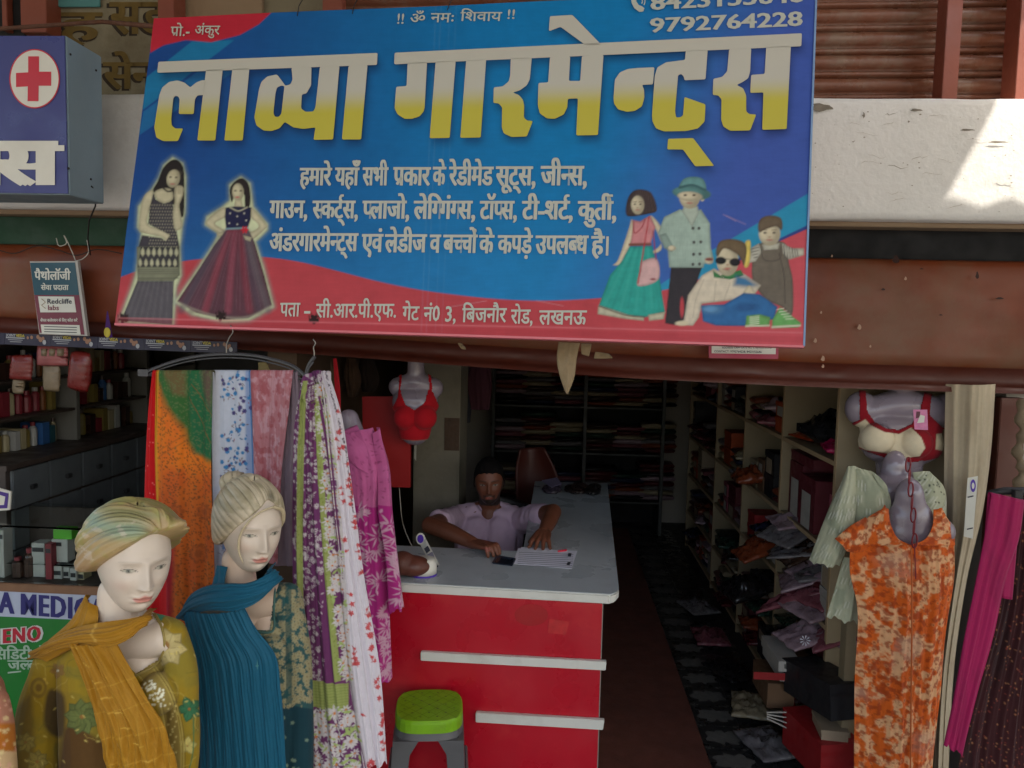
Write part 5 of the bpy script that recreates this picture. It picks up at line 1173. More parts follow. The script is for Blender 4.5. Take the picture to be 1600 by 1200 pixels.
for i in range(120):
    x = rr.uniform(215, 258); y = rr.uniform(1044, 1104)
    if 1048 + .9 * (x - 215) - 6 < y < 1052 + 1.5 * (x - 205) and y > 1092 - 1.25 * (x - 205): kx.ell(x, y, 1.7, 1.7, C(232, 226, 200, 1.4))
for i in range(46): kx.ell(266 + 8 * math.sin(i * 2.1) * .4 + (i % 2) * 6, 1100 + i * 4, 1.6, 1.6, C(206, 190, 120))
for i in range(60):
    x, y = rr.uniform(15, 320), rr.uniform(960, 1280); L_ = [(x, y)]; a = rr.rand() * 6
    for q in range(4): a += rr.uniform(-.9, .9); x += 7 * math.cos(a); y += 7 * math.sin(a); L_.append((x, y))
    kx.line(L_, 1.1, C(190, 168, 84) if i % 2 else C(92, 88, 34), a=.55)
for i in range(70):
    x, y, t = rr.uniform(10, 320), rr.uniform(950, 1280), rr.uniform(0, 3); kx.leaf(x, y, 8, 2.6, t, C(196, 178, 96), a=.75)
kx.line([(283, 1240), (300, 1180), (302, 1120)], 1.5, C(60, 110, 70))
gm = MB(); limb(gm, [at(92, 1026, 1.84), at(150, 1000, 1.82), at(196, 998, 1.82)], [.050, .056, .05], 18); limb(gm, [at(190, 1000, 1.82), at(240, 985, 1.80), at(270, 992, 1.78)], [.05, .044, .036], 18)
limb(gm, [at(90, 1028, 1.84), at(66, 1105, 1.84), at(56, 1180, 1.83), at(52, 1270, 1.82)], [.052, .056, .060, .066], 18); limb(gm, [at(270, 998, 1.79), at(284, 1050, 1.78), at(286, 1110, 1.78), at(280, 1270, 1.79)], [.038, .036, .042, .036], 18)
limb(gm, [at(150, 1040, 1.82), at(158, 1130, 1.81), at(160, 1280, 1.82)], [.088, .096, .09], 22); limb(gm, [at(225, 1035, 1.81), at(228, 1110, 1.79), at(228, 1280, 1.80)], [.074, .082, .078], 22)
gm.sphere(at(182, 1092, 1.745), (.055, .045, .055), 20, 14); gm.sphere(at(248, 1084, 1.735), (.048, .042, .052), 20, 14)
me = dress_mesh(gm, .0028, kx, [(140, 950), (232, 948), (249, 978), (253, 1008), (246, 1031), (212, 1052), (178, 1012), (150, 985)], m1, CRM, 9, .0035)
from mathutils.bvhtree import BVHTree
def piping(me, L, r_, m, parent, off=.001):
    bm = bmesh.new(); bm.from_mesh(me); bv = BVHTree.FromBMesh(bm); pts = []
    for x, y, _ in spline([(a, b, 0) for a, b in L], 40):
        d = ray(x, y).normalized(); h = bv.ray_cast(CAM, d)
        if h[0] is not None and h[3] < 2.6 and (not pts or abs(h[0].y - pts[-1].y) < .03): pts.append(h[0] - d * off)
    bm.free()
    if len(pts) > 5:
        for _ in range(3): pts = [pts[0]] + [(pts[i - 1] + pts[i] * 2 + pts[i + 1]) / 4 for i in range(1, len(pts) - 1)] + [pts[-1]]
        MB().tube(pts, r_, 6).obj('neck_piping', m, parent, smooth=True)
piping(me, [(236, 950), (251, 976), (257, 1008), (249, 1033), (211, 1056)], .0034, mat('gold_piping', C(150, 132, 70, 1.3), .6, var=.3, scale=200), m1)
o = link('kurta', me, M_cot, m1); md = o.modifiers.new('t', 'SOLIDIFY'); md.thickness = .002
MC = C(160, 112, 4, 1.2); dc = Canvas(30, 915, 330, 1290, 1.2, MC)
dc.mix(w_ := (slice(None), slice(None)), sst(.45, .7, fbm(dc.X / 30, dc.Y / 60, 3)) * .3, C(176, 128, 30, 1.15))
for i in range(9):
    for j in range(3): dc.line([(120 + i * 16 + j * 3, 1010 + i * 24), (132 + i * 16 + j * 3, 1012 + i * 24)], .8, C(204, 168, 72), a=.7)
for i in range(4): dc.line([(150 + i, 975), (153 + i, 1003)], .7, C(206, 170, 80), a=.6); dc.line([(140, 1075 + 40 * i), (280, 1040 + 44 * i)], 1, C(196, 156, 60), a=.5)
for i in range(7): dc.line([(60 + i * 30, 1050), (110 + i * 30, 1290)], 1, C(186, 146, 50), a=.35)
sc1 = lambda n, L, Rr, **k: cloth(n, L, Rr, 1.7, dc, M_silk, parent=m1, step=1.4, **k)
sc1('scarf', [(142, 930, 1.82), (126, 951, 1.80), (104, 977, 1.79), (70, 1008, 1.80), (50, 1030, 1.84)], [(154, 948, 1.755), (154, 966, 1.73), (146, 990, 1.735), (120, 1008, 1.745), (72, 1034, 1.77)], nf=7, amp=.007, seed=4, bulge=.02)
sc1('scarf', [(246, 950, 1.80), (236, 957, 1.735), (206, 966, 1.70), (170, 971, 1.695), (130, 978, 1.72), (88, 994, 1.76), (56, 1018, 1.82)], [(240, 962, 1.79), (231, 973, 1.715), (210, 994, 1.68), (180, 1009, 1.675), (142, 1010, 1.69), (104, 1012, 1.73), (52, 1030, 1.80)], nf=6, amp=.008, seed=9, bulge=.012)
sc1('scarf', [(112, 1004, 1.72), (128, 1040, 1.70), (144, 1090, 1.69), (156, 1140, 1.68), (168, 1200, 1.68), (176, 1290, 1.69)], [(184, 1002, 1.685), (206, 1044, 1.68), (234, 1090, 1.672), (258, 1130, 1.67), (276, 1180, 1.675), (306, 1290, 1.69)], nf=11, amp=.014, seed=14, bulge=.022, drift=.5)

# ================================================================== teal mannequin
m2 = thing('swept_hair_mannequin', 'cream mannequin with sculpted swept back hair and bun wearing a teal kurta and teal scarf', 'mannequin', at(390, 1300, 2.1))
_, o2, R2 = mannequin_head('head', (405, 840), 2.0, 44, 2, 5, 1.04, m2)
def hpaint(ps, al, w_, Lc):
    base = np.array(C(204, 190, 162, 1.2)); n = fbm(Lc[:, 0] * 50 + 4, Lc[:, 2] * 50, 4); c = base + (np.array(C(150, 140, 110)) - base) * (sst(.42, .7, n) * .7)[:, None]
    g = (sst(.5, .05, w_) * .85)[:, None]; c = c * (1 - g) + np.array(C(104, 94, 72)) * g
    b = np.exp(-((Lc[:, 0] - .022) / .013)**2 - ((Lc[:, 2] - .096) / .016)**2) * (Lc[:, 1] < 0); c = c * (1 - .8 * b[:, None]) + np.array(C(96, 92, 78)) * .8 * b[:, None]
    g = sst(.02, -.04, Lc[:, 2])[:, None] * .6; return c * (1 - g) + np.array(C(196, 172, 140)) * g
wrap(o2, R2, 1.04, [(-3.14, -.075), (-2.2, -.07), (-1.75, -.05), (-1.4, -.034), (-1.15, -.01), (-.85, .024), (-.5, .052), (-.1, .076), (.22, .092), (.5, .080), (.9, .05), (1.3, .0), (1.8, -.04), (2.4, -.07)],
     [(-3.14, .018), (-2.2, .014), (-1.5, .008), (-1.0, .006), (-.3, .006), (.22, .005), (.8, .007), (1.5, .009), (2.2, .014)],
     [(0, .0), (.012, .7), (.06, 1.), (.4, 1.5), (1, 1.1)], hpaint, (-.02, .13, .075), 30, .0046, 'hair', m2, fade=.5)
headwear([((-.012, .092, .088), (.046, .040, .036), (20, 20))], o2, R2, 1.04, (.0, .15, .12), 12, .004, hpaint, name='hair_bun', parent=m2, fade=.5)
hl = lambda c: Vector(R2 @ np.array(c) * 1.04 + o2)
MB().tube([hl(c) for c in spline([(.018, -.096, .078), (-.022, -.100, .066), (-.047, -.094, .040), (-.060, -.083, .0), (-.058, -.083, -.04), (-.046, -.090, -.072)], 26)], [.0045] * 20 + [.004, .0038, .0034, .003, .002, .001], 8, flat=.7).obj('hair_strand', mat('hair_cream', C(200, 184, 150, 1.2), .5, var=.15, scale=60), m2, smooth=True)
MB().tube([hl(c) for c in spline([(.018, -.096, .078), (.045, -.088, .066), (.066, -.062, .03), (.074, -.03, -.01)], 20)], [.0055] * 14 + [.005, .004, .004, .003, .002, .002], 8, flat=.7).obj('hair_strand', MATS['hair_cream'], m2, smooth=True)
MB().sphere(hl((-.076, .012, -.02)), (.008, .018, .030), 14, 10, Matrix(R2.tolist())).obj('ear', mat('mannequin_ear', CRM, .4), m2, smooth=True)
bd = MB(); limb(bd, [at(372, 875, 2.09), at(375, 915, 2.09), at(386, 970, 2.12)], [.045, .048, .07], 20); bd.sphere(at(396, 962, 2.15), (.10, .05, .10), 32, 22)
limb(bd, [at(325, 960, 2.13), at(375, 945, 2.11), at(432, 935, 2.10)], [.042, .058, .045], 16); limb(bd, [at(390, 1000, 2.14), at(390, 1240, 2.16)], [.078, .07], 20)
me = fuse(bd, .004, 14, 'bust'); setcol(me, np.zeros((len(me.vertices), 3)) + np.array(C(216, 190, 168, 1.1))); link('bust', me, M_fig, m2)
TD = C(8, 50, 60, 1.3); k2 = Canvas(270, 870, 490, 1290, 1., TD); kx = k2
rr = np.random.RandomState(5); CR2 = C(150, 142, 108, 1.15)
kx.poly([(424, 880), (490, 878), (490, 1108), (436, 1100), (432, 1030), (400, 990), (420, 986), (424, 950)], C(40, 78, 78, 1.2))
for i in range(330):
    x, y = rr.uniform(398, 488), rr.uniform(880, 1105)
    if x > 424 or (y > 985 and x > 400 + .5 * (y - 985) * 0):
        kx.flower(x, y, rr.uniform(3, 6.5), rr.randint(5, 8), CR2, rot=rr.rand() * 6, inner=.3); kx.ell(x, y, 1.2, 1.2, C(110, 96, 60))
for i in range(120):
    x, y = rr.uniform(405, 488), rr.uniform(880, 1105); kx.leaf(x, y, rr.uniform(4, 9), 2.4, rr.rand() * 6, CR2, a=.8)
kx.poly([(445, 880), (455, 880), (456, 1100), (447, 1100)], C(10, 60, 62), a=.7)
for L in ([(424, 900), (421, 988), (400, 984)],): kx.line(L, 2, C(60, 90, 84), smooth=False)
for i in range(16): kx.flower(rr.uniform(440, 480), rr.uniform(1115, 1280), 3, 5, C(110, 130, 110), inner=.3)
for i in range(10): kx.flower(rr.uniform(285, 310), rr.uniform(970, 1280), 3, 5, C(90, 120, 100), inner=.3)
gm = MB(); limb(gm, [at(318, 962, 2.14), at(375, 945, 2.12), at(448, 935, 2.10)], [.044, .056, .045], 18)
limb(gm, [at(318, 965, 2.14), at(312, 1040, 2.14), at(316, 1120, 2.13), at(322, 1280, 2.12)], [.046, .042, .04, .045], 18); limb(gm, [at(450, 940, 2.11), at(462, 1020, 2.11), at(468, 1120, 2.11), at(462, 1280, 2.11)], [.044, .042, .04, .045], 18)
limb(gm, [at(360, 985, 2.13), at(358, 1060, 2.11), at(362, 1280, 2.12)], [.085, .09, .095], 22); limb(gm, [at(420, 985, 2.12), at(420, 1060, 2.10), at(412, 1280, 2.12)], [.075, .082, .09], 22)
gm.sphere(at(372, 1030, 2.05), (.05, .045, .055), 20, 14); gm.sphere(at(424, 1022, 2.05), (.048, .045, .055), 20, 14)
me = dress_mesh(gm, .0032, kx, [(340, 895), (428, 895), (424, 955), (421, 984), (402, 984), (378, 950), (355, 930)], m2, C(216, 190, 168, 1.1), 9, .003, 8)
piping(me, [(431, 903), (428, 950), (425, 987), (400, 988)], .0034, mat('teal_piping', C(60, 96, 90, 1.3), .7, var=.3, scale=200), m2)
o = link('kurta', me, M_cot, m2); md = o.modifiers.new('t', 'SOLIDIFY'); md.thickness = .002
TE = C(0, 80, 106, 1.35); sc2 = lambda n, L, Rr, **k: cloth(n, L, Rr, 2.0, None, M_silk, parent=m2, step=1.3, col=TE, **k)
sc2('scarf', [(340, 884, 2.10), (337, 900, 2.08), (330, 920, 2.05)], [(355, 886, 2.04), (352, 903, 2.02), (350, 922, 2.0)], nf=4, amp=.006, seed=3, bulge=.01)
sc2('scarf', [(434, 878, 2.09), (427, 888, 2.03), (409, 901, 1.99), (388, 910, 1.975), (360, 911, 1.985), (330, 914, 2.01), (300, 930, 2.06), (288, 955, 2.12)], [(436, 900, 2.08), (426, 916, 2.02), (408, 936, 1.98), (389, 948, 1.965), (364, 955, 1.965), (338, 954, 1.98), (312, 957, 2.03), (292, 970, 2.10)], nf=7, amp=.009, seed=21, bulge=.022, drift=.5)
sc2('scarf', [(288, 952, 2.07), (294, 990, 2.05), (304, 1050, 2.03), (311, 1110, 2.03), (312, 1280, 2.04)], [(384, 950, 1.985), (402, 984, 1.99), (430, 1020, 1.985), (439, 1075, 1.99), (445, 1150, 2.0), (450, 1280, 2.02)], nf=30, amp=.0065, seed=31, bulge=.035, drift=.22)
MB().add([tuple(at(402 + r_ * math.cos(t), 1040 + 1.5 * r_ * math.sin(t), 1.925)) for t, r_ in [(0.2, 3), (.9, 1.2), (1.5, 5), (2.2, 1.5), (3.0, 3.5), (3.9, 1.2), (4.7, 7), (5.4, 1.6)]], [tuple(range(8))]).obj('silver_motif', mat('pale_teal_motif', C(70, 130, 136, 1.2), .4), m2)

def stand(parent, x, y, ztop, zg=.2):
    MB().tube([(x, y, zg + .012), (x, y, ztop)], [.016, .016], 12).obj('stand_pole', mat('steel_pole', C(140, 138, 132), .3, metal=.8), parent, smooth=True)
    MB().lathe([(.15, 0), (.15, .008), (.03, .018)], (x, y, zg), 28).obj('stand_base', MATS['steel_pole'], parent)
stand(m1, float(at(195, 1200, 1.85).x), 1.86, .95); stand(m2, float(at(388, 1200, 2.15).x), 2.16, .9)
# third figure, cut by the picture edge
m3 = thing('lace_dress_mannequin', 'mannequin shoulder in an orange and pink lace kurta at the lower left picture edge', 'mannequin', at(-10, 1300, 1.6))
k3 = Canvas(-120, 1040, 60, 1290, 1.2, C(176, 104, 26, 1.1)); rr = np.random.RandomState(8)
k3.poly([(-20, 1040), (20, 1060), (24, 1130), (0, 1130), (-30, 1100)], C(176, 120, 96, 1.1), f=5)
k3.poly([(-60, 1170), (40, 1175), (40, 1215), (-60, 1215)], C(180, 150, 110), f=2)
for i in range(170): k3.flower(rr.uniform(-60, 50), rr.uniform(1050, 1290), rr.uniform(2, 5), 6, C(196, 150, 130) if i % 2 else C(200, 180, 130), rot=i, inner=.3, a=.8)
gm = MB(); limb(gm, [at(-70, 1080, 1.62), at(-12, 1100, 1.6), at(-2, 1180, 1.6), at(4, 1300, 1.6)], [.06, .03, .036, .045], 18); limb(gm, [at(-60, 1100, 1.65), at(-50, 1300, 1.65)], [.09, .09], 18)
link('kurta', dress_mesh(gm, .004, k3, None, None, None, 8, .003), M_cot, m3); stand(m3, float(at(-55, 1200, 1.65).x), 1.66, .85)

# ================================================================== scarves on the wide hanger
YH = 2.42
def hanger(name, arc, bar, hook, Y, label, m=M_black, wd=.012, mat2=None):
    t = thing(name, label, 'hanger', at(arc[len(arc) // 2][0], arc[len(arc) // 2][1], Y))
    pts = [Vector(q) for q in spline([at(x, y, Y + (0 if len(z) == 0 else z[0])) for x, y, *z in arc], 40)]
    MB().tube(pts, [wd * .55] * 40, 8, flat=.6).obj('arch', m, t, smooth=True)
    MB().tube([p + Vector((0, -.004, -.012)) for p in pts[2:-2]], [.0028] * 36, 6).obj('rib', m, t, smooth=True)
    if bar: MB().tube([at(*q, Y) for q in bar], [.0045] * len(bar), 8).obj('bar', m, t, smooth=True)
    MB().tube([Vector(q) for q in spline([at(*q, Y) for q in hook], 24)], [.0022] * 24, 6).obj('hook', mat('steel_hook', C(120, 116, 110), .35, metal=.8), t, smooth=True)
    return t
M_hng = mat('dark_grey_plastic', C(58, 58, 60, 1.8), .35, var=.1)
hanger('wide_hanger', [(222, 584), (240, 576), (290, 560), (355, 553), (420, 560), (468, 579), (480, 592)], [(226, 586), (350, 586), (478, 592)], [(354, 553), (354, 540), (358, 528), (364, 518), (360, 508)], YH, 'wide dark grey plastic hanger carrying five scarves below the sign', M_hng)
MB().box(-.022, .012, -.006, .006, -.012, .010, Matrix.Translation(at(227, 582, YH))).obj('notched_end', M_hng, None).parent = None
tagp(bpy.data.objects['notched_end'], 'small notched plastic tip at the left end of the wide hanger', 'hanger tip')
ca = Canvas(215, 570, 345, 1010, .8, C(206, 108, 8, 1.4)); kx = ca; rr = np.random.RandomState(3)
kx.mix(w_ := (slice(None), slice(None)), sst(.4, .75, fbm(kx.X / 30, kx.Y / 50, 3)) * .6, C(196, 74, 18, 1.25)); kx.mix(w_, sst(700, 800, kx.Y) * .65, C(166, 70, 14, 1.25))
kx.poly([(238, 570), (345, 570), (345, 735), (332, 722), (300, 700), (292, 690), (288, 672), (262, 635), (250, 605), (240, 590)], C(38, 92, 34, 1.25), f=13)
kx.poly([(292, 580), (340, 580), (340, 720), (304, 708), (296, 650)], C(10, 92, 52, 1.25), f=9); kx.poly([(252, 570), (290, 570), (290, 620), (272, 615)], C(98, 84, 44, 1.2), f=7); kx.poly([(312, 575), (336, 580), (330, 640), (318, 610)], C(84, 70, 56), f=9)
for i in range(1900):
    x, y = rr.uniform(240, 336), rr.uniform(575, 1000); lower = y > 700
    g = kx.A[int((y - 570) / kx.dy), int((x - 215) / kx.dx)]
    kx.ell(x, y, 1.1, 1.0, C(92, 60, 12) if g[0] > .3 and not lower else (C(60, 42, 8) if g[0] > .2 else C(88, 100, 60)), a=.8)
for L in ([(248, 705), (292, 678)], [(252, 712), (292, 688)], [(300, 715), (336, 772)], [(304, 712), (338, 762)], [(244, 590), (246, 1000)], [(300, 600), (334, 650)], [(296, 620), (330, 690)]): kx.line(L, 1.2, C(120, 70, 20), a=.7, smooth=False)
for (x, y, r_) in ((310, 865, 16), (275, 800, 14), (315, 930, 18), (270, 890, 15), (262, 950, 12), (320, 800, 14)):
    for q in (1, .7, .4): kx.flower(x, y, r_ * q, 8, C(112, 52, 12) if q != .7 else C(180, 84, 18), rot=x, inner=.6, a=.55)
kx.poly([(240, 790), (262, 800), (274, 860), (270, 1010), (236, 1010)], C(150, 14, 30, 1.3), f=10)
kx.poly([(215, 565), (246, 565), (246, 600), (244, 760), (262, 820), (262, 1012), (215, 1012)], C(176, 6, 14, 1.4), f=1.5)
for i in range(26): kx.ell(rr.uniform(226, 244), rr.uniform(580, 900), .8, .8, C(230, 120, 110))
kx.line([(247, 583), (245, 700), (247, 790)], 3.2, C(186, 130, 20), f=1.5)
cloth('red_scarf', [(238, 583), (232, 640), (227, 720), (225, 840), (226, 1000)], [(248, 583), (249, 640), (250, 720), (258, 830), (266, 1000)], YH - .012, ca, nf=3, amp=.010, seed=5, over=.3, label='plain bright red scarf at the left end of the wide hanger', cat='scarf', group='scarves on the wide hanger')
cloth('bandhani_scarf', [(246, 583), (246, 640), (244, 740), (250, 850), (254, 1000)], [(334, 583), (333, 640), (332, 740), (336, 850), (338, 1000)], YH - .018, ca, M_silk, nf=4, amp=.016, seed=11, over=.3, label='orange and green tie dyed scarf with dark dots on the wide hanger', cat='scarf', group='scarves on the wide hanger', drift=.12)
cb = Canvas(325, 570, 480, 920, .8, C(176, 182, 196, 1.35)); kx = cb
kx.poly([(384, 570), (398, 570), (400, 920), (386, 920)], C(128, 146, 182, 1.3), f=4); kx.line([(390, 575), (397, 760), (398, 900)], 1.8, C(24, 92, 150))
PB = [C(50, 116, 170, 1.3), C(64, 56, 110, 1.3), C(96, 70, 60), C(40, 90, 130), C(120, 52, 60)]
for i in range(330):
    x, y = rr.uniform(344, 394), rr.uniform(583, 900)
    if x < 363 and 625 < y < 672: continue
    if rr.rand() < .45: kx.flower(x, y, rr.uniform(2.2, 4.2), rr.randint(6, 9), PB[0] if rr.rand() < .7 else PB[1], rot=i, inner=.5)
    elif rr.rand() < .7: kx.leaf(x, y, rr.uniform(3, 7), 1.7, rr.rand() * 6, PB[rr.randint(1, 5)])
    else: kx.line([(x, y), (x + rr.uniform(-4, 4), y + rr.uniform(-5, 5)), (x + rr.uniform(-6, 6), y + rr.uniform(-7, 7))], .9, PB[2])
kx.poly([(333, 570), (343, 570), (344, 760), (333, 760)], C(182, 184, 194, 1.35), f=2); kx.poly([(336, 800), (372, 800), (372, 900), (334, 900)], C(120, 108, 128), f=5, a=.4)
cloth('floral_scarf', [(332, 583), (331, 640), (332, 740), (334, 900)], [(392, 583), (394, 640), (398, 740), (399, 900)], YH - .008, cb, nf=3, amp=.008, seed=17, over=.3, label='white scarf with blue flowers beside the pink one on the wide hanger', cat='scarf', group='scarves on the wide hanger', drift=.1)
kx = Canvas(385, 570, 480, 900, .8, C(168, 110, 118, 1.35)); w_ = (slice(None), slice(None))
kx.mix(w_, sst(.5, .6, fbm(kx.X / 5, kx.Y / 16, 4)) * .7, C(186, 148, 158, 1.35)); kx.mix(w_, sst(.52, .62, fbm(kx.X / 6 + 30, kx.Y / 9, 4)) * .7, C(150, 66, 74, 1.3)); kx.mix(w_, (np.abs(np.sin(kx.X * 1.1)) > .85) * .25, C(140, 86, 96))
cloth('pink_scarf', [(391, 583), (394, 650), (397, 740), (399, 880)], [(458, 583), (452, 640), (442, 720), (434, 880)], YH - .014, kx, M_silk, nf=5, amp=.010, seed=23, over=.3, label='crinkled pink scarf with darker red veins on the wide hanger', cat='scarf', group='scarves on the wide hanger', drift=.15)
cloth('lilac_scarf', [(440, 583), (438, 640), (432, 740), (430, 884)], [(466, 584), (468, 640), (466, 740), (463, 884)], YH - .002, None, col=C(120, 104, 114, 1.4), nf=4, amp=.008, seed=29, over=.3, label='plain pale lilac scarf at the right end of the wide hanger', cat='scarf', group='scarves on the wide hanger')

# ================================================================== printed kurta on the side facing hanger
YK = 2.22
hanger('side_hanger', [(479, 600, 0), (479, 585, -.004), (483, 570, -.008), (492, 557, -.01)], None, [(491, 559), (491, 550), (490, 543), (493, 536), (489, 530)], YK + .02, 'dark hanger seen edge on above the long purple and green printed kurta', M_hng)
kx = Canvas(450, 570, 615, 1215, .8, C(176, 168, 172, 1.3)); rr = np.random.RandomState(12); cf = kx
PUR = C(100, 46, 92, 1.25); WH = C(190, 184, 184, 1.3); GRN = C(146, 156, 88, 1.15)
kx.poly([(455, 570), (500, 570), (508, 640), (520, 740), (530, 850), (538, 960), (548, 1080), (572, 1215), (450, 1215)], PUR)
def blossoms(n, x0f, x1f, y0, y1, col, rmin, rmax, leafc=None):
    for i in range(n):
        y = rr.uniform(y0, y1); x = rr.uniform(x0f(y), x1f(y)); r_ = rr.uniform(rmin, rmax)
        if rr.rand() < .6:
            m = rr.randint(6, 10)
            for q in range(m):
                t = 2 * PI * q / m + i; kx.leaf(x + .2 * r_ * math.cos(t), y + .2 * r_ * math.sin(t), r_ * .9, r_ * .34, t, col)
            if r_ > 5: kx.ell(x, y, r_ * .2, r_ * .2, C(196, 120, 50, 1.2))
        else: kx.leaf(x, y, r_ * 1.6, r_ * .5, rr.rand() * 6, leafc or col)
blossoms(520, lambda y: 460, lambda y: 500 + max(0, (y - 640)) * .03, 585, 1060, WH, 2, 4)
for xx in (480, 486, 493): kx.line([(xx - 2, 590), (xx + 2, 800), (xx + 3, 1060)], 1.6, C(70, 20, 60), a=.6)
kx.poly([(474, 595), (482, 595), (478, 700), (476, 850), (478, 1060), (466, 1060), (467, 850), (468, 700)], GRN)
kx.poly([(493, 600), (499, 600), (508, 740), (520, 900), (535, 1060), (526, 1060), (511, 900), (500, 740)], GRN)
gx = lambda y: np.interp(y, [600, 740, 900, 1060, 1200], [499, 508, 520, 540, 560]); ex = lambda y: np.interp(y, [583, 700, 850, 1000, 1100, 1200], [506, 520, 533, 545, 556, 572])
blossoms(230, lambda y: gx(y) - 1, lambda y: ex(y) + 2, 600, 1060, WH, 5, 9, C(150, 170, 100, 1.3))
kx.poly([(464, 1052), (480, 1058), (510, 1060), (545, 1066), (546, 1104), (520, 1108), (490, 1098), (464, 1098)], GRN)
for i in range(9): kx.line([(464, 1060 + 4.5 * i), (500, 1063 + 4.5 * i), (546, 1068 + 4.2 * i)], 1.1, C(108, 122, 50), a=.6)
for i in range(200):
    y = rr.uniform(600, 1060); s_ = rr.rand() < .5; kx.ell(rr.uniform(467, 476) if s_ else gx(y) - rr.uniform(3, 9), y, .8, 1.2, C(104, 118, 44), a=.7)
blossoms(190, lambda y: 464, lambda y: ex(y) - 2, 1104, 1212, WH, 6, 11, C(150, 168, 100, 1.3)); kx.line([(490, 1060), (492, 1212)], 3, C(70, 24, 60), a=.6)
kx.poly([(497, 570), (530, 570), (545, 700), (600, 1040), (615, 1215), (572, 1215), (556, 1100), (545, 1000), (533, 850), (520, 700), (508, 620)], C(198, 192, 200, 1.35))
kx.line([(500, 620), (512, 700), (522, 800), (528, 850)], 4, PUR)
for i in range(120):
    y = rr.uniform(640, 1210); side = rr.rand() < .55
    x = ex(y) + rr.uniform(2, 10) if side else np.interp(y, [583, 700, 850, 1000, 1100, 1200], [512, 540, 560, 582, 598, 602]) - rr.uniform(0, 7)
    if (int(y / 42) % 2 == 0) or not side: kx.flower(x, y, rr.uniform(2.5, 4.5), 5, C(186, 66, 70, 1.3), rot=i, inner=.35); kx.leaf(x, y, 7, 1.6, rr.rand() * 6, C(170, 74, 78)); kx.leaf(x, y, 7, 1.6, rr.rand() * 6, C(176, 90, 92))
for i in range(150):
    y = rr.uniform(583, 800); x = np.interp(y, [583, 700, 800], [509, 539, 551]); kx.ell(x - rr.uniform(0, 3), y, 1, 1.3, C(70, 60, 70), a=.7)
cloth('floral_kurta', [(472, 600), (463, 650), (459, 740), (458, 900), (461, 1040), (466, 1205)], [(506, 600), (512, 650), (520, 740), (538, 900), (552, 1040), (575, 1205)], YK, cf, nf=7, amp=.013, seed=41, bulge=.02, label='long purple white and green floral kurta hanging on the side facing hanger', cat='kurta', hem=3, drift=.12)
cloth('white_stole', [(486, 586, YK + .03), (500, 640, YK + .01), (512, 740), (530, 900), (544, 1040), (566, 1198)], [(514, 586, YK + .05), (530, 640, YK + .04), (545, 740, YK + .04), (567, 900, YK + .04), (592, 1040, YK + .04), (603, 1190, YK + .04)], YK, cf, nf=5, amp=.014, seed=47, bulge=.018, label='white cotton stole with small red flowers beside the purple kurta', cat='stole', hem=4, over=.25, drift=.12)
cloth('folded_kurta_top', [(470, 598, YK - .01), (476, 586, YK - .012), (487, 582, YK - .012)], [(482, 640, YK - .012), (496, 640, YK - .015), (508, 640, YK - .012)], YK, cf, nf=4, amp=.008, seed=53, bulge=.01, label='bunched floral top of the kurta folded over the side hanger', cat='folded cloth')

# ================================================================== pink garments behind the stole
t = thing('pink_shirt_form', 'lilac plastic torso form wearing a long pink shirt with magenta leaf printed tail', 'dress form', at(570, 1060, 2.75))
fb = MB(); limb(fb, [at(545, 655, 2.74), at(548, 700, 2.74)], [.038, .075], 18); limb(fb, [at(556, 735, 2.74), at(560, 1000, 2.75)], [.09, .085], 20)
link('torso', fuse(fb, .006, 10, 'torso'), M_lil, t)
kx = Canvas(520, 640, 640, 1075, .8, C(176, 84, 134, 1.4)); rr = np.random.RandomState(33); kx.mix((slice(None), slice(None)), sst(.35, .7, fbm(kx.X / 20, kx.Y / 20, 3)) * .5, C(186, 96, 146, 1.4))
for i in range(90): kx.leaf(rr.uniform(530, 612), rr.uniform(670, 800), rr.uniform(4, 7), 1.8, rr.rand() * 6, C(112, 34, 74), a=.55)
kx.poly([(520, 792), (560, 786), (600, 790), (640, 790), (640, 1080), (520, 1080)], C(160, 34, 116, 1.45))
LW = C(196, 156, 176, 1.3)
for i in range(56):
    x, y = rr.uniform(540, 632), 796 + 4.8 * i + rr.uniform(-4, 4); m = rr.randint(7, 12); s0 = rr.rand() * 6; fan = PI * rr.uniform(.9, 2); r_ = rr.uniform(9, 18)
    for q in range(m):
        a = s0 + fan * q / m; kx.leaf(x + 2 * math.cos(a), y + 2 * math.sin(a), r_, 2.6, a, LW)
for i in range(60): kx.leaf(rr.uniform(540, 632), rr.uniform(795, 1070), rr.uniform(5, 10), 3, rr.rand() * 6, LW)
cloth('shirt_body', [(528, 690, 2.66), (532, 730, 2.62), (540, 800, 2.61), (546, 900, 2.61), (552, 1060, 2.61)], [(584, 668, 2.66), (602, 720, 2.64), (600, 800, 2.63), (606, 900, 2.63), (613, 1058, 2.63)], 2.72, kx, nf=4, amp=.012, seed=61, bulge=.05, parent=t, hem=3)
cloth('shirt_front', [(520, 700, 2.64), (528, 712, 2.61), (538, 720, 2.60)], [(558, 664, 2.65), (572, 690, 2.61), (588, 745, 2.60)], 2.72, kx, nf=2, amp=.004, seed=62, bulge=.03, parent=t)
cloth('sleeve', [(580, 678, 2.63), (588, 740, 2.60), (590, 800, 2.58), (602, 880, 2.58), (606, 955, 2.58)], [(588, 668, 2.66), (606, 720, 2.64), (613, 800, 2.62), (622, 880, 2.62), (631, 948, 2.62)], 2.7, kx, nf=2, amp=.006, seed=63, bulge=.03, parent=t, hem=3)
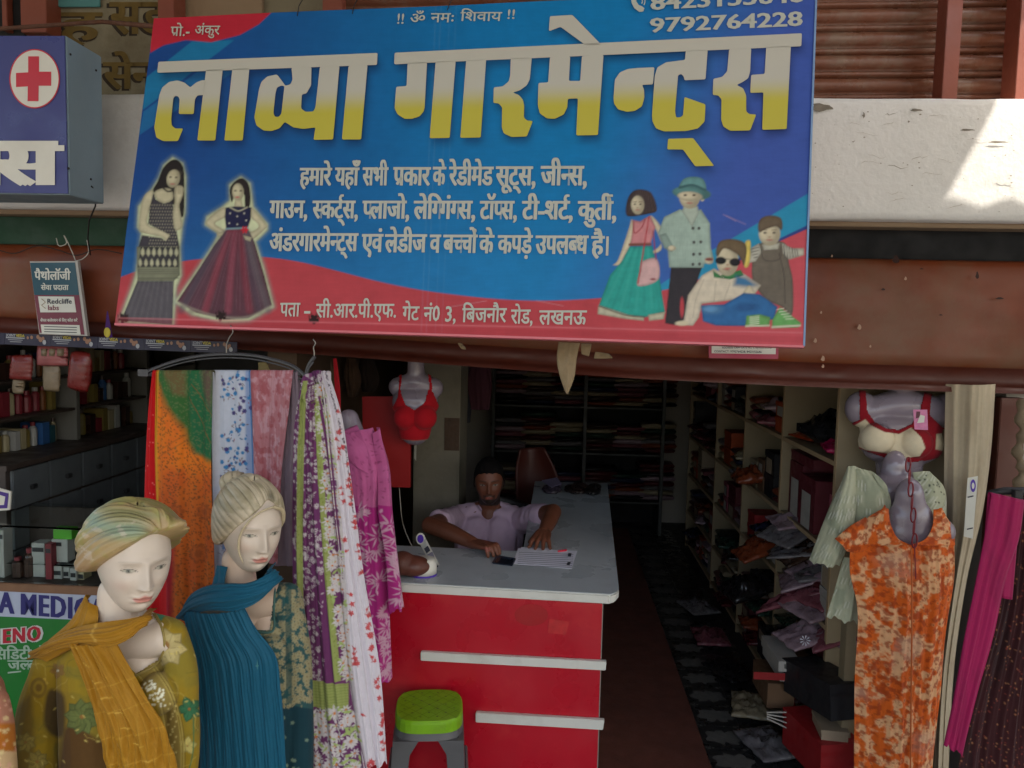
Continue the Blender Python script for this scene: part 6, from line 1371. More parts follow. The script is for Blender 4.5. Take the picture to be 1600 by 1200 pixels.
o = cloth('red_ribbon', [(521, 560), (523, 600), (527, 680), (530, 700)], [(526, 560), (531, 600), (534, 680), (536, 700)], 2.95, None, col=C(150, 8, 22, 1.5), nf=2, amp=.003, seed=2, label='narrow red ribbon hanging behind the white stole', cat='ribbon')
def garment_on(mb, name, vox, poly, cvs, m, parent, grow=.004, sm=10):
    me = fuse(mb, vox, sm, name); P = coords(me); N = np.empty(len(P) * 3, np.float32); me.vertices.foreach_get('normal', N); N = N.reshape(-1, 3); P2 = P + N * grow; setcoords(me, P2); X, Y = to_px(P2); setcol(me, sample(cvs, X, Y))
    hc = Canvas(min(p[0] for p in poly) - 4, min(p[1] for p in poly) - 4, max(p[0] for p in poly) + 4, max(p[1] for p in poly) + 4, .5, (0, 0, 0)); hc.poly(poly, (1, 1, 1))
    keep = (X > hc.x0) & (X < hc.x1) & (Y > hc.y0) & (Y < hc.y1) & (P[:, 1] < np.median(P[:, 1]) + .03); v = np.zeros(len(P)); v[keep] = sample(hc, X[keep], Y[keep])[:, 0]
    bm = bmesh.new(); bm.from_mesh(me); bm.verts.ensure_lookup_table(); bmesh.ops.delete(bm, geom=[bm.verts[i] for i in np.where(v < .5)[0]], context='VERTS'); bm.to_mesh(me); bm.free()
    o = link(name, me, m, parent); md = o.modifiers.new('t', 'SOLIDIFY'); md.thickness = .003; return o
# ================================================================== RED COUNTER
ZC = .97
def pt(px_, py_, z): return atz(px_, py_, z)
cnt = thing('shop_counter', 'L shaped shop counter with grey top white lip and bright red front panels', 'counter', pt(780, 930, 0) * 0 + Vector((.0, 3.0, 0)))
pl = [(545, 906), (940, 928), (953, 929), (962, 926), (967, 920), (949, 756), (836, 752), (817, 862), (560, 850)]
tp_ = [pt(x, y, ZC) for x, y in pl]
def slab_poly(name, pts, z0, z1, m, parent, bev=0.003, label=None):
    n = len(pts); mb = MB().add([(p_[0], p_[1], z0) for p_ in pts] + [(p_[0], p_[1], z1) for p_ in pts], [tuple(range(n - 1, -1, -1)), tuple(range(n, 2 * n))] + [(i, (i + 1) % n, n + (i + 1) % n, n + i) for i in range(n)])
    return mb.obj(name, m, parent, bev, label=label)
slab_poly('counter_lip', tp_, ZC - .036, ZC - .001, M_white, cnt, .006)
cen = sum((Vector((p_[0], p_[1], 0)) for p_ in tp_), Vector()) / len(tp_)
slab_poly('counter_top', tp_, ZC - .0008, ZC + .0015, M_top, cnt, 0)
PL, PR = pt(545, 920, .93), pt(941, 945, .93); PR2 = pt(941, 762, .93); PI1 = pt(826, 864, .93)
M_red = mat('red_laminate', C(168, 14, 34, 1.35), .3, var=.12, scale=2.5, bump=.06, bscale=20, stain=C(186, 56, 52, 1.5), stscale=2.2, stamt=.5)
dirp = (PR - PL).normalized(); npl = Vector((dirp.y, -dirp.x, 0)).normalized(); npl = -npl if npl.y > 0 else npl
def vwall(name, A, B, z0, z1, th, m, parent, label=None, bev=0, n=None):
    d = (B - A).normalized(); n = Vector((d.y, -d.x, 0)) if n is None else n; n = n.normalized() * th
    a = [Vector((A.x, A.y, z0)), Vector((B.x, B.y, z0)), Vector((B.x, B.y, z1)), Vector((A.x, A.y, z1))]
    return MB().hexa(a, [v - n for v in a]).obj(name, m, parent, bev, label=label)
vwall('front_panel', PL, PR, .012, ZC - .037, .018, M_red, cnt, n=npl)
A2 = PR + Vector((.004, .004, 0)); B2 = PR2
vwall('side_panel', A2, B2, .012, ZC - .037, .018, mat('grey_side', C(120, 118, 112, 1.4), .5), cnt)
def onp(px_, py_, off=0.):
    d = ray(px_, py_); P0 = PL + npl * off; return CAM + d * ((P0 - CAM).dot(npl) / d.dot(npl))
def onrect(name, q, off, th, m, parent, bev=0):
    f = [onp(x, y, off + th) for x, y in q]; b = [onp(x, y, off + th) - npl * th for x, y in q]; return MB().hexa(f, b).obj(name, m, parent, bev)
onrect('trim_rail', [(657, 1019), (947.5, 1034.5), (946.5, 1048), (657, 1032.5)], .0005, .02, M_white, cnt, .002)
onrect('trim_rail', [(743, 1114), (944.5, 1126), (942, 1141), (743, 1129)], .0005, .02, M_white, cnt, .002)
q = [onp(830 + 26 * math.cos(t), 961 + 17 * math.sin(t), .0012) for t in np.linspace(0, 2 * PI, 32, endpoint=False)]
MB().add([tuple(v) for v in q], [tuple(range(32))]).obj('round_sticker_mark', mat('old_sticker_mark', C(150, 8, 18, 1.4), .5, var=.2, scale=12), cnt)
q = [(858, 967), (890, 971), (884, 992), (856, 989)]; MB().add([tuple(onp(x, y, .0012)) for x, y in q], [(0, 1, 2, 3)]).obj('glue_mark', mat('glue_mark', C(172, 30, 34, 1.4), .6, var=.35, scale=30), cnt)
MB().lathe([(.009, 0), (.009, .004), (.006, .010)], (0, 0, 0), 12).obj('lock', mat('lock_steel', C(160, 150, 130), .3, metal=.7), cnt, smooth=True).matrix_world = Matrix.Translation(onp(898, 1180, .001)) @ npl.to_track_quat('Z', 'Y').to_matrix().to_4x4()

# ---- stool
stl = thing('plastic_stool', 'green topped plastic stool with dark grey legs in front of the red counter', 'stool', at(670, 1110, 2.52))
sc_ = at(671, 1101, 2.52); sc_ = Vector((sc_.x, sc_.y, 0)); ZS = at(671, 1101, 2.52).z; hw = .114
def srect(w_, z, n=40, p=3.4, rot=.14):
    out = []
    for i in range(n):
        t = 2 * PI * i / n; c, s = math.cos(t), math.sin(t); r_ = (abs(c)**p + abs(s)**p)**(-1 / p) * w_
        x, y = r_ * c, r_ * s; out.append((sc_.x + x * math.cos(rot) - y * math.sin(rot), sc_.y + x * math.sin(rot) + y * math.cos(rot), z))
    return out
def rings(name, rs, m, parent, cap=True, smooth=True):
    n = len(rs[0]); vs = [v for r_ in rs for v in r_]; fs = [(i * n + k, i * n + (k + 1) % n, (i + 1) * n + (k + 1) % n, (i + 1) * n + k) for i in range(len(rs) - 1) for k in range(n)]
    if cap: fs += [tuple(range(n - 1, -1, -1)), tuple((len(rs) - 1) * n + k for k in range(n))]
    return MB().add(vs, fs).obj(name, m, parent, smooth=smooth)
M_lime = mat('lime_plastic', C(112, 160, 14, 1.3), .42, var=.12, scale=8, bump=.1, stain=C(90, 116, 26), stscale=14, stamt=.4); M_sgr = mat('dark_stool_plastic', C(72, 72, 74, 1.6), .4, var=.15)
rings('seat', [srect(hw * 1.0, ZS - .042), srect(hw * 1.0, ZS - .012), srect(hw * .99, ZS - .004), srect(hw * .96, ZS), srect(hw * .9, ZS)], M_lime, stl, smooth=False)
gr = MB()
def sp(u, v): c, s = math.cos(.14), math.sin(.14); return Vector((sc_.x + u * c - v * s, sc_.y + u * s + v * c, ZS + .0006))
for k in range(-4, 5):
    for sg in (1, -1):
        o_ = k * .045; 
        a, b = (-.09, .09); pts_ = [(u, sg * u + o_) for u in np.linspace(-.1, .1, 30) if abs(sg * u + o_) < .098]
        if len(pts_) > 1:
            (u0, v0), (u1, v1) = pts_[0], pts_[-1]; d = Vector((v1 - v0, -(u1 - u0), 0)).normalized() * .0007
            gr.add([tuple(sp(u0, v0) + d), tuple(sp(u1, v1) + d), tuple(sp(u1, v1) - d), tuple(sp(u0, v0) - d)], [(0, 1, 2, 3)])
gr.obj('moulded_groove', mat('groove_green', C(84, 120, 14, 1.2), .6), stl)['kind'] = 'stuff'
hl_ = MB()
for i in range(-3, 4):
    for j in range(-3, 4):
        if (i + j) % 2 == 0 and abs(i) + abs(j) < 6:
            c_ = sp(i * .0278, j * .0278) + Vector((0, 0, .0004)); hl_.add([tuple(c_ + Vector((.0042 * math.cos(t), .0022 * math.sin(t), 0))) for t in np.linspace(0, 2 * PI, 8, endpoint=False)], [tuple(range(8))])
hl_.obj('seat_hole', M_black, stl)['kind'] = 'stuff'
rings('apron', [srect(hw * 1.02, ZS - .066, rot=.14), srect(hw * .97, ZS - .043, rot=.14)], M_sgr, stl, cap=False)
zf = .202
for sx in (-1, 1):
    for sy in (-1, 1):
        def cr_(z, o, wd):
            s = hw * (.99 + (.40 * (ZS - z)) ) ; c, n_ = math.cos(.14), math.sin(.14); out = []
            for (u, v) in ((s, s), (s - wd, s + .002), (s - wd, s - .014), (s - .016, s - .016), (s - .014, s - wd), (s + .002, s - wd)):
                u, v = sx * u, sy * v; out.append((sc_.x + u * c - v * n_, sc_.y + u * n_ + v * c, z))
            return out
        rings('leg', [cr_(zf, 0, .045), cr_(.35, 0, .052), cr_(ZS - .11, 0, .058), cr_(ZS - .068, 0, .082), cr_(ZS - .065, 0, .085)], M_sgr, stl, smooth=False)
for sx in (-1, 1):
    s = hw * 1.12; c, n_ = math.cos(.14), math.sin(.14)
    a = [(sx * s * c - v * n_ + sc_.x, sx * s * n_ + v * c + sc_.y) for v in (-s + .05, s - .05)]; MB().tube([(a[0][0], a[0][1], .40), (a[1][0], a[1][1], .40)], .008, 8).obj('side_stretcher', M_sgr, stl)
a = [(u * c - (-s) * n_ + sc_.x, u * n_ + (-s) * c + sc_.y) for u in (-s + .05, s - .05)]; MB().tube([(a[0][0], a[0][1], .40), (a[1][0], a[1][1], .40)], .008, 8).obj('front_stretcher', M_sgr, stl)

# ================================================================== THE SHOPKEEPER
man = thing('person', 'bearded man in a pale lilac t-shirt seated behind the counter with both hands on it', 'person', at(763, 900, 3.8))
HY = 3.74; oM = a3(at(762, 757, HY)) + np.array((0, .085, 0)); RMm = rotm(4, 3, -2); sM = .96
Xh, Yh, Zh, frh, TH = head_grid(110, 90); Ph = np.stack([Xh, Yh, Zh], -1) * sM @ RMm.T + oM
bm_ = MB(); nv_, nu_ = Xh.shape
bm_.add([tuple(v) for v in Ph.reshape(-1, 3)], [(i * nu_ + j, (i + 1) * nu_ + j, (i + 1) * nu_ + (j + 1) % nu_, i * nu_ + (j + 1) % nu_) for i in range(nv_ - 1) for j in range(nu_)])
hv = lambda *c: Vector(RMm @ np.array(c) * sM + oM)
for sx in (-1, 1): bm_.sphere(hv(sx * .076, .008, -.008), (.008, .016, .028), 10, 8)
limb(bm_, [hv(0, .015, -.07), hv(0, .035, -.13), hv(0, .05, -.20)], [.055, .056, .08], 18)
TCx = float(hv(0, 0, 0).x); ZSh = float(hv(0, 0, -.20).z)
SHL, SHR = Vector((TCx - .175, HY + .12, ZSh - .02)), Vector((TCx + .165, HY + .10, ZSh - .01))
limb(bm_, [SHL, Vector((TCx, HY + .14, ZSh + .02)), SHR], [.052, .062, .052], 16)
for sx in (-.065, .065): limb(bm_, [Vector((TCx + sx, HY + .12, ZSh - .08)), Vector((TCx + sx, HY + .14, ZSh - .30)), Vector((TCx + sx, HY + .16, .52))], [.095, .092, .095], 18)
ELL, WRL = at(672, 842, 3.30), at(738, 862, 3.10); ELR, WRR = at(864, 818, 3.50), at(850, 842, 3.28)
WRL.z = ZC + .032; ELL.z = ZC + .045; WRR.z = ZC + .04; ELR.z = ZC + .075
limb(bm_, [SHL, (SHL + ELL) / 2, ELL], [.050, .046, .038], 14); limb(bm_, [ELL, (ELL * .6 + WRL * .4) + Vector((0, 0, .004)), WRL], [.039, .037, .026], 14)
limb(bm_, [SHR, (SHR + ELR) / 2, ELR], [.050, .046, .038], 14); limb(bm_, [ELR, (ELR * .6 + WRR * .4), WRR], [.038, .036, .026], 14)
def hand(mb, W, d, spread, curl, palm=.088, side=1, up=Vector((0, 0, 1))):
    d = Vector((d[0], d[1], 0)).normalized(); s = Vector((-d.y, d.x, 0)) * side
    c0 = W + d * .012; kn = W + d * palm + Vector((0, 0, -.006 + .012 * curl))
    for k in range(4):
        o_ = (k - 1.5) * .0185; limb(mb, [W + s * o_ * .45, W + d * palm * .5 + s * o_ * .8 + Vector((0, 0, .002)), kn + s * o_], [.017, .0145, .0115], 10, 3)
    Ls = [.060, .072, .070, .056]
    for k in range(4):
        o_ = (k - 1.5) * .0185; a = (k - 1.5) * spread; f = (d * math.cos(a) + s * math.sin(a)).normalized(); K = kn + s * o_; L = Ls[::1][k]
        zt = ZC + .011
        p1 = K + f * L * .42 + Vector((0, 0, .010 * curl)); p2 = K + f * L * (.78 - .12 * curl) + Vector((0, 0, -.004 * curl)); p3 = K + f * L * (1.02 - .32 * curl)
        p1.z = max(p1.z - .006, zt + .004 + .014 * curl); p2.z = zt + .002 + .004 * curl; p3.z = zt - .001
        limb(mb, [K, p1, p2, p3], [.0108, .0098, .0088, .0076], 10, 3)
    T0 = W + d * .022 - s * .022; T1 = T0 + d * .028 - s * .022; T2 = T1 + d * .026 - s * .008; T1.z = ZC + .018; T2.z = ZC + .012
    limb(mb, [T0, T1, T2], [.0145, .0115, .0088], 10, 4)
DL = Vector((at(771, 884, 3.0).x - WRL.x, -.085, 0)); hand(bm_, WRL, DL, .06, 1., side=-1)
DR = Vector((-.015, -.13, 0)); hand(bm_, WRR, DR, .20, .12, side=1)
me = fuse(bm_, .0034, 3, 'body'); P = coords(me); Lc = (P - oM) @ RMm / sM
skin = np.array(C(124, 74, 54, .95)); dark = np.array((.018, .014, .012))
frl = ((Lc[:, 1] < -.015) & (np.abs(Lc[:, 2]) < .14)).astype(float)
c = face_paint(Lc[:, 0], Lc[:, 2], frl, skin, C(130, 70, 60), dark, (.22, .20, .18), (.02, .015, .01), man=True)
inh = (Lc[:, 2] > -.128) & (np.abs(Lc[:, 0]) < .1) & (np.abs(Lc[:, 1]) < .14)
x_, z_ = np.abs(Lc[:, 0]), Lc[:, 2]
xe_ = np.interp(z_, [-.1, -.06, -.03, .01], [.028, .042, .058, .067]); beard = sst(xe_, xe_ + .007, x_) * (z_ < .015) * (Lc[:, 1] < .03) * (z_ > -.125)
beard = np.maximum(beard, sst(-.073, -.080, z_) * (Lc[:, 1] < .0)); beard = np.maximum(beard, sst(.028, .024, x_) * np.exp(-((z_ + .0535 + .010 * (x_ / .03)**2) / .0048)**2) * frl)
beard = np.maximum(beard, np.exp(-((x_ - .026) / .005)**2) * (z_ < -.052) * (z_ > -.09) * frl * .9); beard = np.maximum(beard, np.exp(-(x_ / .009)**2 - ((z_ + .080) / .006)**2) * frl)
b_ = (np.clip(beard, 0, 1) * inh * .93)[:, None]; c = c * (1 - b_) + dark * b_
arm = (P[:, 2] < ZC + .12) & (P[:, 1] < 3.6); n_ = fbm(P[:, 0] * 40, P[:, 1] * 40, 3); c[arm] *= (.86 + .2 * n_[arm])[:, None]
setcol(me, c); link('body', me, vmat('man_skin', rough=.5, var=.05, scale=30, bump=.15, bscale=150), man)
wrap(oM, RMm, sM, [(-3.14, -.06), (-2.2, -.055), (-1.7, -.02), (-1.45, -.03), (-1.25, .035), (-.9, .050), (-.5, .060), (0, .062), (.5, .060), (.9, .050), (1.25, .035), (1.45, -.03), (1.7, -.02), (2.2, -.055)],
     [(-3.14, .010), (-1.5, .005), (-.8, .008), (0, .010), (.8, .008), (1.5, .005)], [(0, 0), (.03, .7), (.2, 1.1), (.6, 1.25), (1, 1.0)], lambda ps, al, w_, L: np.zeros(L.shape) + np.array((.006, .005, .005)) * (1 + .5 * vnoise(L[:, 0] * 900, L[:, 2] * 500))[:, None], (0, -.1, .1), 40, .0016, 'hair', man, nu=160, nv=60, m=vmat('black_hair', rough=.95, var=.3, scale=200, bump=.9, bscale=260, spec=.1), nfine=.6)
ts = MB(); limb(ts, [SHL + Vector((.0, 0, .004)), Vector((TCx, HY + .145, ZSh + .012)), SHR + Vector((0, 0, .004))], [.062, .070, .062], 18)
for sx in (-.066, .066): limb(ts, [Vector((TCx + sx, HY + .11, ZSh - .08)), Vector((TCx + sx, HY + .12, ZSh - .30)), Vector((TCx + sx, HY + .15, .54))], [.108, .112, .115], 20)
limb(ts, [SHL, SHL * .40 + ELL * .60], [.064, .062], 16); limb(ts, [SHR, SHR * .30 + ELR * .70], [.064, .058], 16)
tc = Canvas(640, 760, 880, 1000, 1.2, C(164, 142, 160, 1.8)); tc.ell(724, 832, 10, 3, C(180, 172, 180, 1.8)); tc.ell(725, 838, 10, 3.4, C(176, 168, 178, 1.8)); tc.line([(742, 782), (752, 798), (764, 801), (776, 796), (781, 782)], 3, C(112, 96, 112, 1.5))
nh = [(748, 770), (779, 770), (777, 779), (771, 785), (763, 787), (755, 785), (749, 779)]
me = dress_mesh(ts, .006, tc, nh, None, None, 10, .010, 5, 't_shirt'); o = link('t_shirt', me, vmat('jersey_cloth', rough=.92, var=.05, scale=50, bump=.2, bscale=600), man); md = o.modifiers.new('t', 'SOLIDIFY'); md.thickness = .003
MB().tube([WRL + (ELL - WRL).normalized() * .03 + Vector((.0, .027 * math.cos(t), .027 * math.sin(t))) for t in np.linspace(0, 2 * PI, 20)], .0022, 5).obj('wrist_thread', mat('orange_thread', C(150, 60, 40), .7), man)

# things on the counter
def on_top(name, q, m, th=.0012, parent=None, z=ZC + .0017, bev=0):
    return slab_poly(name, [pt(x, y, z) for x, y in q], z, z + th, m, parent, bev)
ppr = thing('paper_sheet', 'printed white paper sheets lying under the shopkeepers hand', 'paper', pt(850, 872, ZC))
on_top('sheet', [(810, 857), (902, 861), (893, 889), (800, 881)], mat('paper_white', C(184, 184, 198, 1.9), .8), .0012, ppr)
on_top('sheet', [(815, 855), (860, 857), (852, 884), (802, 878)], MATS['paper_white'], .0008, ppr, z=ZC + .0032)
for k in range(8):
    y = 862.5 + 2.9 * k; on_top('print_line', [(811 - .4 * k, y), (896 - .3 * k, y + 3.4), (896 - .3 * k, y + 4.2), (811 - .4 * k, y + .8)], mat('grey_ink', C(128, 128, 142, 1.5), .8), .0002, ppr, z=ZC + .0042)
on_top('print_mark', [(888, 864), (893, 864.3), (892, 870), (887, 869.6)], M_prd, .0002, ppr, z=ZC + .0043); on_top('print_mark', [(887, 878), (892, 878.5), (890, 883), (885, 882.5)], M_prd, .0002, ppr, z=ZC + .0043)
ph_ = thing('mobile_phone', 'dark blue mobile phone lying beside the shopkeepers curled hand', 'phone', pt(790, 878, ZC))
on_top('case', [(775, 870), (806, 875), (801, 885), (769, 881)], mat('phone_blue', C(34, 44, 62, 1.5), .3), .008, ph_, bev=.002); on_top('screen', [(777, 871.2), (803.5, 875.6), (799.5, 883), (772, 879.4)], mat('phone_glass', (.01, .012, .02), .1), .0004, ph_, z=ZC + .0098)
tagp(MB().tube([pt(872, 861.5, ZC + .006), pt(885, 859.5, ZC + .006)], .0045, 8).obj('pen', mat('red_pen', C(200, 30, 60, 1.4), .4), smooth=True), 'short red pen on the paper beside the mans fingers', 'pen')
sb = thing('payment_soundbox', 'white and purple payment speaker box with a slanted card on the counter', 'soundbox', pt(668, 903, ZC))
b0 = pt(664, 902, ZC); M_pur = mat('purple_trim', C(72, 44, 150, 1.5), .4)
MB().lathe([(.050, 0), (.050, .006)], b0 + Vector((-.01, .03, .0017)), 30).obj('base_ring', M_pur, sb); MB().lathe([(.049, .0), (.048, .03), (.042, .052), (.02, .056)], b0 + Vector((-.01, .03, .008)), 30).obj('speaker_body', M_lbw, sb, smooth=True)
cq = [(652, 842), (662, 836), (692, 893), (683, 905)]; dz = [3.02, 3.0, 2.86, 2.84]
rect_px('card', M_lbw, cq, dz, sb, th=.005, bev=.001)
rect_px('card_foot', M_pur, [(686, 893), (692, 889.5), (692.5, 899), (684, 907)], 2.85, sb, th=.006)
for k in range(3):
    t = .24 + .2 * k; a = (652 + 31 * t + 2, 842 + 63 * t); rect_px('card_print', M_prd, [(a[0] + 1, a[1]), (a[0] + 7, a[1] - 4.5), (a[0] + 11, a[1] + 3), (a[0] + 5, a[1] + 7.5)][:4], 2.86 + .0 * k, sb, dY=-.012 - .006 * (0), th=.0006) if k != 1 else rect_px('card_print', mat('card_grey', C(100, 96, 110), .6), [(a[0], a[1] - 3), (a[0] + 8, a[1] - 8), (a[0] + 13, a[1] + 4), (a[0] + 5, a[1] + 9)], 2.86, sb, dY=-.012, th=.0006)
q = [at(657 + 7 * math.cos(t), 842 + 9 * math.sin(t), 2.985) for t in np.linspace(0, 2 * PI, 20, endpoint=False)]; MB().add([tuple(v) for v in q] + [tuple(v + Vector((0, .006, 0))) for v in q], [tuple(range(20)), tuple(range(39, 19, -1))] + [(i, (i + 1) % 20, 20 + (i + 1) % 20, 20 + i) for i in range(20)]).obj('card_head', M_lbw, sb)
q = [at(657 + 5 * math.cos(t), 842 + 6.6 * math.sin(t), 2.983) for t in np.linspace(0, 2 * PI, 20, endpoint=False)]; MB().add([tuple(v) for v in q], [tuple(range(20))]).obj('card_logo', M_pur, sb)
bgm = MB(); bgm.sphere(pt(645, 884, ZC + .04), (.068, .05, .038), 20, 14); bgm.sphere(pt(628, 880, ZC + .05), (.05, .05, .045), 18, 12)
me = fuse(bgm, .005, 6, 'brown_pouch'); o = link('brown_pouch', me, mat('brown_leather', C(86, 46, 34, 1.4), .5, var=.25, scale=20, bump=.4)); tagp(o, 'brown leather pouch behind the payment box on the counter', 'pouch')
on_top('cloth_strip', [(624, 893), (652, 892), (650, 899), (622, 899)], M_lbw, .004).parent = None; tagp(bpy.data.objects['cloth_strip'], 'white scrap of packing foam under the brown pouch', 'scrap')
for i, (x, y, w2, c_, l_) in enumerate(((862, 764, .055, (60, 52, 64), 'dark pouch with a pale patterned flap at the far end of the counter'), (900, 764, .07, (38, 26, 26), 'black wrapped garment packet at the far end of the counter'), (925, 766, .05, (30, 28, 30), 'small black packet at the back corner of the counter'))):
    b = MB(); p0 = pt(x, y, ZC + .02); b.sphere(p0, (w2, .09, .022), 20, 12); b.sphere(p0 + Vector((.02, .04, .012)), (w2 * .7, .05, .02), 16, 10); me = fuse(b, .006, 2, 'packet'); P = coords(me); setcoords(me, P + .006 * np.array([[mnoise.noise(Vector(p * 40)), mnoise.noise(Vector(p * 37)), mnoise.noise(Vector(p * 45))] for p in P]))
    me.polygons.foreach_set('use_smooth', [False] * len(me.polygons)); o = link('garment_packet', me, mat('pouch_%d' % i, C(*c_, 1.2), .3, var=.3, scale=30)); tagp(o, l_, 'packet')
o = slab_poly('folded_card', [pt(x, y, ZC + .03) for x, y in ((846, 757), (870, 752), (878, 762), (862, 768))], ZC + .05, ZC + .054, mat('pale_flap', C(130, 120, 150, 1.7), .5, var=.3, scale=40), None); tagp(o, 'pale patterned card on the dark pouch at the far end of the counter', 'card')
o = MB().tube([Vector(q) for q in spline([at(624, 762, 3.5), at(626, 790, 3.45), at(630, 820, 3.3), at(642, 850, 3.15), at(655, 872, 3.02)], 30)], .0022, 6).obj('white_cable', M_wirew, smooth=True); tagp(o, 'thin white cable hanging from the red board to the payment box', 'cable')

# chairs behind the man
ch = thing('plastic_chair', 'reddish brown moulded plastic chair back behind the shopkeeper', 'chair', (at(830, 760, 4.9).x, 4.9, 0))
M_chr = mat('chair_brown', C(74, 34, 28, 1.7), .4, var=.1)
cp = px_line([(812, 702), (806, 730), (806, 770), (812, 850)], 4.9); cq_ = px_line([(850, 700), (866, 730), (880, 775), (884, 850)], 4.9)
patch('backrest', cp, cq_, 16, 24, M_chr, ch, bulge=-.05, thick=.012)
boxo('seat', M_chr, at(812, 850, 4.9).x, at(884, 850, 4.9).x, 4.5, 4.9, .42, .45, ch, bev=.01)
for a in (0, 1):
    for b in (4.53, 4.87): boxo('leg', M_chr, [at(815, 850, 4.9).x, at(878, 850, 4.9).x][a], [at(815, 850, 4.9).x + .03, at(878, 850, 4.9).x + .03][a], b - .015, b + .015, .013, .42, ch)
ch = thing('black_chair', 'black padded chair back directly behind the shopkeepers right shoulder', 'chair', (at(800, 840, 3.98).x, 4.0, 0))
patch('backrest', px_line([(752, 770), (750, 800), (750, 880)], 4.12), px_line([(826, 790), (832, 820), (834, 880)], 4.12), 14, 18, M_black, ch, bulge=-.04, thick=.04); boxo('seat', M_black, at(752, 860, 4.1).x, at(832, 860, 4.1).x, 3.72, 4.14, .40, .46, ch, bev=.01); MB().tube([((at(792, 860, 4.0).x), 3.95, .014), ((at(792, 860, 4.0).x), 3.95, .4)], .03, 10).obj('pedestal', M_black, ch)

# ================================================================== PILLAR, BOARD, INNER LEFT SIDE
PX0, PX1 = at(646, 700, 4.1).x, at(718, 700, 4.1).x
pil = thing('concrete_pillar', 'bare grey concrete pillar behind the shopkeeper', 'pillar', (PX0, 4.1, 0)); boxo('shaft', M_concrete, PX0, PX1, 4.1, 4.45, .005, 2.4, pil, bev=.008)
boxo('brown_tape', mat('tape_brown', C(70, 50, 34, 1.5), .6, var=.3, scale=30), at(694, 700, 4.09).x, at(717, 700, 4.09).x, 4.094, 4.0985, at(700, 704, 4.09).z, at(700, 653, 4.09).z, pil, bev=0)
rb = thing('red_board', 'plain bright red board fixed beside the concrete pillar', 'board', at(604, 762, 3.5)); rect_px('panel', mat('board_red', C(140, 2, 2, 1.5), .5, var=.06), [(566, 620), (642, 619), (641, 762), (567, 760)], 3.5, rb, th=.02, bev=.001)
rect_px('side_strip', M_wirew, [(648, 688), (651, 688), (650, 720), (647, 716)], 3.9, rb, th=.004)
def form(name, label, blobs, Y, m=M_lil, cat='dress form', vox=.005, sm=22):
    t = thing(name, label, cat, at(blobs[0][0], blobs[0][1], Y)); b = MB()
    for x, y, dy, r_ in blobs: b.sphere(at(x, y, Y + dy), r_, 24, 16)
    link('torso', fuse(b, vox, sm, 'torso'), m, t); return t
M_rbra = mat('red_bra', C(150, 6, 22, 1.5), .7, bump=.2)
t = thing('bra_display_form', 'small lilac torso form in a red bra hanging in front of the pillar', 'dress form', at(650, 690, 3.4))
def torso_small():
    b = MB(); limb(b, [at(622, 604, 3.42), at(650, 598, 3.41), at(678, 606, 3.42)], [.045, .05, .045], 16); limb(b, [at(638, 628, 3.41), at(660, 628, 3.41)], [.074, .074], 18); limb(b, [at(650, 640, 3.41), at(648, 672, 3.41)], [.080, .070], 18); limb(b, [at(650, 598, 3.41), at(650, 560, 3.41)], [.042, .038], 14)
    b.sphere(at(634, 652, 3.35), (.05, .05, .052), 20, 14); b.sphere(at(664, 652, 3.35), (.05, .05, .052), 20, 14); return b
link('torso', fuse(torso_small(), .005, 18, 'torso'), M_lil, t)
rc = Canvas(590, 570, 700, 700, 1., C(164, 4, 22, 1.45)); rc.line([(612, 686), (650, 690), (690, 684)], 3, C(170, 150, 130))
garment_on(torso_small(), 'bra', .005, [(624, 570), (629, 570), (626, 612), (634, 632), (648, 640), (662, 630), (670, 606), (668, 570), (673, 570), (676, 610), (694, 650), (692, 686), (648, 690), (606, 684), (606, 650), (621, 620)], rc, M_cot, t, sm=18)
hk = MB()
for i, (x0, x1, y1, c_, lb_) in enumerate(((512, 524, 690, (90, 76, 58), 'tan cloth bundle hanging by the inner left wall'), (540, 556, 620, (70, 50, 36), 'brown strap hanging inside the left wall'), (562, 584, 612, (46, 34, 28), 'dark brown strap beside the red board'))):
    cc = Canvas(500, 540, 600, 720, 1.5, C(*c_, 1.6)); cc.mix((slice(None), slice(None)), sst(.4, .7, fbm(cc.X / 6, cc.Y / 18, 3)) * .6, np.array(C(*c_, 1.6)) * .4)
    cloth('hanging_strap', [(x0, 560), (x0 - 3, 590), (x0 + 4, y1)], [(x1, 560), (x1 + 8, 600), (x1 + 2, y1)], 3.55 + .1 * i, cc, nf=4, amp=.012, seed=70 + i, bulge=.02, label=lb_, cat='hanging cloth')
for i, (x0, x1, y1, c_, lb_) in enumerate(((690, 712, 625, (96, 70, 78), 'pale pink garment packet hanging beside the pillar'), (735, 765, 640, (80, 44, 56), 'dim pink blouse hanging at the back of the shop'), (722, 735, 660, (70, 70, 80), 'grey plastic cover hanging behind the pillar'))):
    cloth('hanging_garment', [(x0, 566), (x0 - 4, 600), (x0 + 2, y1)], [(x1, 566), (x1 + 4, 600), (x1, y1)], 4.6 + .5 * i, None, col=C(*c_, 1.4), nf=3, amp=.02, seed=80 + i, bulge=.03, label=lb_, cat='hanging garment')

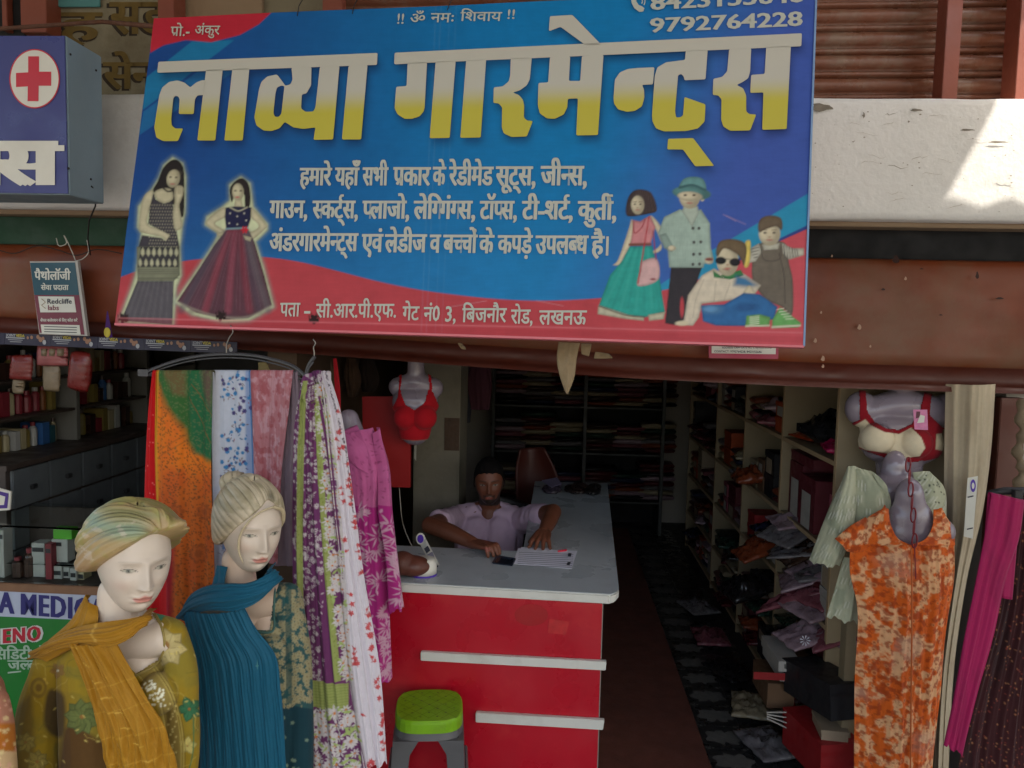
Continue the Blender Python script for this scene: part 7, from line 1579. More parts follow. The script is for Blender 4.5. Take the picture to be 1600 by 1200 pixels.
# ================================================================== RACKS
def fold_pile(name, c, sz, m, label, cat, group, rot=0., puff=.3):
    """one folded garment: a soft slab with rounded fold edges"""
    n = 9; P = np.zeros((10, n * 2, 3)); r2 = rnd.random() * 50
    sx, sy, sz_ = sz; prof = [(-.5, -.35), (-.53, -.1), (-.53, .15), (-.48, .4), (-.25, .5), (.1, .48), (.38, .5), (.5, .38), (.5, .1), (.46, -.3), (.2, -.45), (-.2, -.45)]
    k = len(prof); V = []
    for i in range(8):
        u = i / 7 - .5; e_ = 1 - .25 * (2 * abs(u))**6
        for a, b in prof: V.append((u * sy + .006 * mnoise.noise(Vector((a * 3, b, r2))), a * sx * (1 + .05 * mnoise.noise(Vector((u * 4, r2, 0)))), b * sz_ * e_ * (1 + .35 * mnoise.noise(Vector((u * 5, a * 4, r2))))))
    Mx = Matrix.Translation(c) @ Matrix.Rotation(rot, 4, 'Z'); V = [Mx @ Vector((v[1], v[0], v[2])) for v in V]
    F = [(i * k + j, i * k + (j + 1) % k, (i + 1) * k + (j + 1) % k, (i + 1) * k + j) for i in range(7) for j in range(k)] + [tuple(range(k - 1, -1, -1)), tuple(7 * k + j for j in range(k))]
    o = MB().add(V, F).obj(name, m, None, smooth=True); tagp(o, label, cat, group); return o
GC = [('maroon', (70, 22, 26)), ('dark brown', (52, 36, 28)), ('grey', (92, 88, 90)), ('black', (24, 22, 24)), ('dusty pink', (104, 58, 66)), ('navy', (30, 34, 56)), ('cream', (130, 118, 96)), ('rust', (110, 52, 30)), ('dark green', (30, 50, 40)), ('lilac', (128, 108, 116))]
GM = [mat('garment_' + n.replace(' ', '_'), C(*c_, 1.7), .38, var=.3, scale=24, bump=.4, bscale=40) for n, c_ in GC]
rack = thing('back_rack', 'tall dark metal rack of folded clothes along the back wall', 'shelf rack', (.3, 7.1, 0)); M_rk = mat('dim_rack', C(60, 62, 60, 1.4), .5)
YB = 7.0; ups = [at(x, 700, YB).x for x in (770, 913, 1035)]
for x in ups: boxo('upright', M_rk, x - .015, x + .015, YB - .02, YB + .42, .005, 2.3, rack)
boxo('darkening_panel', M_dark, ups[0], ups[-1], YB + .425, YB + .44, .01, 2.3, rack, bev=0)  # near-black sheet added to darken the wall behind the shelves
zsh = [at(900, y, YB).z for y in (854, 781, 707, 635, 568)]
for z in zsh: boxo('shelf', M_rk, ups[0] + .016, ups[-1] - .016, YB - .015, YB + .42, z - .015, z, rack)
NM = ['bottom', 'second', 'third', 'fourth', 'top']
for si, z in enumerate(zsh[1:], 1):
    for bi in range(2):
        for k in range(3):
            x = ups[bi] + .15 + k * .265; h = z + .004; nn = rnd.randint(6, 8)
            for q in range(nn):
                ci = rnd.randrange(10); th = rnd.uniform(.034, .050)
                fold_pile('folded_garment', Vector((x + rnd.uniform(-.01, .01), YB + .18, h + th * .55)), (.31, .255, th), GM[ci], f'{GC[ci][0]} folded garment {ORD[q]} from below, {["left", "middle", "right"][k]} pile, {NM[si]} shelf, {["left", "right"][bi]} back bay', 'folded garment', 'folded garments on the back rack', rnd.uniform(-.06, .06)); h += th * 1.02
# side rack
XS = 1.18; ZR = [.06, .33, .65, .977, 1.36, 1.71]; YU = [3.24, 4.0, 4.78, 5.6, 6.7]
sr = thing('side_rack', 'long cream laminated shelf unit packed with boxes and packets along the right wall', 'shelf rack', (1.3, 5, 0))
for y in YU: boxo('upright', M_wood, XS, 1.62, y, y + .02, .005, 2.1, sr, bev=.001); boxo('edge_strip', M_edge, XS - .004, XS - .0005, y, y + .022, .005, 2.1, sr, bev=0)
for i in range(len(YU) - 1):
    for z in ZR: boxo('shelf', M_wood, XS + .004, 1.62, YU[i] + .021, YU[i + 1] - .001, z - .018, z, sr, bev=.001); boxo('edge_strip', M_edge, XS - .002, XS + .0035, YU[i] + .024, YU[i + 1] - .002, z - .019, z + .001, sr, bev=0)
M_box = {n: mat('box_' + n, C(*c_, 1.5), .55, var=.12, scale=14) for n, c_ in (('maroon', (84, 26, 34)), ('cream', (140, 124, 104)), ('pink', (130, 60, 74)), ('white', (150, 146, 140)), ('black', (22, 22, 26)), ('red', (130, 20, 24)), ('brown', (90, 66, 46)), ('orange', (150, 60, 20)))}
def carton(c, s, m, label, group=None, rot=0, tilt=0, lid=True, cat='box', band=None):
    t = thing('carton', label, cat, c, group); Mx = Matrix.Translation(c) @ Matrix.Rotation(rot, 4, 'Z') @ Matrix.Rotation(tilt, 4, 'X')
    boxo('base', m, -s[0] / 2, s[0] / 2, -s[1] / 2, s[1] / 2, 0, s[2] * (.72 if lid else 1), t, .001, M=Mx)
    if lid: boxo('lid', m, -s[0] / 2 - .003, s[0] / 2 + .003, -s[1] / 2 - .003, s[1] / 2 + .003, s[2] * .722, s[2], t, .001, M=Mx)
    if band: boxo('label_band', M_box[band], -s[0] / 2 - .0045, -s[0] / 2 - .0035, -s[1] * .28, s[1] * .28, .006, s[2] * .70, t, 0, M=Mx)
    return t
def poly_bag(c, sz, m, label, rot=0, tilt=0, group=None, name='garment_packet', cat='packet', seed=0, roll=0):
    n = 20; u, v = np.meshgrid(np.linspace(-1, 1, n), np.linspace(-1, 1, n)); pf = (1 - np.abs(u)**3) * (1 - np.abs(v)**3)
    nz = np.array([[mnoise.noise(Vector((a * 2.4 + seed, b * 2.4, seed * .7))) for a, b in zip(r1, r2)] for r1, r2 in zip(u, v)]); n2 = np.array([[abs(mnoise.noise(Vector((a * 5 + seed, b * 9, 3 + seed)))) + .6 * abs(mnoise.noise(Vector((a * 13, b * 7 + seed, seed)))) for a, b in zip(r1, r2)] for r1, r2 in zip(u, v)])
    tz = sz[2] * (.12 + .45 * pf + .35 * nz * pf - .55 * n2 * pf); bz = -sz[2] * (.02 + .28 * pf)
    Mx = np.array((Matrix.Rotation(rot, 3, 'Z') @ Matrix.Rotation(tilt, 3, 'Y') @ Matrix.Rotation(roll, 3, 'X'))); wob = 1 + .06 * nz
    def tr(z): return np.stack([u * sz[0] / 2 * wob, v * sz[1] / 2 * wob, z], -1) @ Mx.T + np.array(c)
    T_, B_ = tr(tz), tr(bz); mb = MB(); Vv = [tuple(p) for p in T_.reshape(-1, 3)] + [tuple(p) for p in B_.reshape(-1, 3)]; N2 = n * n
    F = [(i * n + j, i * n + j + 1, (i + 1) * n + j + 1, (i + 1) * n + j) for i in range(n - 1) for j in range(n - 1)]; F2 = [tuple(N2 + q for q in f[::-1]) for f in F]
    bd_ = [(0 * n + j, 0 * n + j + 1) for j in range(n - 1)] + [(j * n + n - 1, (j + 1) * n + n - 1) for j in range(n - 1)] + [((n - 1) * n + j + 1, (n - 1) * n + j) for j in range(n - 1)] + [((j + 1) * n, j * n) for j in range(n - 1)]
    o = mb.add(Vv, F + F2 + [(b, a, N2 + a, N2 + b) for a, b in bd_]).obj(name, m, None, smooth=True); tagp(o, label, cat, group); return o
GP = [mat('packet_' + n.replace(' ', '_'), C(*c_, 1.9), .22, var=.4, scale=16, bump=.5, bscale=30, coat=.3) for n, c_ in GC]
BN = ['nearest', 'second', 'third', 'far']; SNM = ['floor', 'lowest', 'second lowest', 'middle', 'second highest', 'highest']
def fill_shelf(bi, si, y0, y1):
    z = ZR[si] + .003; zt = (ZR + [2.2])[si + 1] - .03; y = y0 + .02; k = 0
    while y < y1 - .1 and k < 7:
        kind = rnd.random(); wd = rnd.uniform(.12, .24); wd = min(wd, y1 - y - .01); ci = rnd.randrange(10)
        loc = f'{ORD[k]} along {SNM[si]} shelf, {BN[bi]} right bay'
        if kind < .28:
            bn = rnd.choice(list(M_box)); h = rnd.uniform(.07, .16); q = 0; zz = z
            while zz + h < zt and q < 2: carton(Vector((1.34, y + wd / 2, zz)), (.28, wd - .015, h), M_box[bn], f'{["lower", "upper"][q]} {bn} carton, {loc}', 'cartons on the side rack', lid=True, band=rnd.choice([None, 'white', 'cream'])); zz += h + .002; q += 1
        elif kind < .66:
            h = z; q = 0; nn = rnd.randint(2, 4)
            while h < zt - .06 and q < nn:
                th = rnd.uniform(.03, .06); fold_pile('folded_garment', Vector((1.35, y + wd / 2, h + th * .55)), (.30, wd * 1.02, th), GM[ci], f'{GC[ci][0]} folded garment {ORD[q]} from below, {loc}', 'folded garment', 'folded garments on the side rack', rnd.uniform(-.1, .1)); h += th; q += 1; ci = rnd.randrange(10)
        else:
            h = z
            for q in range(2):
                poly_bag((1.31 + rnd.uniform(-.04, .02), y + wd / 2, h + .03), (.30, wd * 1.05, .10), GP[ci], f'{["lower", "upper"][q]} {GC[ci][0]} crumpled packet, {loc}', rnd.uniform(-.25, .25), rnd.uniform(-.12, .12), 'plastic packets on the side rack', seed=rnd.random() * 90); h += .085; ci = rnd.randrange(10)
        y += wd + .01; k += 1
for bi in range(4):
    for si in range(6):
        if bi == 0 and si in (3, 4): continue
        fill_shelf(bi, si, YU[bi] + .02, YU[bi + 1])
# the nearest bay, as seen
SHF = Vector((.06, .16, -.034)); carton0, bag0 = carton, poly_bag
carton = lambda c, *a, **k: carton0(Vector(c) + SHF, *a, **k)
poly_bag = lambda c, *a, **k: bag0(tuple(Vector(c) + SHF), *a, **k)
carton(Vector((1.30, 3.70, 1.015)), (.30, .20, .27), M_box['maroon'], 'maroon shoe carton with a pale band, farther of the pair on the side rack', band='white', lid=False); carton(Vector((1.29, 3.46, 1.015)), (.32, .22, .245), M_box['maroon'], 'maroon carton with a pale band, nearer of the pair on the side rack', band='white', lid=False)
carton(Vector((1.30, 3.62, 1.29)), (.30, .34, .05), M_box['maroon'], 'flat wine red carton lying on top of the banded maroon cartons'); carton(Vector((1.32, 3.2, 1.015)), (.28, .2, .2), M_box['pink'], 'pink carton at the near end of the side rack behind the white shirt')
o = poly_bag((1.27, 3.72, 1.41), (.24, .20, .06), mat('orange_packet', C(140, 50, 20, 1.5), .35, var=.2, scale=20), 'flat orange packet lying on the second highest shelf near the black bag', .2, name='garment_packet', seed=4)
o = poly_bag((1.30, 3.42, 1.47), (.34, .36, .28), mat('black_bin_bag', (.012, .012, .014), .18, bump=.6, bscale=25), 'crumpled shiny black plastic bag on the second highest shelf', .3, name='plastic_bag', cat='plastic bag', seed=9)
o = poly_bag((1.24, 3.2, 1.43), (.26, .2, .10), mat('magenta_packet', C(150, 20, 70, 1.4), .3, var=.3, scale=20), 'magenta packet poking out beside the black plastic bag', -.2, name='garment_packet', seed=13)
CW = ['lilac', 'grey', 'mauve', 'dusty pink', 'brown', 'pale grey']; CX = [9, 2, 9, 4, 1, 2]
for i in range(16):
    q = i / 15.; z = 1.0 - .36 * q; y = 3.72 - .52 * q + rnd.uniform(-.05, .05)
    poly_bag((1.22 - .05 * math.sin(i * 1.7) + .03 * q, y, z), (.36, .25, .07), GP[CX[i % 6]], f'{CW[i % 6]} plastic wrapped garment spilling off the near shelf, {ORD[i]} from the top', .5 * math.sin(i * 2.3), -.15 - .30 * abs(math.sin(i * 1.3)), 'wrapped garments spilling off the near shelf', seed=i * 7.3 + 3)
for i, (x, y, z, sx, sy, sz, r_, tl, ci, lb_) in enumerate(((1.10, 3.36, .72, .42, .12, .07, -.5, .5, 4, 'long pink roll wrapped in plastic near the shelf end'), (1.13, 3.22, .62, .34, .2, .07, .2, .3, 9, 'lilac packet with a flower print low in the nearest bay'), (1.08, 4.0, .76, .28, .22, .10, .1, .4, 7, 'rust coloured packet hanging over the edge of the second bay'), (1.10, 4.35, 1.08, .2, .2, .12, 0, .2, 7, 'bright rust packet between the second and third uprights'), (1.05, 4.1, .50, .28, .24, .16, .2, .3, 3, 'black bulging bag hanging low in the second bay'))):
    poly_bag((x, y, z), (sx, sy, sz), GP[ci], lb_, r_, -tl, seed=i * 7 + 3)
carton, poly_bag = carton0, bag0
M_flw = mat('print_white_flower', C(160, 160, 170, 1.4), .4)
b = MB(); 
for k in range(9): t = 2 * PI * k / 9; b.add([tuple(at(1258 + 9 * r_ * math.cos(t + d_), 1001 + 9 * r_ * math.sin(t + d_), 3.02)) for r_, d_ in ((.15, 0), (.8, .16), (1, 0), (.8, -.16))], [(0, 1, 2, 3)])
o = b.obj('flower_decal', M_flw); tagp(o, 'white daisy printed on the packet low in the nearest bay', 'decal')
# shoe cartons on the floor
def textbox(x0, y0, x1, y1, Y, dep, m, word, mt, label, tx, H, B):
    t = thing('shoe_carton', label, 'shoe box', at(x0, y1, Y)); a, b_ = at(x0, y0, Y), at(x1, y1, Y); boxo('base', m, a.x, b_.x, Y, Y + dep, b_.z, b_.z + (a.z - b_.z) * .98, t, .001)
    if word:
        if mt[1]: boxo('label_patch', mt[1], at(tx[0] - 3, 0, Y).x, b_.x, Y - .0012, Y - .0004, at(x0, B + 2, Y).z, at(x0, H - 2, Y).z, t, 0)
        text_obj('lettering', word, lambda x, y: at(x, y, Y - .0016), mt[0], t, tx[0], tx[1], H, B, bold=.05, head=.72)
textbox(1217, 1033, 1252, 1051, 3.25, .28, M_box['white'], 'LEEDS', (mat('ink_black', (.03, .03, .03), .6), None), 'pale shoe carton lettered in black on top of another on the floor', (1226, 1250), 1037.5, 1044.5)
textbox(1219, 1052, 1252, 1066, 3.26, .28, M_box['white'], 'Sport', (M_ptx, M_box['red']), 'pale shoe carton with a red label lettered Sport', (1231, 1252), 1053.5, 1061)
textbox(1200, 1067, 1240, 1108, 3.3, .25, M_box['brown'], None, None, 'plain brown shoe carton under the two lettered ones', None, 0, 0)
carton(at(1287, 1100, 3.12), (.16, .34, .14), M_box['black'], 'large black carton tilted against the near end of the rack', rot=.25, tilt=-.12, band=None)
carton(at(1280, 1190, 3.10), (.17, .3, .16), M_box['red'], 'dark red carton on the floor at the near end of the rack', rot=.2, band=None)
carton(at(1296, 1145, 3.05), (.10, .16, .05), M_box['cream'], 'small cream carton in front of the black carton', rot=-.1)
for k in range(4): 
    o = MB().hexa([at(1198, 1112 + 3 * k, 3.2), at(1240, 1112 + 10 * k, 3.2), at(1240, 1114 + 10 * k, 3.2), at(1198, 1114.5 + 3 * k, 3.2)], [at(1200, 1108 + 3 * k, 3.45), at(1238, 1108 + 8 * k, 3.45), at(1238, 1110 + 8 * k, 3.45), at(1200, 1110 + 3 * k, 3.45)]).obj('paper_bag', M_box['white']); tagp(o, f'flat white paper bag fanned out on the floor, {ORD[k]} from the top', 'paper bag', 'fanned paper bags')
for i, (x, y, z, a) in enumerate(((1.0, 3.4, .02, .3), (1.02, 3.75, .02, -.2), (1.0, 4.15, .02, .5), (.98, 4.6, .02, 0), (1.0, 5.1, .02, .3))): poly_bag((x, y, z + .02), (.2, .26, .08), GP[[2, 6, 3, 4, 2][i]], f'{["grey", "cream", "black", "dusty pink", "second grey"][i]} packet lying on the floor beside the side rack, {ORD[i]} from the street', a, 0, 'packets on the floor', seed=i * 3 + 40)
np_ = boxo('wood_post', M_wood, at(1322, 1000, 3.0).x, at(1338, 1000, 3.0).x, 3.0, 3.06, .01, at(1330, 830, 3.0).z, bev=.002); tagp(np_, 'pale wooden post at the near end of the side rack', 'post')

# ================================================================== RIGHT FOREGROUND
t = thing('upper_dress_form', 'lilac torso form in a cream bra with dark red trim at the top right', 'dress form', at(1408, 740, 3.12))
def torso_top(cup=.060):
    b = MB(); limb(b, [at(1350, 645, 3.14), at(1408, 634, 3.13), at(1472, 645, 3.14)], [.058, .066, .058], 20); b.sphere(at(1345, 638, 3.14), (.062, .055, .07), 20, 14); b.sphere(at(1478, 642, 3.14), (.066, .055, .07), 20, 14)
    limb(b, [at(1374, 666, 3.13), at(1440, 668, 3.13)], [.072, .072], 20); limb(b, [at(1378, 690, 3.13), at(1436, 692, 3.13)], [.085, .085], 20); limb(b, [at(1405, 700, 3.13), at(1404, 760, 3.14)], [.092, .080], 20); limb(b, [at(1408, 625, 3.14), at(1408, 590, 3.14)], [.05, .045], 16)
    b.sphere(at(1371, 685, 3.065), (cup, .055, cup * .95), 24, 16); b.sphere(at(1430, 692, 3.06), (cup, .055, cup * .95), 24, 16); return b
link('torso', fuse(torso_top(), .005, 12, 'torso'), M_lil, t)
bc = Canvas(1320, 600, 1490, 740, .6, C(132, 8, 26, 1.4)); bc.poly([(1352, 655), (1360, 664), (1382, 675), (1405, 678), (1424, 668), (1440, 684), (1446, 700), (1437, 713), (1410, 716), (1385, 708), (1352, 703), (1330, 692), (1330, 668)], C(196, 184, 158, 1.6)); bc.poly([(1463, 678), (1480, 676), (1480, 706), (1462, 702)], C(180, 168, 140, 1.5))
garment_on(torso_top(), 'bra', .004, [(1342, 605), (1353, 605), (1356, 642), (1366, 658), (1385, 669), (1405, 671), (1424, 662), (1437, 643), (1446, 605), (1458, 605), (1453, 648), (1478, 672), (1478, 712), (1455, 719), (1425, 723), (1395, 720), (1360, 708), (1350, 704), (1320, 695), (1320, 668), (1343, 655)], bc, M_cot, t)
tg = thing('price_tag', 'small pink printed tag hanging from the right bra strap', 'tag', at(1438, 670, 2.9)); rect_px('card', mat('tag_pink', C(186, 110, 150, 1.5), .4, var=.2, scale=60), [(1427, 640), (1449, 640), (1450, 672), (1429, 671)], 2.93, tg, th=.001); rect_px('tag_figure', mat('tag_dark', C(90, 46, 60, 1.3), .5), [(1432, 643), (1438, 643), (1437, 652), (1431, 654)], 2.929, tg, th=.0005); rect_px('tag_print', M_ptx, [(1438, 648), (1445, 650), (1444, 660), (1433, 661)], 2.9285, tg, th=.0004)
# shirt on second form
t = form('shirt_form', 'grey lilac torso form wearing a pale green and white striped shirt', [(1404, 775, 0, (.13, .07, .10)), (1396, 750, .01, (.055, .05, .09)), (1398, 735, .01, (.050, .045, .08)), (1365, 770, .02, (.075, .06, .055)), (1445, 772, .02, (.075, .06, .055)), (1404, 800, .0, (.13, .07, .10))], 3.0, M_lil)
kx = Canvas(1250, 720, 1490, 985, .8, C(160, 162, 138, 1.6)); rr = np.random.RandomState(71)
kx.mix((slice(None), slice(None)), sst(.45, .7, fbm(kx.X / 16, kx.Y / 30, 3)) * .5, C(112, 122, 102, 1.5))
for i in range(220):
    x, y = rr.uniform(1255, 1485), rr.uniform(725, 980); a = 1.1 + .5 * math.sin(x / 30.); 
    for q in range(4): kx.line([(x + q * 2.6, y), (x + q * 2.6 - 7 * math.cos(a), y + 9)], .9, C(206, 208, 196, 1.7) if q % 2 else C(110, 118, 100, 1.5), a=.6)
for i in range(26): kx.ell(rr.uniform(1430, 1470), rr.uniform(742, 785), 1.2, 1.2, C(30, 34, 30))
cs = lambda n, L, Rr, Y, sd, **k: cloth(n, L, Rr, Y, kx, seed=sd, parent=t, **k)
cs('sleeve', [(1322, 742, 2.97), (1306, 770, 2.93), (1285, 820, 2.92), (1264, 876, 2.92)], [(1345, 732, 2.95), (1338, 790, 2.88), (1330, 840, 2.88), (1312, 884, 2.89)], 2.9, 72, nf=3, amp=.009, bulge=.035, hem=2)
cs('shirt_front', [(1330, 736, 2.96), (1326, 770, 2.92), (1322, 820, 2.92)], [(1362, 736, 2.93), (1388, 768, 2.89), (1392, 830, 2.9)], 2.9, 74, nf=3, amp=.006, bulge=.03)
cs('shirt_front', [(1426, 738, 2.93), (1432, 770, 2.90), (1436, 815, 2.90)], [(1452, 738, 2.96), (1472, 758, 2.96), (1478, 815, 2.96)], 2.9, 77, nf=2, amp=.005, bulge=.02); cs('collar', [(1362, 736, 2.91), (1372, 756, 2.885), (1385, 775, 2.88)], [(1374, 745, 2.90), (1386, 760, 2.875), (1388, 778, 2.875)], 2.9, 78, nf=1, amp=.003)
cs('shirt_tail', [(1318, 870, 2.9), (1304, 920, 2.9), (1291, 962, 2.9)], [(1350, 870, 2.88), (1346, 930, 2.88), (1341, 972, 2.88)], 2.9, 79, nf=4, amp=.010, bulge=.02, hem=3)
# orange gown
t = form('gown_form', 'lilac torso form wearing a long orange and cream marbled gown', [(1422, 835, .01, (.11, .065, .09)), (1422, 815, .005, (.085, .055, .09)), (1421, 795, .005, (.060, .048, .085)), (1421, 778, .0, (.052, .043, .075)), (1420, 930, .02, (.12, .07, .2)), (1370, 830, .02, (.05, .05, .05)), (1470, 830, .02, (.05, .05, .05))], 2.86)
kx = Canvas(1295, 780, 1500, 1260, .8, C(206, 92, 22, 1.4)); w_ = (slice(None), slice(None)); f1 = fbm(kx.X / 11, kx.Y / 11, 5); f2 = fbm(kx.X / 5.5 + 40, kx.Y / 5.5, 4); f3 = fbm(kx.X / 40 + 7, kx.Y / 40, 3)
kx.mix(w_, sst(.46, .60, f1) * .85, C(224, 174, 128, 1.45)); kx.mix(w_, sst(.54, .62, f2) * .75, C(156, 56, 14, 1.3)); kx.mix(w_, sst(.5, .7, f3) * .4, C(190, 150, 130, 1.4)); kx.mix(w_, np.exp(-((f2 - .5) / .012)**2) * .5, C(120, 44, 16))
for i in range(110):
    x, y = rr.uniform(1300, 1495), rr.uniform(790, 1250); r_ = rr.uniform(2, 4); kx.ell(x, y, r_, r_, C(206, 150, 100), a=.5); kx.ell(x, y, r_ * .5, r_ * .5, C(150, 54, 16), a=.8)
cg = lambda n, L, Rr, Y, sd, **k: cloth(n, L, Rr, Y, kx, seed=sd, parent=t, **k)
cg('gown_front', [(1327, 846, 2.82), (1326, 890, 2.80), (1337, 940, 2.80), (1334, 1060, 2.80), (1332, 1250, 2.82)], [(1491, 846, 2.85), (1491, 900, 2.86), (1480, 980, 2.86), (1470, 1080, 2.86), (1452, 1250, 2.86)], 2.78, 91, nf=9, amp=.013, bulge=.055, drift=.25)
cg('gown_shoulder', [(1384, 792, 2.85), (1352, 812, 2.83), (1334, 834, 2.81), (1326, 852, 2.815)], [(1388, 795, 2.83), (1392, 820, 2.79), (1404, 842, 2.765), (1424, 852, 2.735)], 2.8, 92, nf=3, amp=.006, bulge=.012)
cg('gown_shoulder', [(1459, 796, 2.83), (1457, 822, 2.80), (1446, 842, 2.775), (1422, 852, 2.735)], [(1468, 794, 2.86), (1487, 822, 2.86), (1491, 838, 2.86), (1492, 852, 2.85)], 2.8, 93, nf=3, amp=.006, bulge=.012)
cg('sleeve', [(1352, 808, 2.84), (1328, 822, 2.82), (1304, 842, 2.81)], [(1362, 850, 2.80), (1345, 862, 2.79), (1324, 862, 2.80)], 2.8, 95, nf=2, amp=.005, bulge=.02)
MB().tube([Vector(q) for q in spline([at(1424, 856, 2.735), at(1425, 950, 2.70), at(1424, 1060, 2.70), at(1422, 1250, 2.73)], 40)], .0028, 6).obj('placket', mat('placket_orange', C(196, 100, 48, 1.4), .8), t, smooth=True)
# red chain
chn = thing('red_chain', 'red plastic chain hanging down between the two torso forms', 'chain', at(1425, 725, 2.72)); M_ch = mat('red_chain_plastic', C(120, 30, 40, 1.5), .35)
pth = [(1419, 726), (1421, 745), (1423, 765), (1425, 785), (1427, 805), (1428, 825), (1429, 845)]
for i, (x, y) in enumerate(pth):
    c_ = at(x, y, 2.80 - .012 * i); w2, h2 = .0085, .026; q = [c_ + Vector((w2 * math.cos(a) * (1 if i % 2 == 0 else .5), w2 * .6 * math.cos(a) * (0 if i % 2 == 0 else 1), h2 * math.sin(a))) for a in np.linspace(0, 2 * PI, 17)]; MB().tube(q, .0028, 6, cap=False).obj('chain_link', M_ch, chn, smooth=True)
MB().tube([at(1429, 850, 2.72), at(1430, 880, 2.71), at(1431, 905, 2.69)], .002, 5).obj('cord', M_ch, chn)
# curtain
cl = Canvas(1455, 600, 1570, 1300, 2., C(158, 146, 124, 1.7)); cl.mix((slice(None), slice(None)), sst(.4, .8, fbm(cl.X / 14, cl.Y / 60, 3)) * .5, C(140, 126, 104, 1.6))
cloth('white_curtain', [(1478, 600, 3.02), (1476, 700, 3.02), (1474, 850, 3.02), (1466, 1000, 3.02), (1452, 1300, 3.02)], [(1556, 600), (1549, 700), (1535, 800), (1512, 900), (1496, 1000), (1478, 1300)], 2.99, cl, nf=4, amp=.018, seed=101, bulge=.04, label='cream white cloth curtain gathered beside the shop doorway at the right', cat='curtain', drift=.2)
sk = thing('payment_sticker', 'tall narrow white payment sticker with a purple badge pinned on the curtain', 'sticker', at(1517, 840, 2.9)); rect_px('strip', M_ptx, [(1512, 747), (1528, 744), (1520, 842), (1506, 838)], 2.9, sk, th=.002)
q = [at(1520.5 + 4.2 * math.cos(a), 759 + 10 * math.sin(a), 2.898) for a in np.linspace(0, 2 * PI, 20, endpoint=False)]; MB().add([tuple(v) for v in q], [tuple(range(20))]).obj('badge', M_pur, sk); q = [at(1520.5 + 2.2 * math.cos(a), 759 + 5 * math.sin(a), 2.897) for a in np.linspace(0, 2 * PI, 12, endpoint=False)]; MB().add([tuple(v) for v in q], [tuple(range(12))]).obj('badge_mark', M_ptx, sk)
for k in range(2): rect_px('print_line', M_prd, [(1512 - k, 776 + 50 * k), (1521 - k, 774 + 50 * k), (1521 - k, 776 + 50 * k), (1512 - k, 778 + 50 * k)], 2.898, sk, th=.0005)
bp2 = boxo('brown_door_post', mat('brown_post_paint', C(84, 42, 30, 1.4), .5, var=.15), at(1552, 700, 3.03).x, at(1592, 700, 3.03).x, 3.0, 3.07, .0, at(1570, 622, 3.0).z, bev=.003); tagp(bp2, 'brown painted door post right of the white curtain', 'door post')
o = MB().tube([Vector(q) for q in spline([at(1600, 625, 2.9), at(1594, 650, 2.89), at(1599, 675, 2.88), at(1590, 705, 2.89), at(1598, 735, 2.9), at(1589, 762, 2.9)], 40)], [.016 + .006 * math.sin(i * .9) for i in range(40)], 10).obj('twisted_cloth', mat('cream_twist', C(110, 96, 76, 1.5), .8, var=.2, scale=20), smooth=True); tagp(o, 'twisted cream cloth rope hanging at the right picture edge', 'cloth rope')
# magenta and dark sequinned saris
hg = thing('sari_hanger', 'black hanger holding the magenta and dark sequinned cloths at the right edge', 'hanger', at(1580, 770, 2.35)); MB().tube([at(1544, 772, 2.36), at(1570, 767, 2.36), at(1640, 768, 2.36)], .012, 8).obj('bar', M_black, hg, smooth=True); boxo('clip', M_black, at(1583, 772, 2.34).x, at(1596, 772, 2.34).x, 2.33, 2.35, at(1590, 790, 2.34).z, at(1590, 766, 2.34).z, hg)
kx = Canvas(1460, 765, 1680, 1260, 1., C(150, 0, 74, 1.3)); kx.mix((slice(None), slice(None)), sst(.4, .7, fbm(kx.X / 12, kx.Y / 70, 3)) * .4, C(120, 4, 60, 1.3))
cloth('magenta_sari', [(1547, 774), (1536, 840), (1520, 920), (1502, 1010), (1486, 1100), (1473, 1162)], [(1600, 786), (1592, 840), (1572, 900), (1552, 990), (1524, 1090), (1503, 1178)], 2.32, kx, M_silk, nf=4, amp=.010, seed=111, over=.3, bulge=.01, label='bright magenta sari hanging slantwise at the right edge', cat='sari', hem=3)
k9 = Canvas(1470, 765, 1700, 1300, .9, C(48, 10, 14, 1.4)); k9.mix((slice(None), slice(None)), sst(.4, .7, fbm(k9.X / 14, k9.Y / 60, 3)) * .5, C(26, 8, 10))
for i in range(1200):
    x, y = rr.uniform(1480, 1690), rr.uniform(770, 1290); k9.ell(x, y, rr.uniform(.7, 1.5), rr.uniform(.7, 1.7), C(150, 100, 66, 1.4) if rr.rand() < .6 else C(120, 50, 40), a=.8)
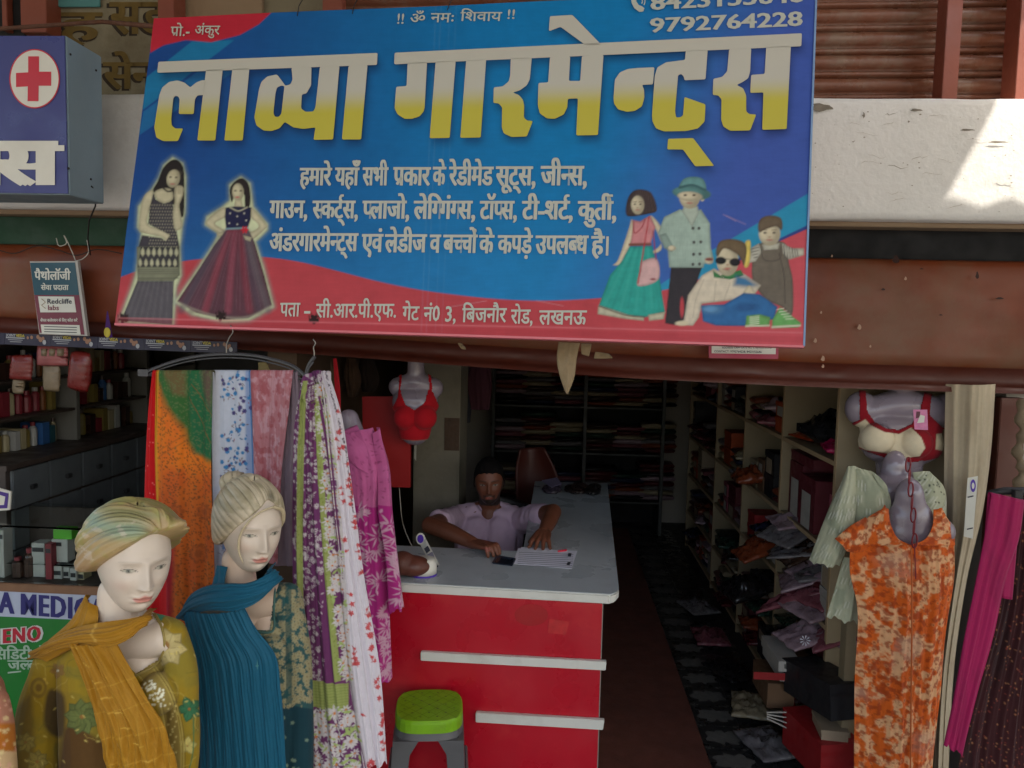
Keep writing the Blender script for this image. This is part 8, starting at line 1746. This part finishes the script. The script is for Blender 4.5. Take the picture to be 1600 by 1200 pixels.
cloth('sequinned_sari', [(1586, 784), (1572, 860), (1552, 960), (1524, 1060), (1500, 1170), (1484, 1290)], [(1660, 780), (1660, 900), (1655, 1060), (1650, 1290)], 2.38, k9, M_cot, nf=8, amp=.016, seed=113, over=.3, label='dark maroon cloth with gold sequins beside the magenta sari', cat='sari')

# ================================================================== SMALL THINGS UNDER THE SIGN
M_leaf = mat('dry_beige_strip', C(134, 116, 88, 1.5), .8, var=.2, scale=30, bump=.5)
yb = 2.52
cloth('paper_strip', [(873, 534, 2.50), (870, 560, 2.50), (874, 585, 2.5), (883, 612, 2.5)], [(906, 536, 2.5), (901, 560, 2.5), (897, 590, 2.5), (887, 616, 2.5)], 2.5, None, M_leaf, col=(.3, .25, .2), nf=2, amp=.006, seed=120, bulge=.012, label='dry beige strip tapering to a point below the middle of the sign', cat='paper strip')
sachet('torn_scrap', [(908, 537), (924, 538), (920, 556), (909, 553)], 2.5, M_leaf, 'small torn beige scrap right of the dry strip under the sign', 'scrap', .003); sachet('torn_scrap', [(930, 550), (952, 554), (957, 559), (928, 560)], 2.52, M_leaf, 'flat pale scrap hooked under the sign', 'scrap', .003); sachet('torn_scrap', [(716, 536), (722, 538), (728, 545), (722, 545)], 2.52, M_leaf, 'tiny curled pale scrap below the left half of the sign', 'scrap', .003)
sachet('torn_scrap', [(404, 566), (416, 566), (432, 600), (405, 600)], 2.75, mat('tan_board', C(120, 104, 64, 1.5), .8), 'tan cardboard strip behind the wide hanger', 'scrap', .003)
ms = thing('address_board', 'small pink framed address board half hidden under the blue sign', 'sign board', at(1160, 560, 2.93)); rect_px('frame', mat('pink_frame', C(150, 50, 74, 1.5), .5), [(1107, 520), (1217, 520), (1216, 561), (1108, 559.5)], 2.93, ms, th=.01); rect_px('panel', M_ptx, [(1112, 520), (1213, 520), (1212, 553.5), (1112, 552)], 2.928, ms, th=.0015)
fa = lambda x, y: at(x, y, 2.9262)
text_obj('lettering', 'ADDRESS: CRPF GATE NO 3, BIJNOR ROAD', fa, M_prd, ms, 1128, 1206, 541.5, 544.5, bold=.01, head=.72); text_obj('lettering', 'CONTACT: 9792764228, 8423155646', fa, M_prd, ms, 1116, 1190, 547, 550.5, 548, 551.5, bold=.01, head=.72)
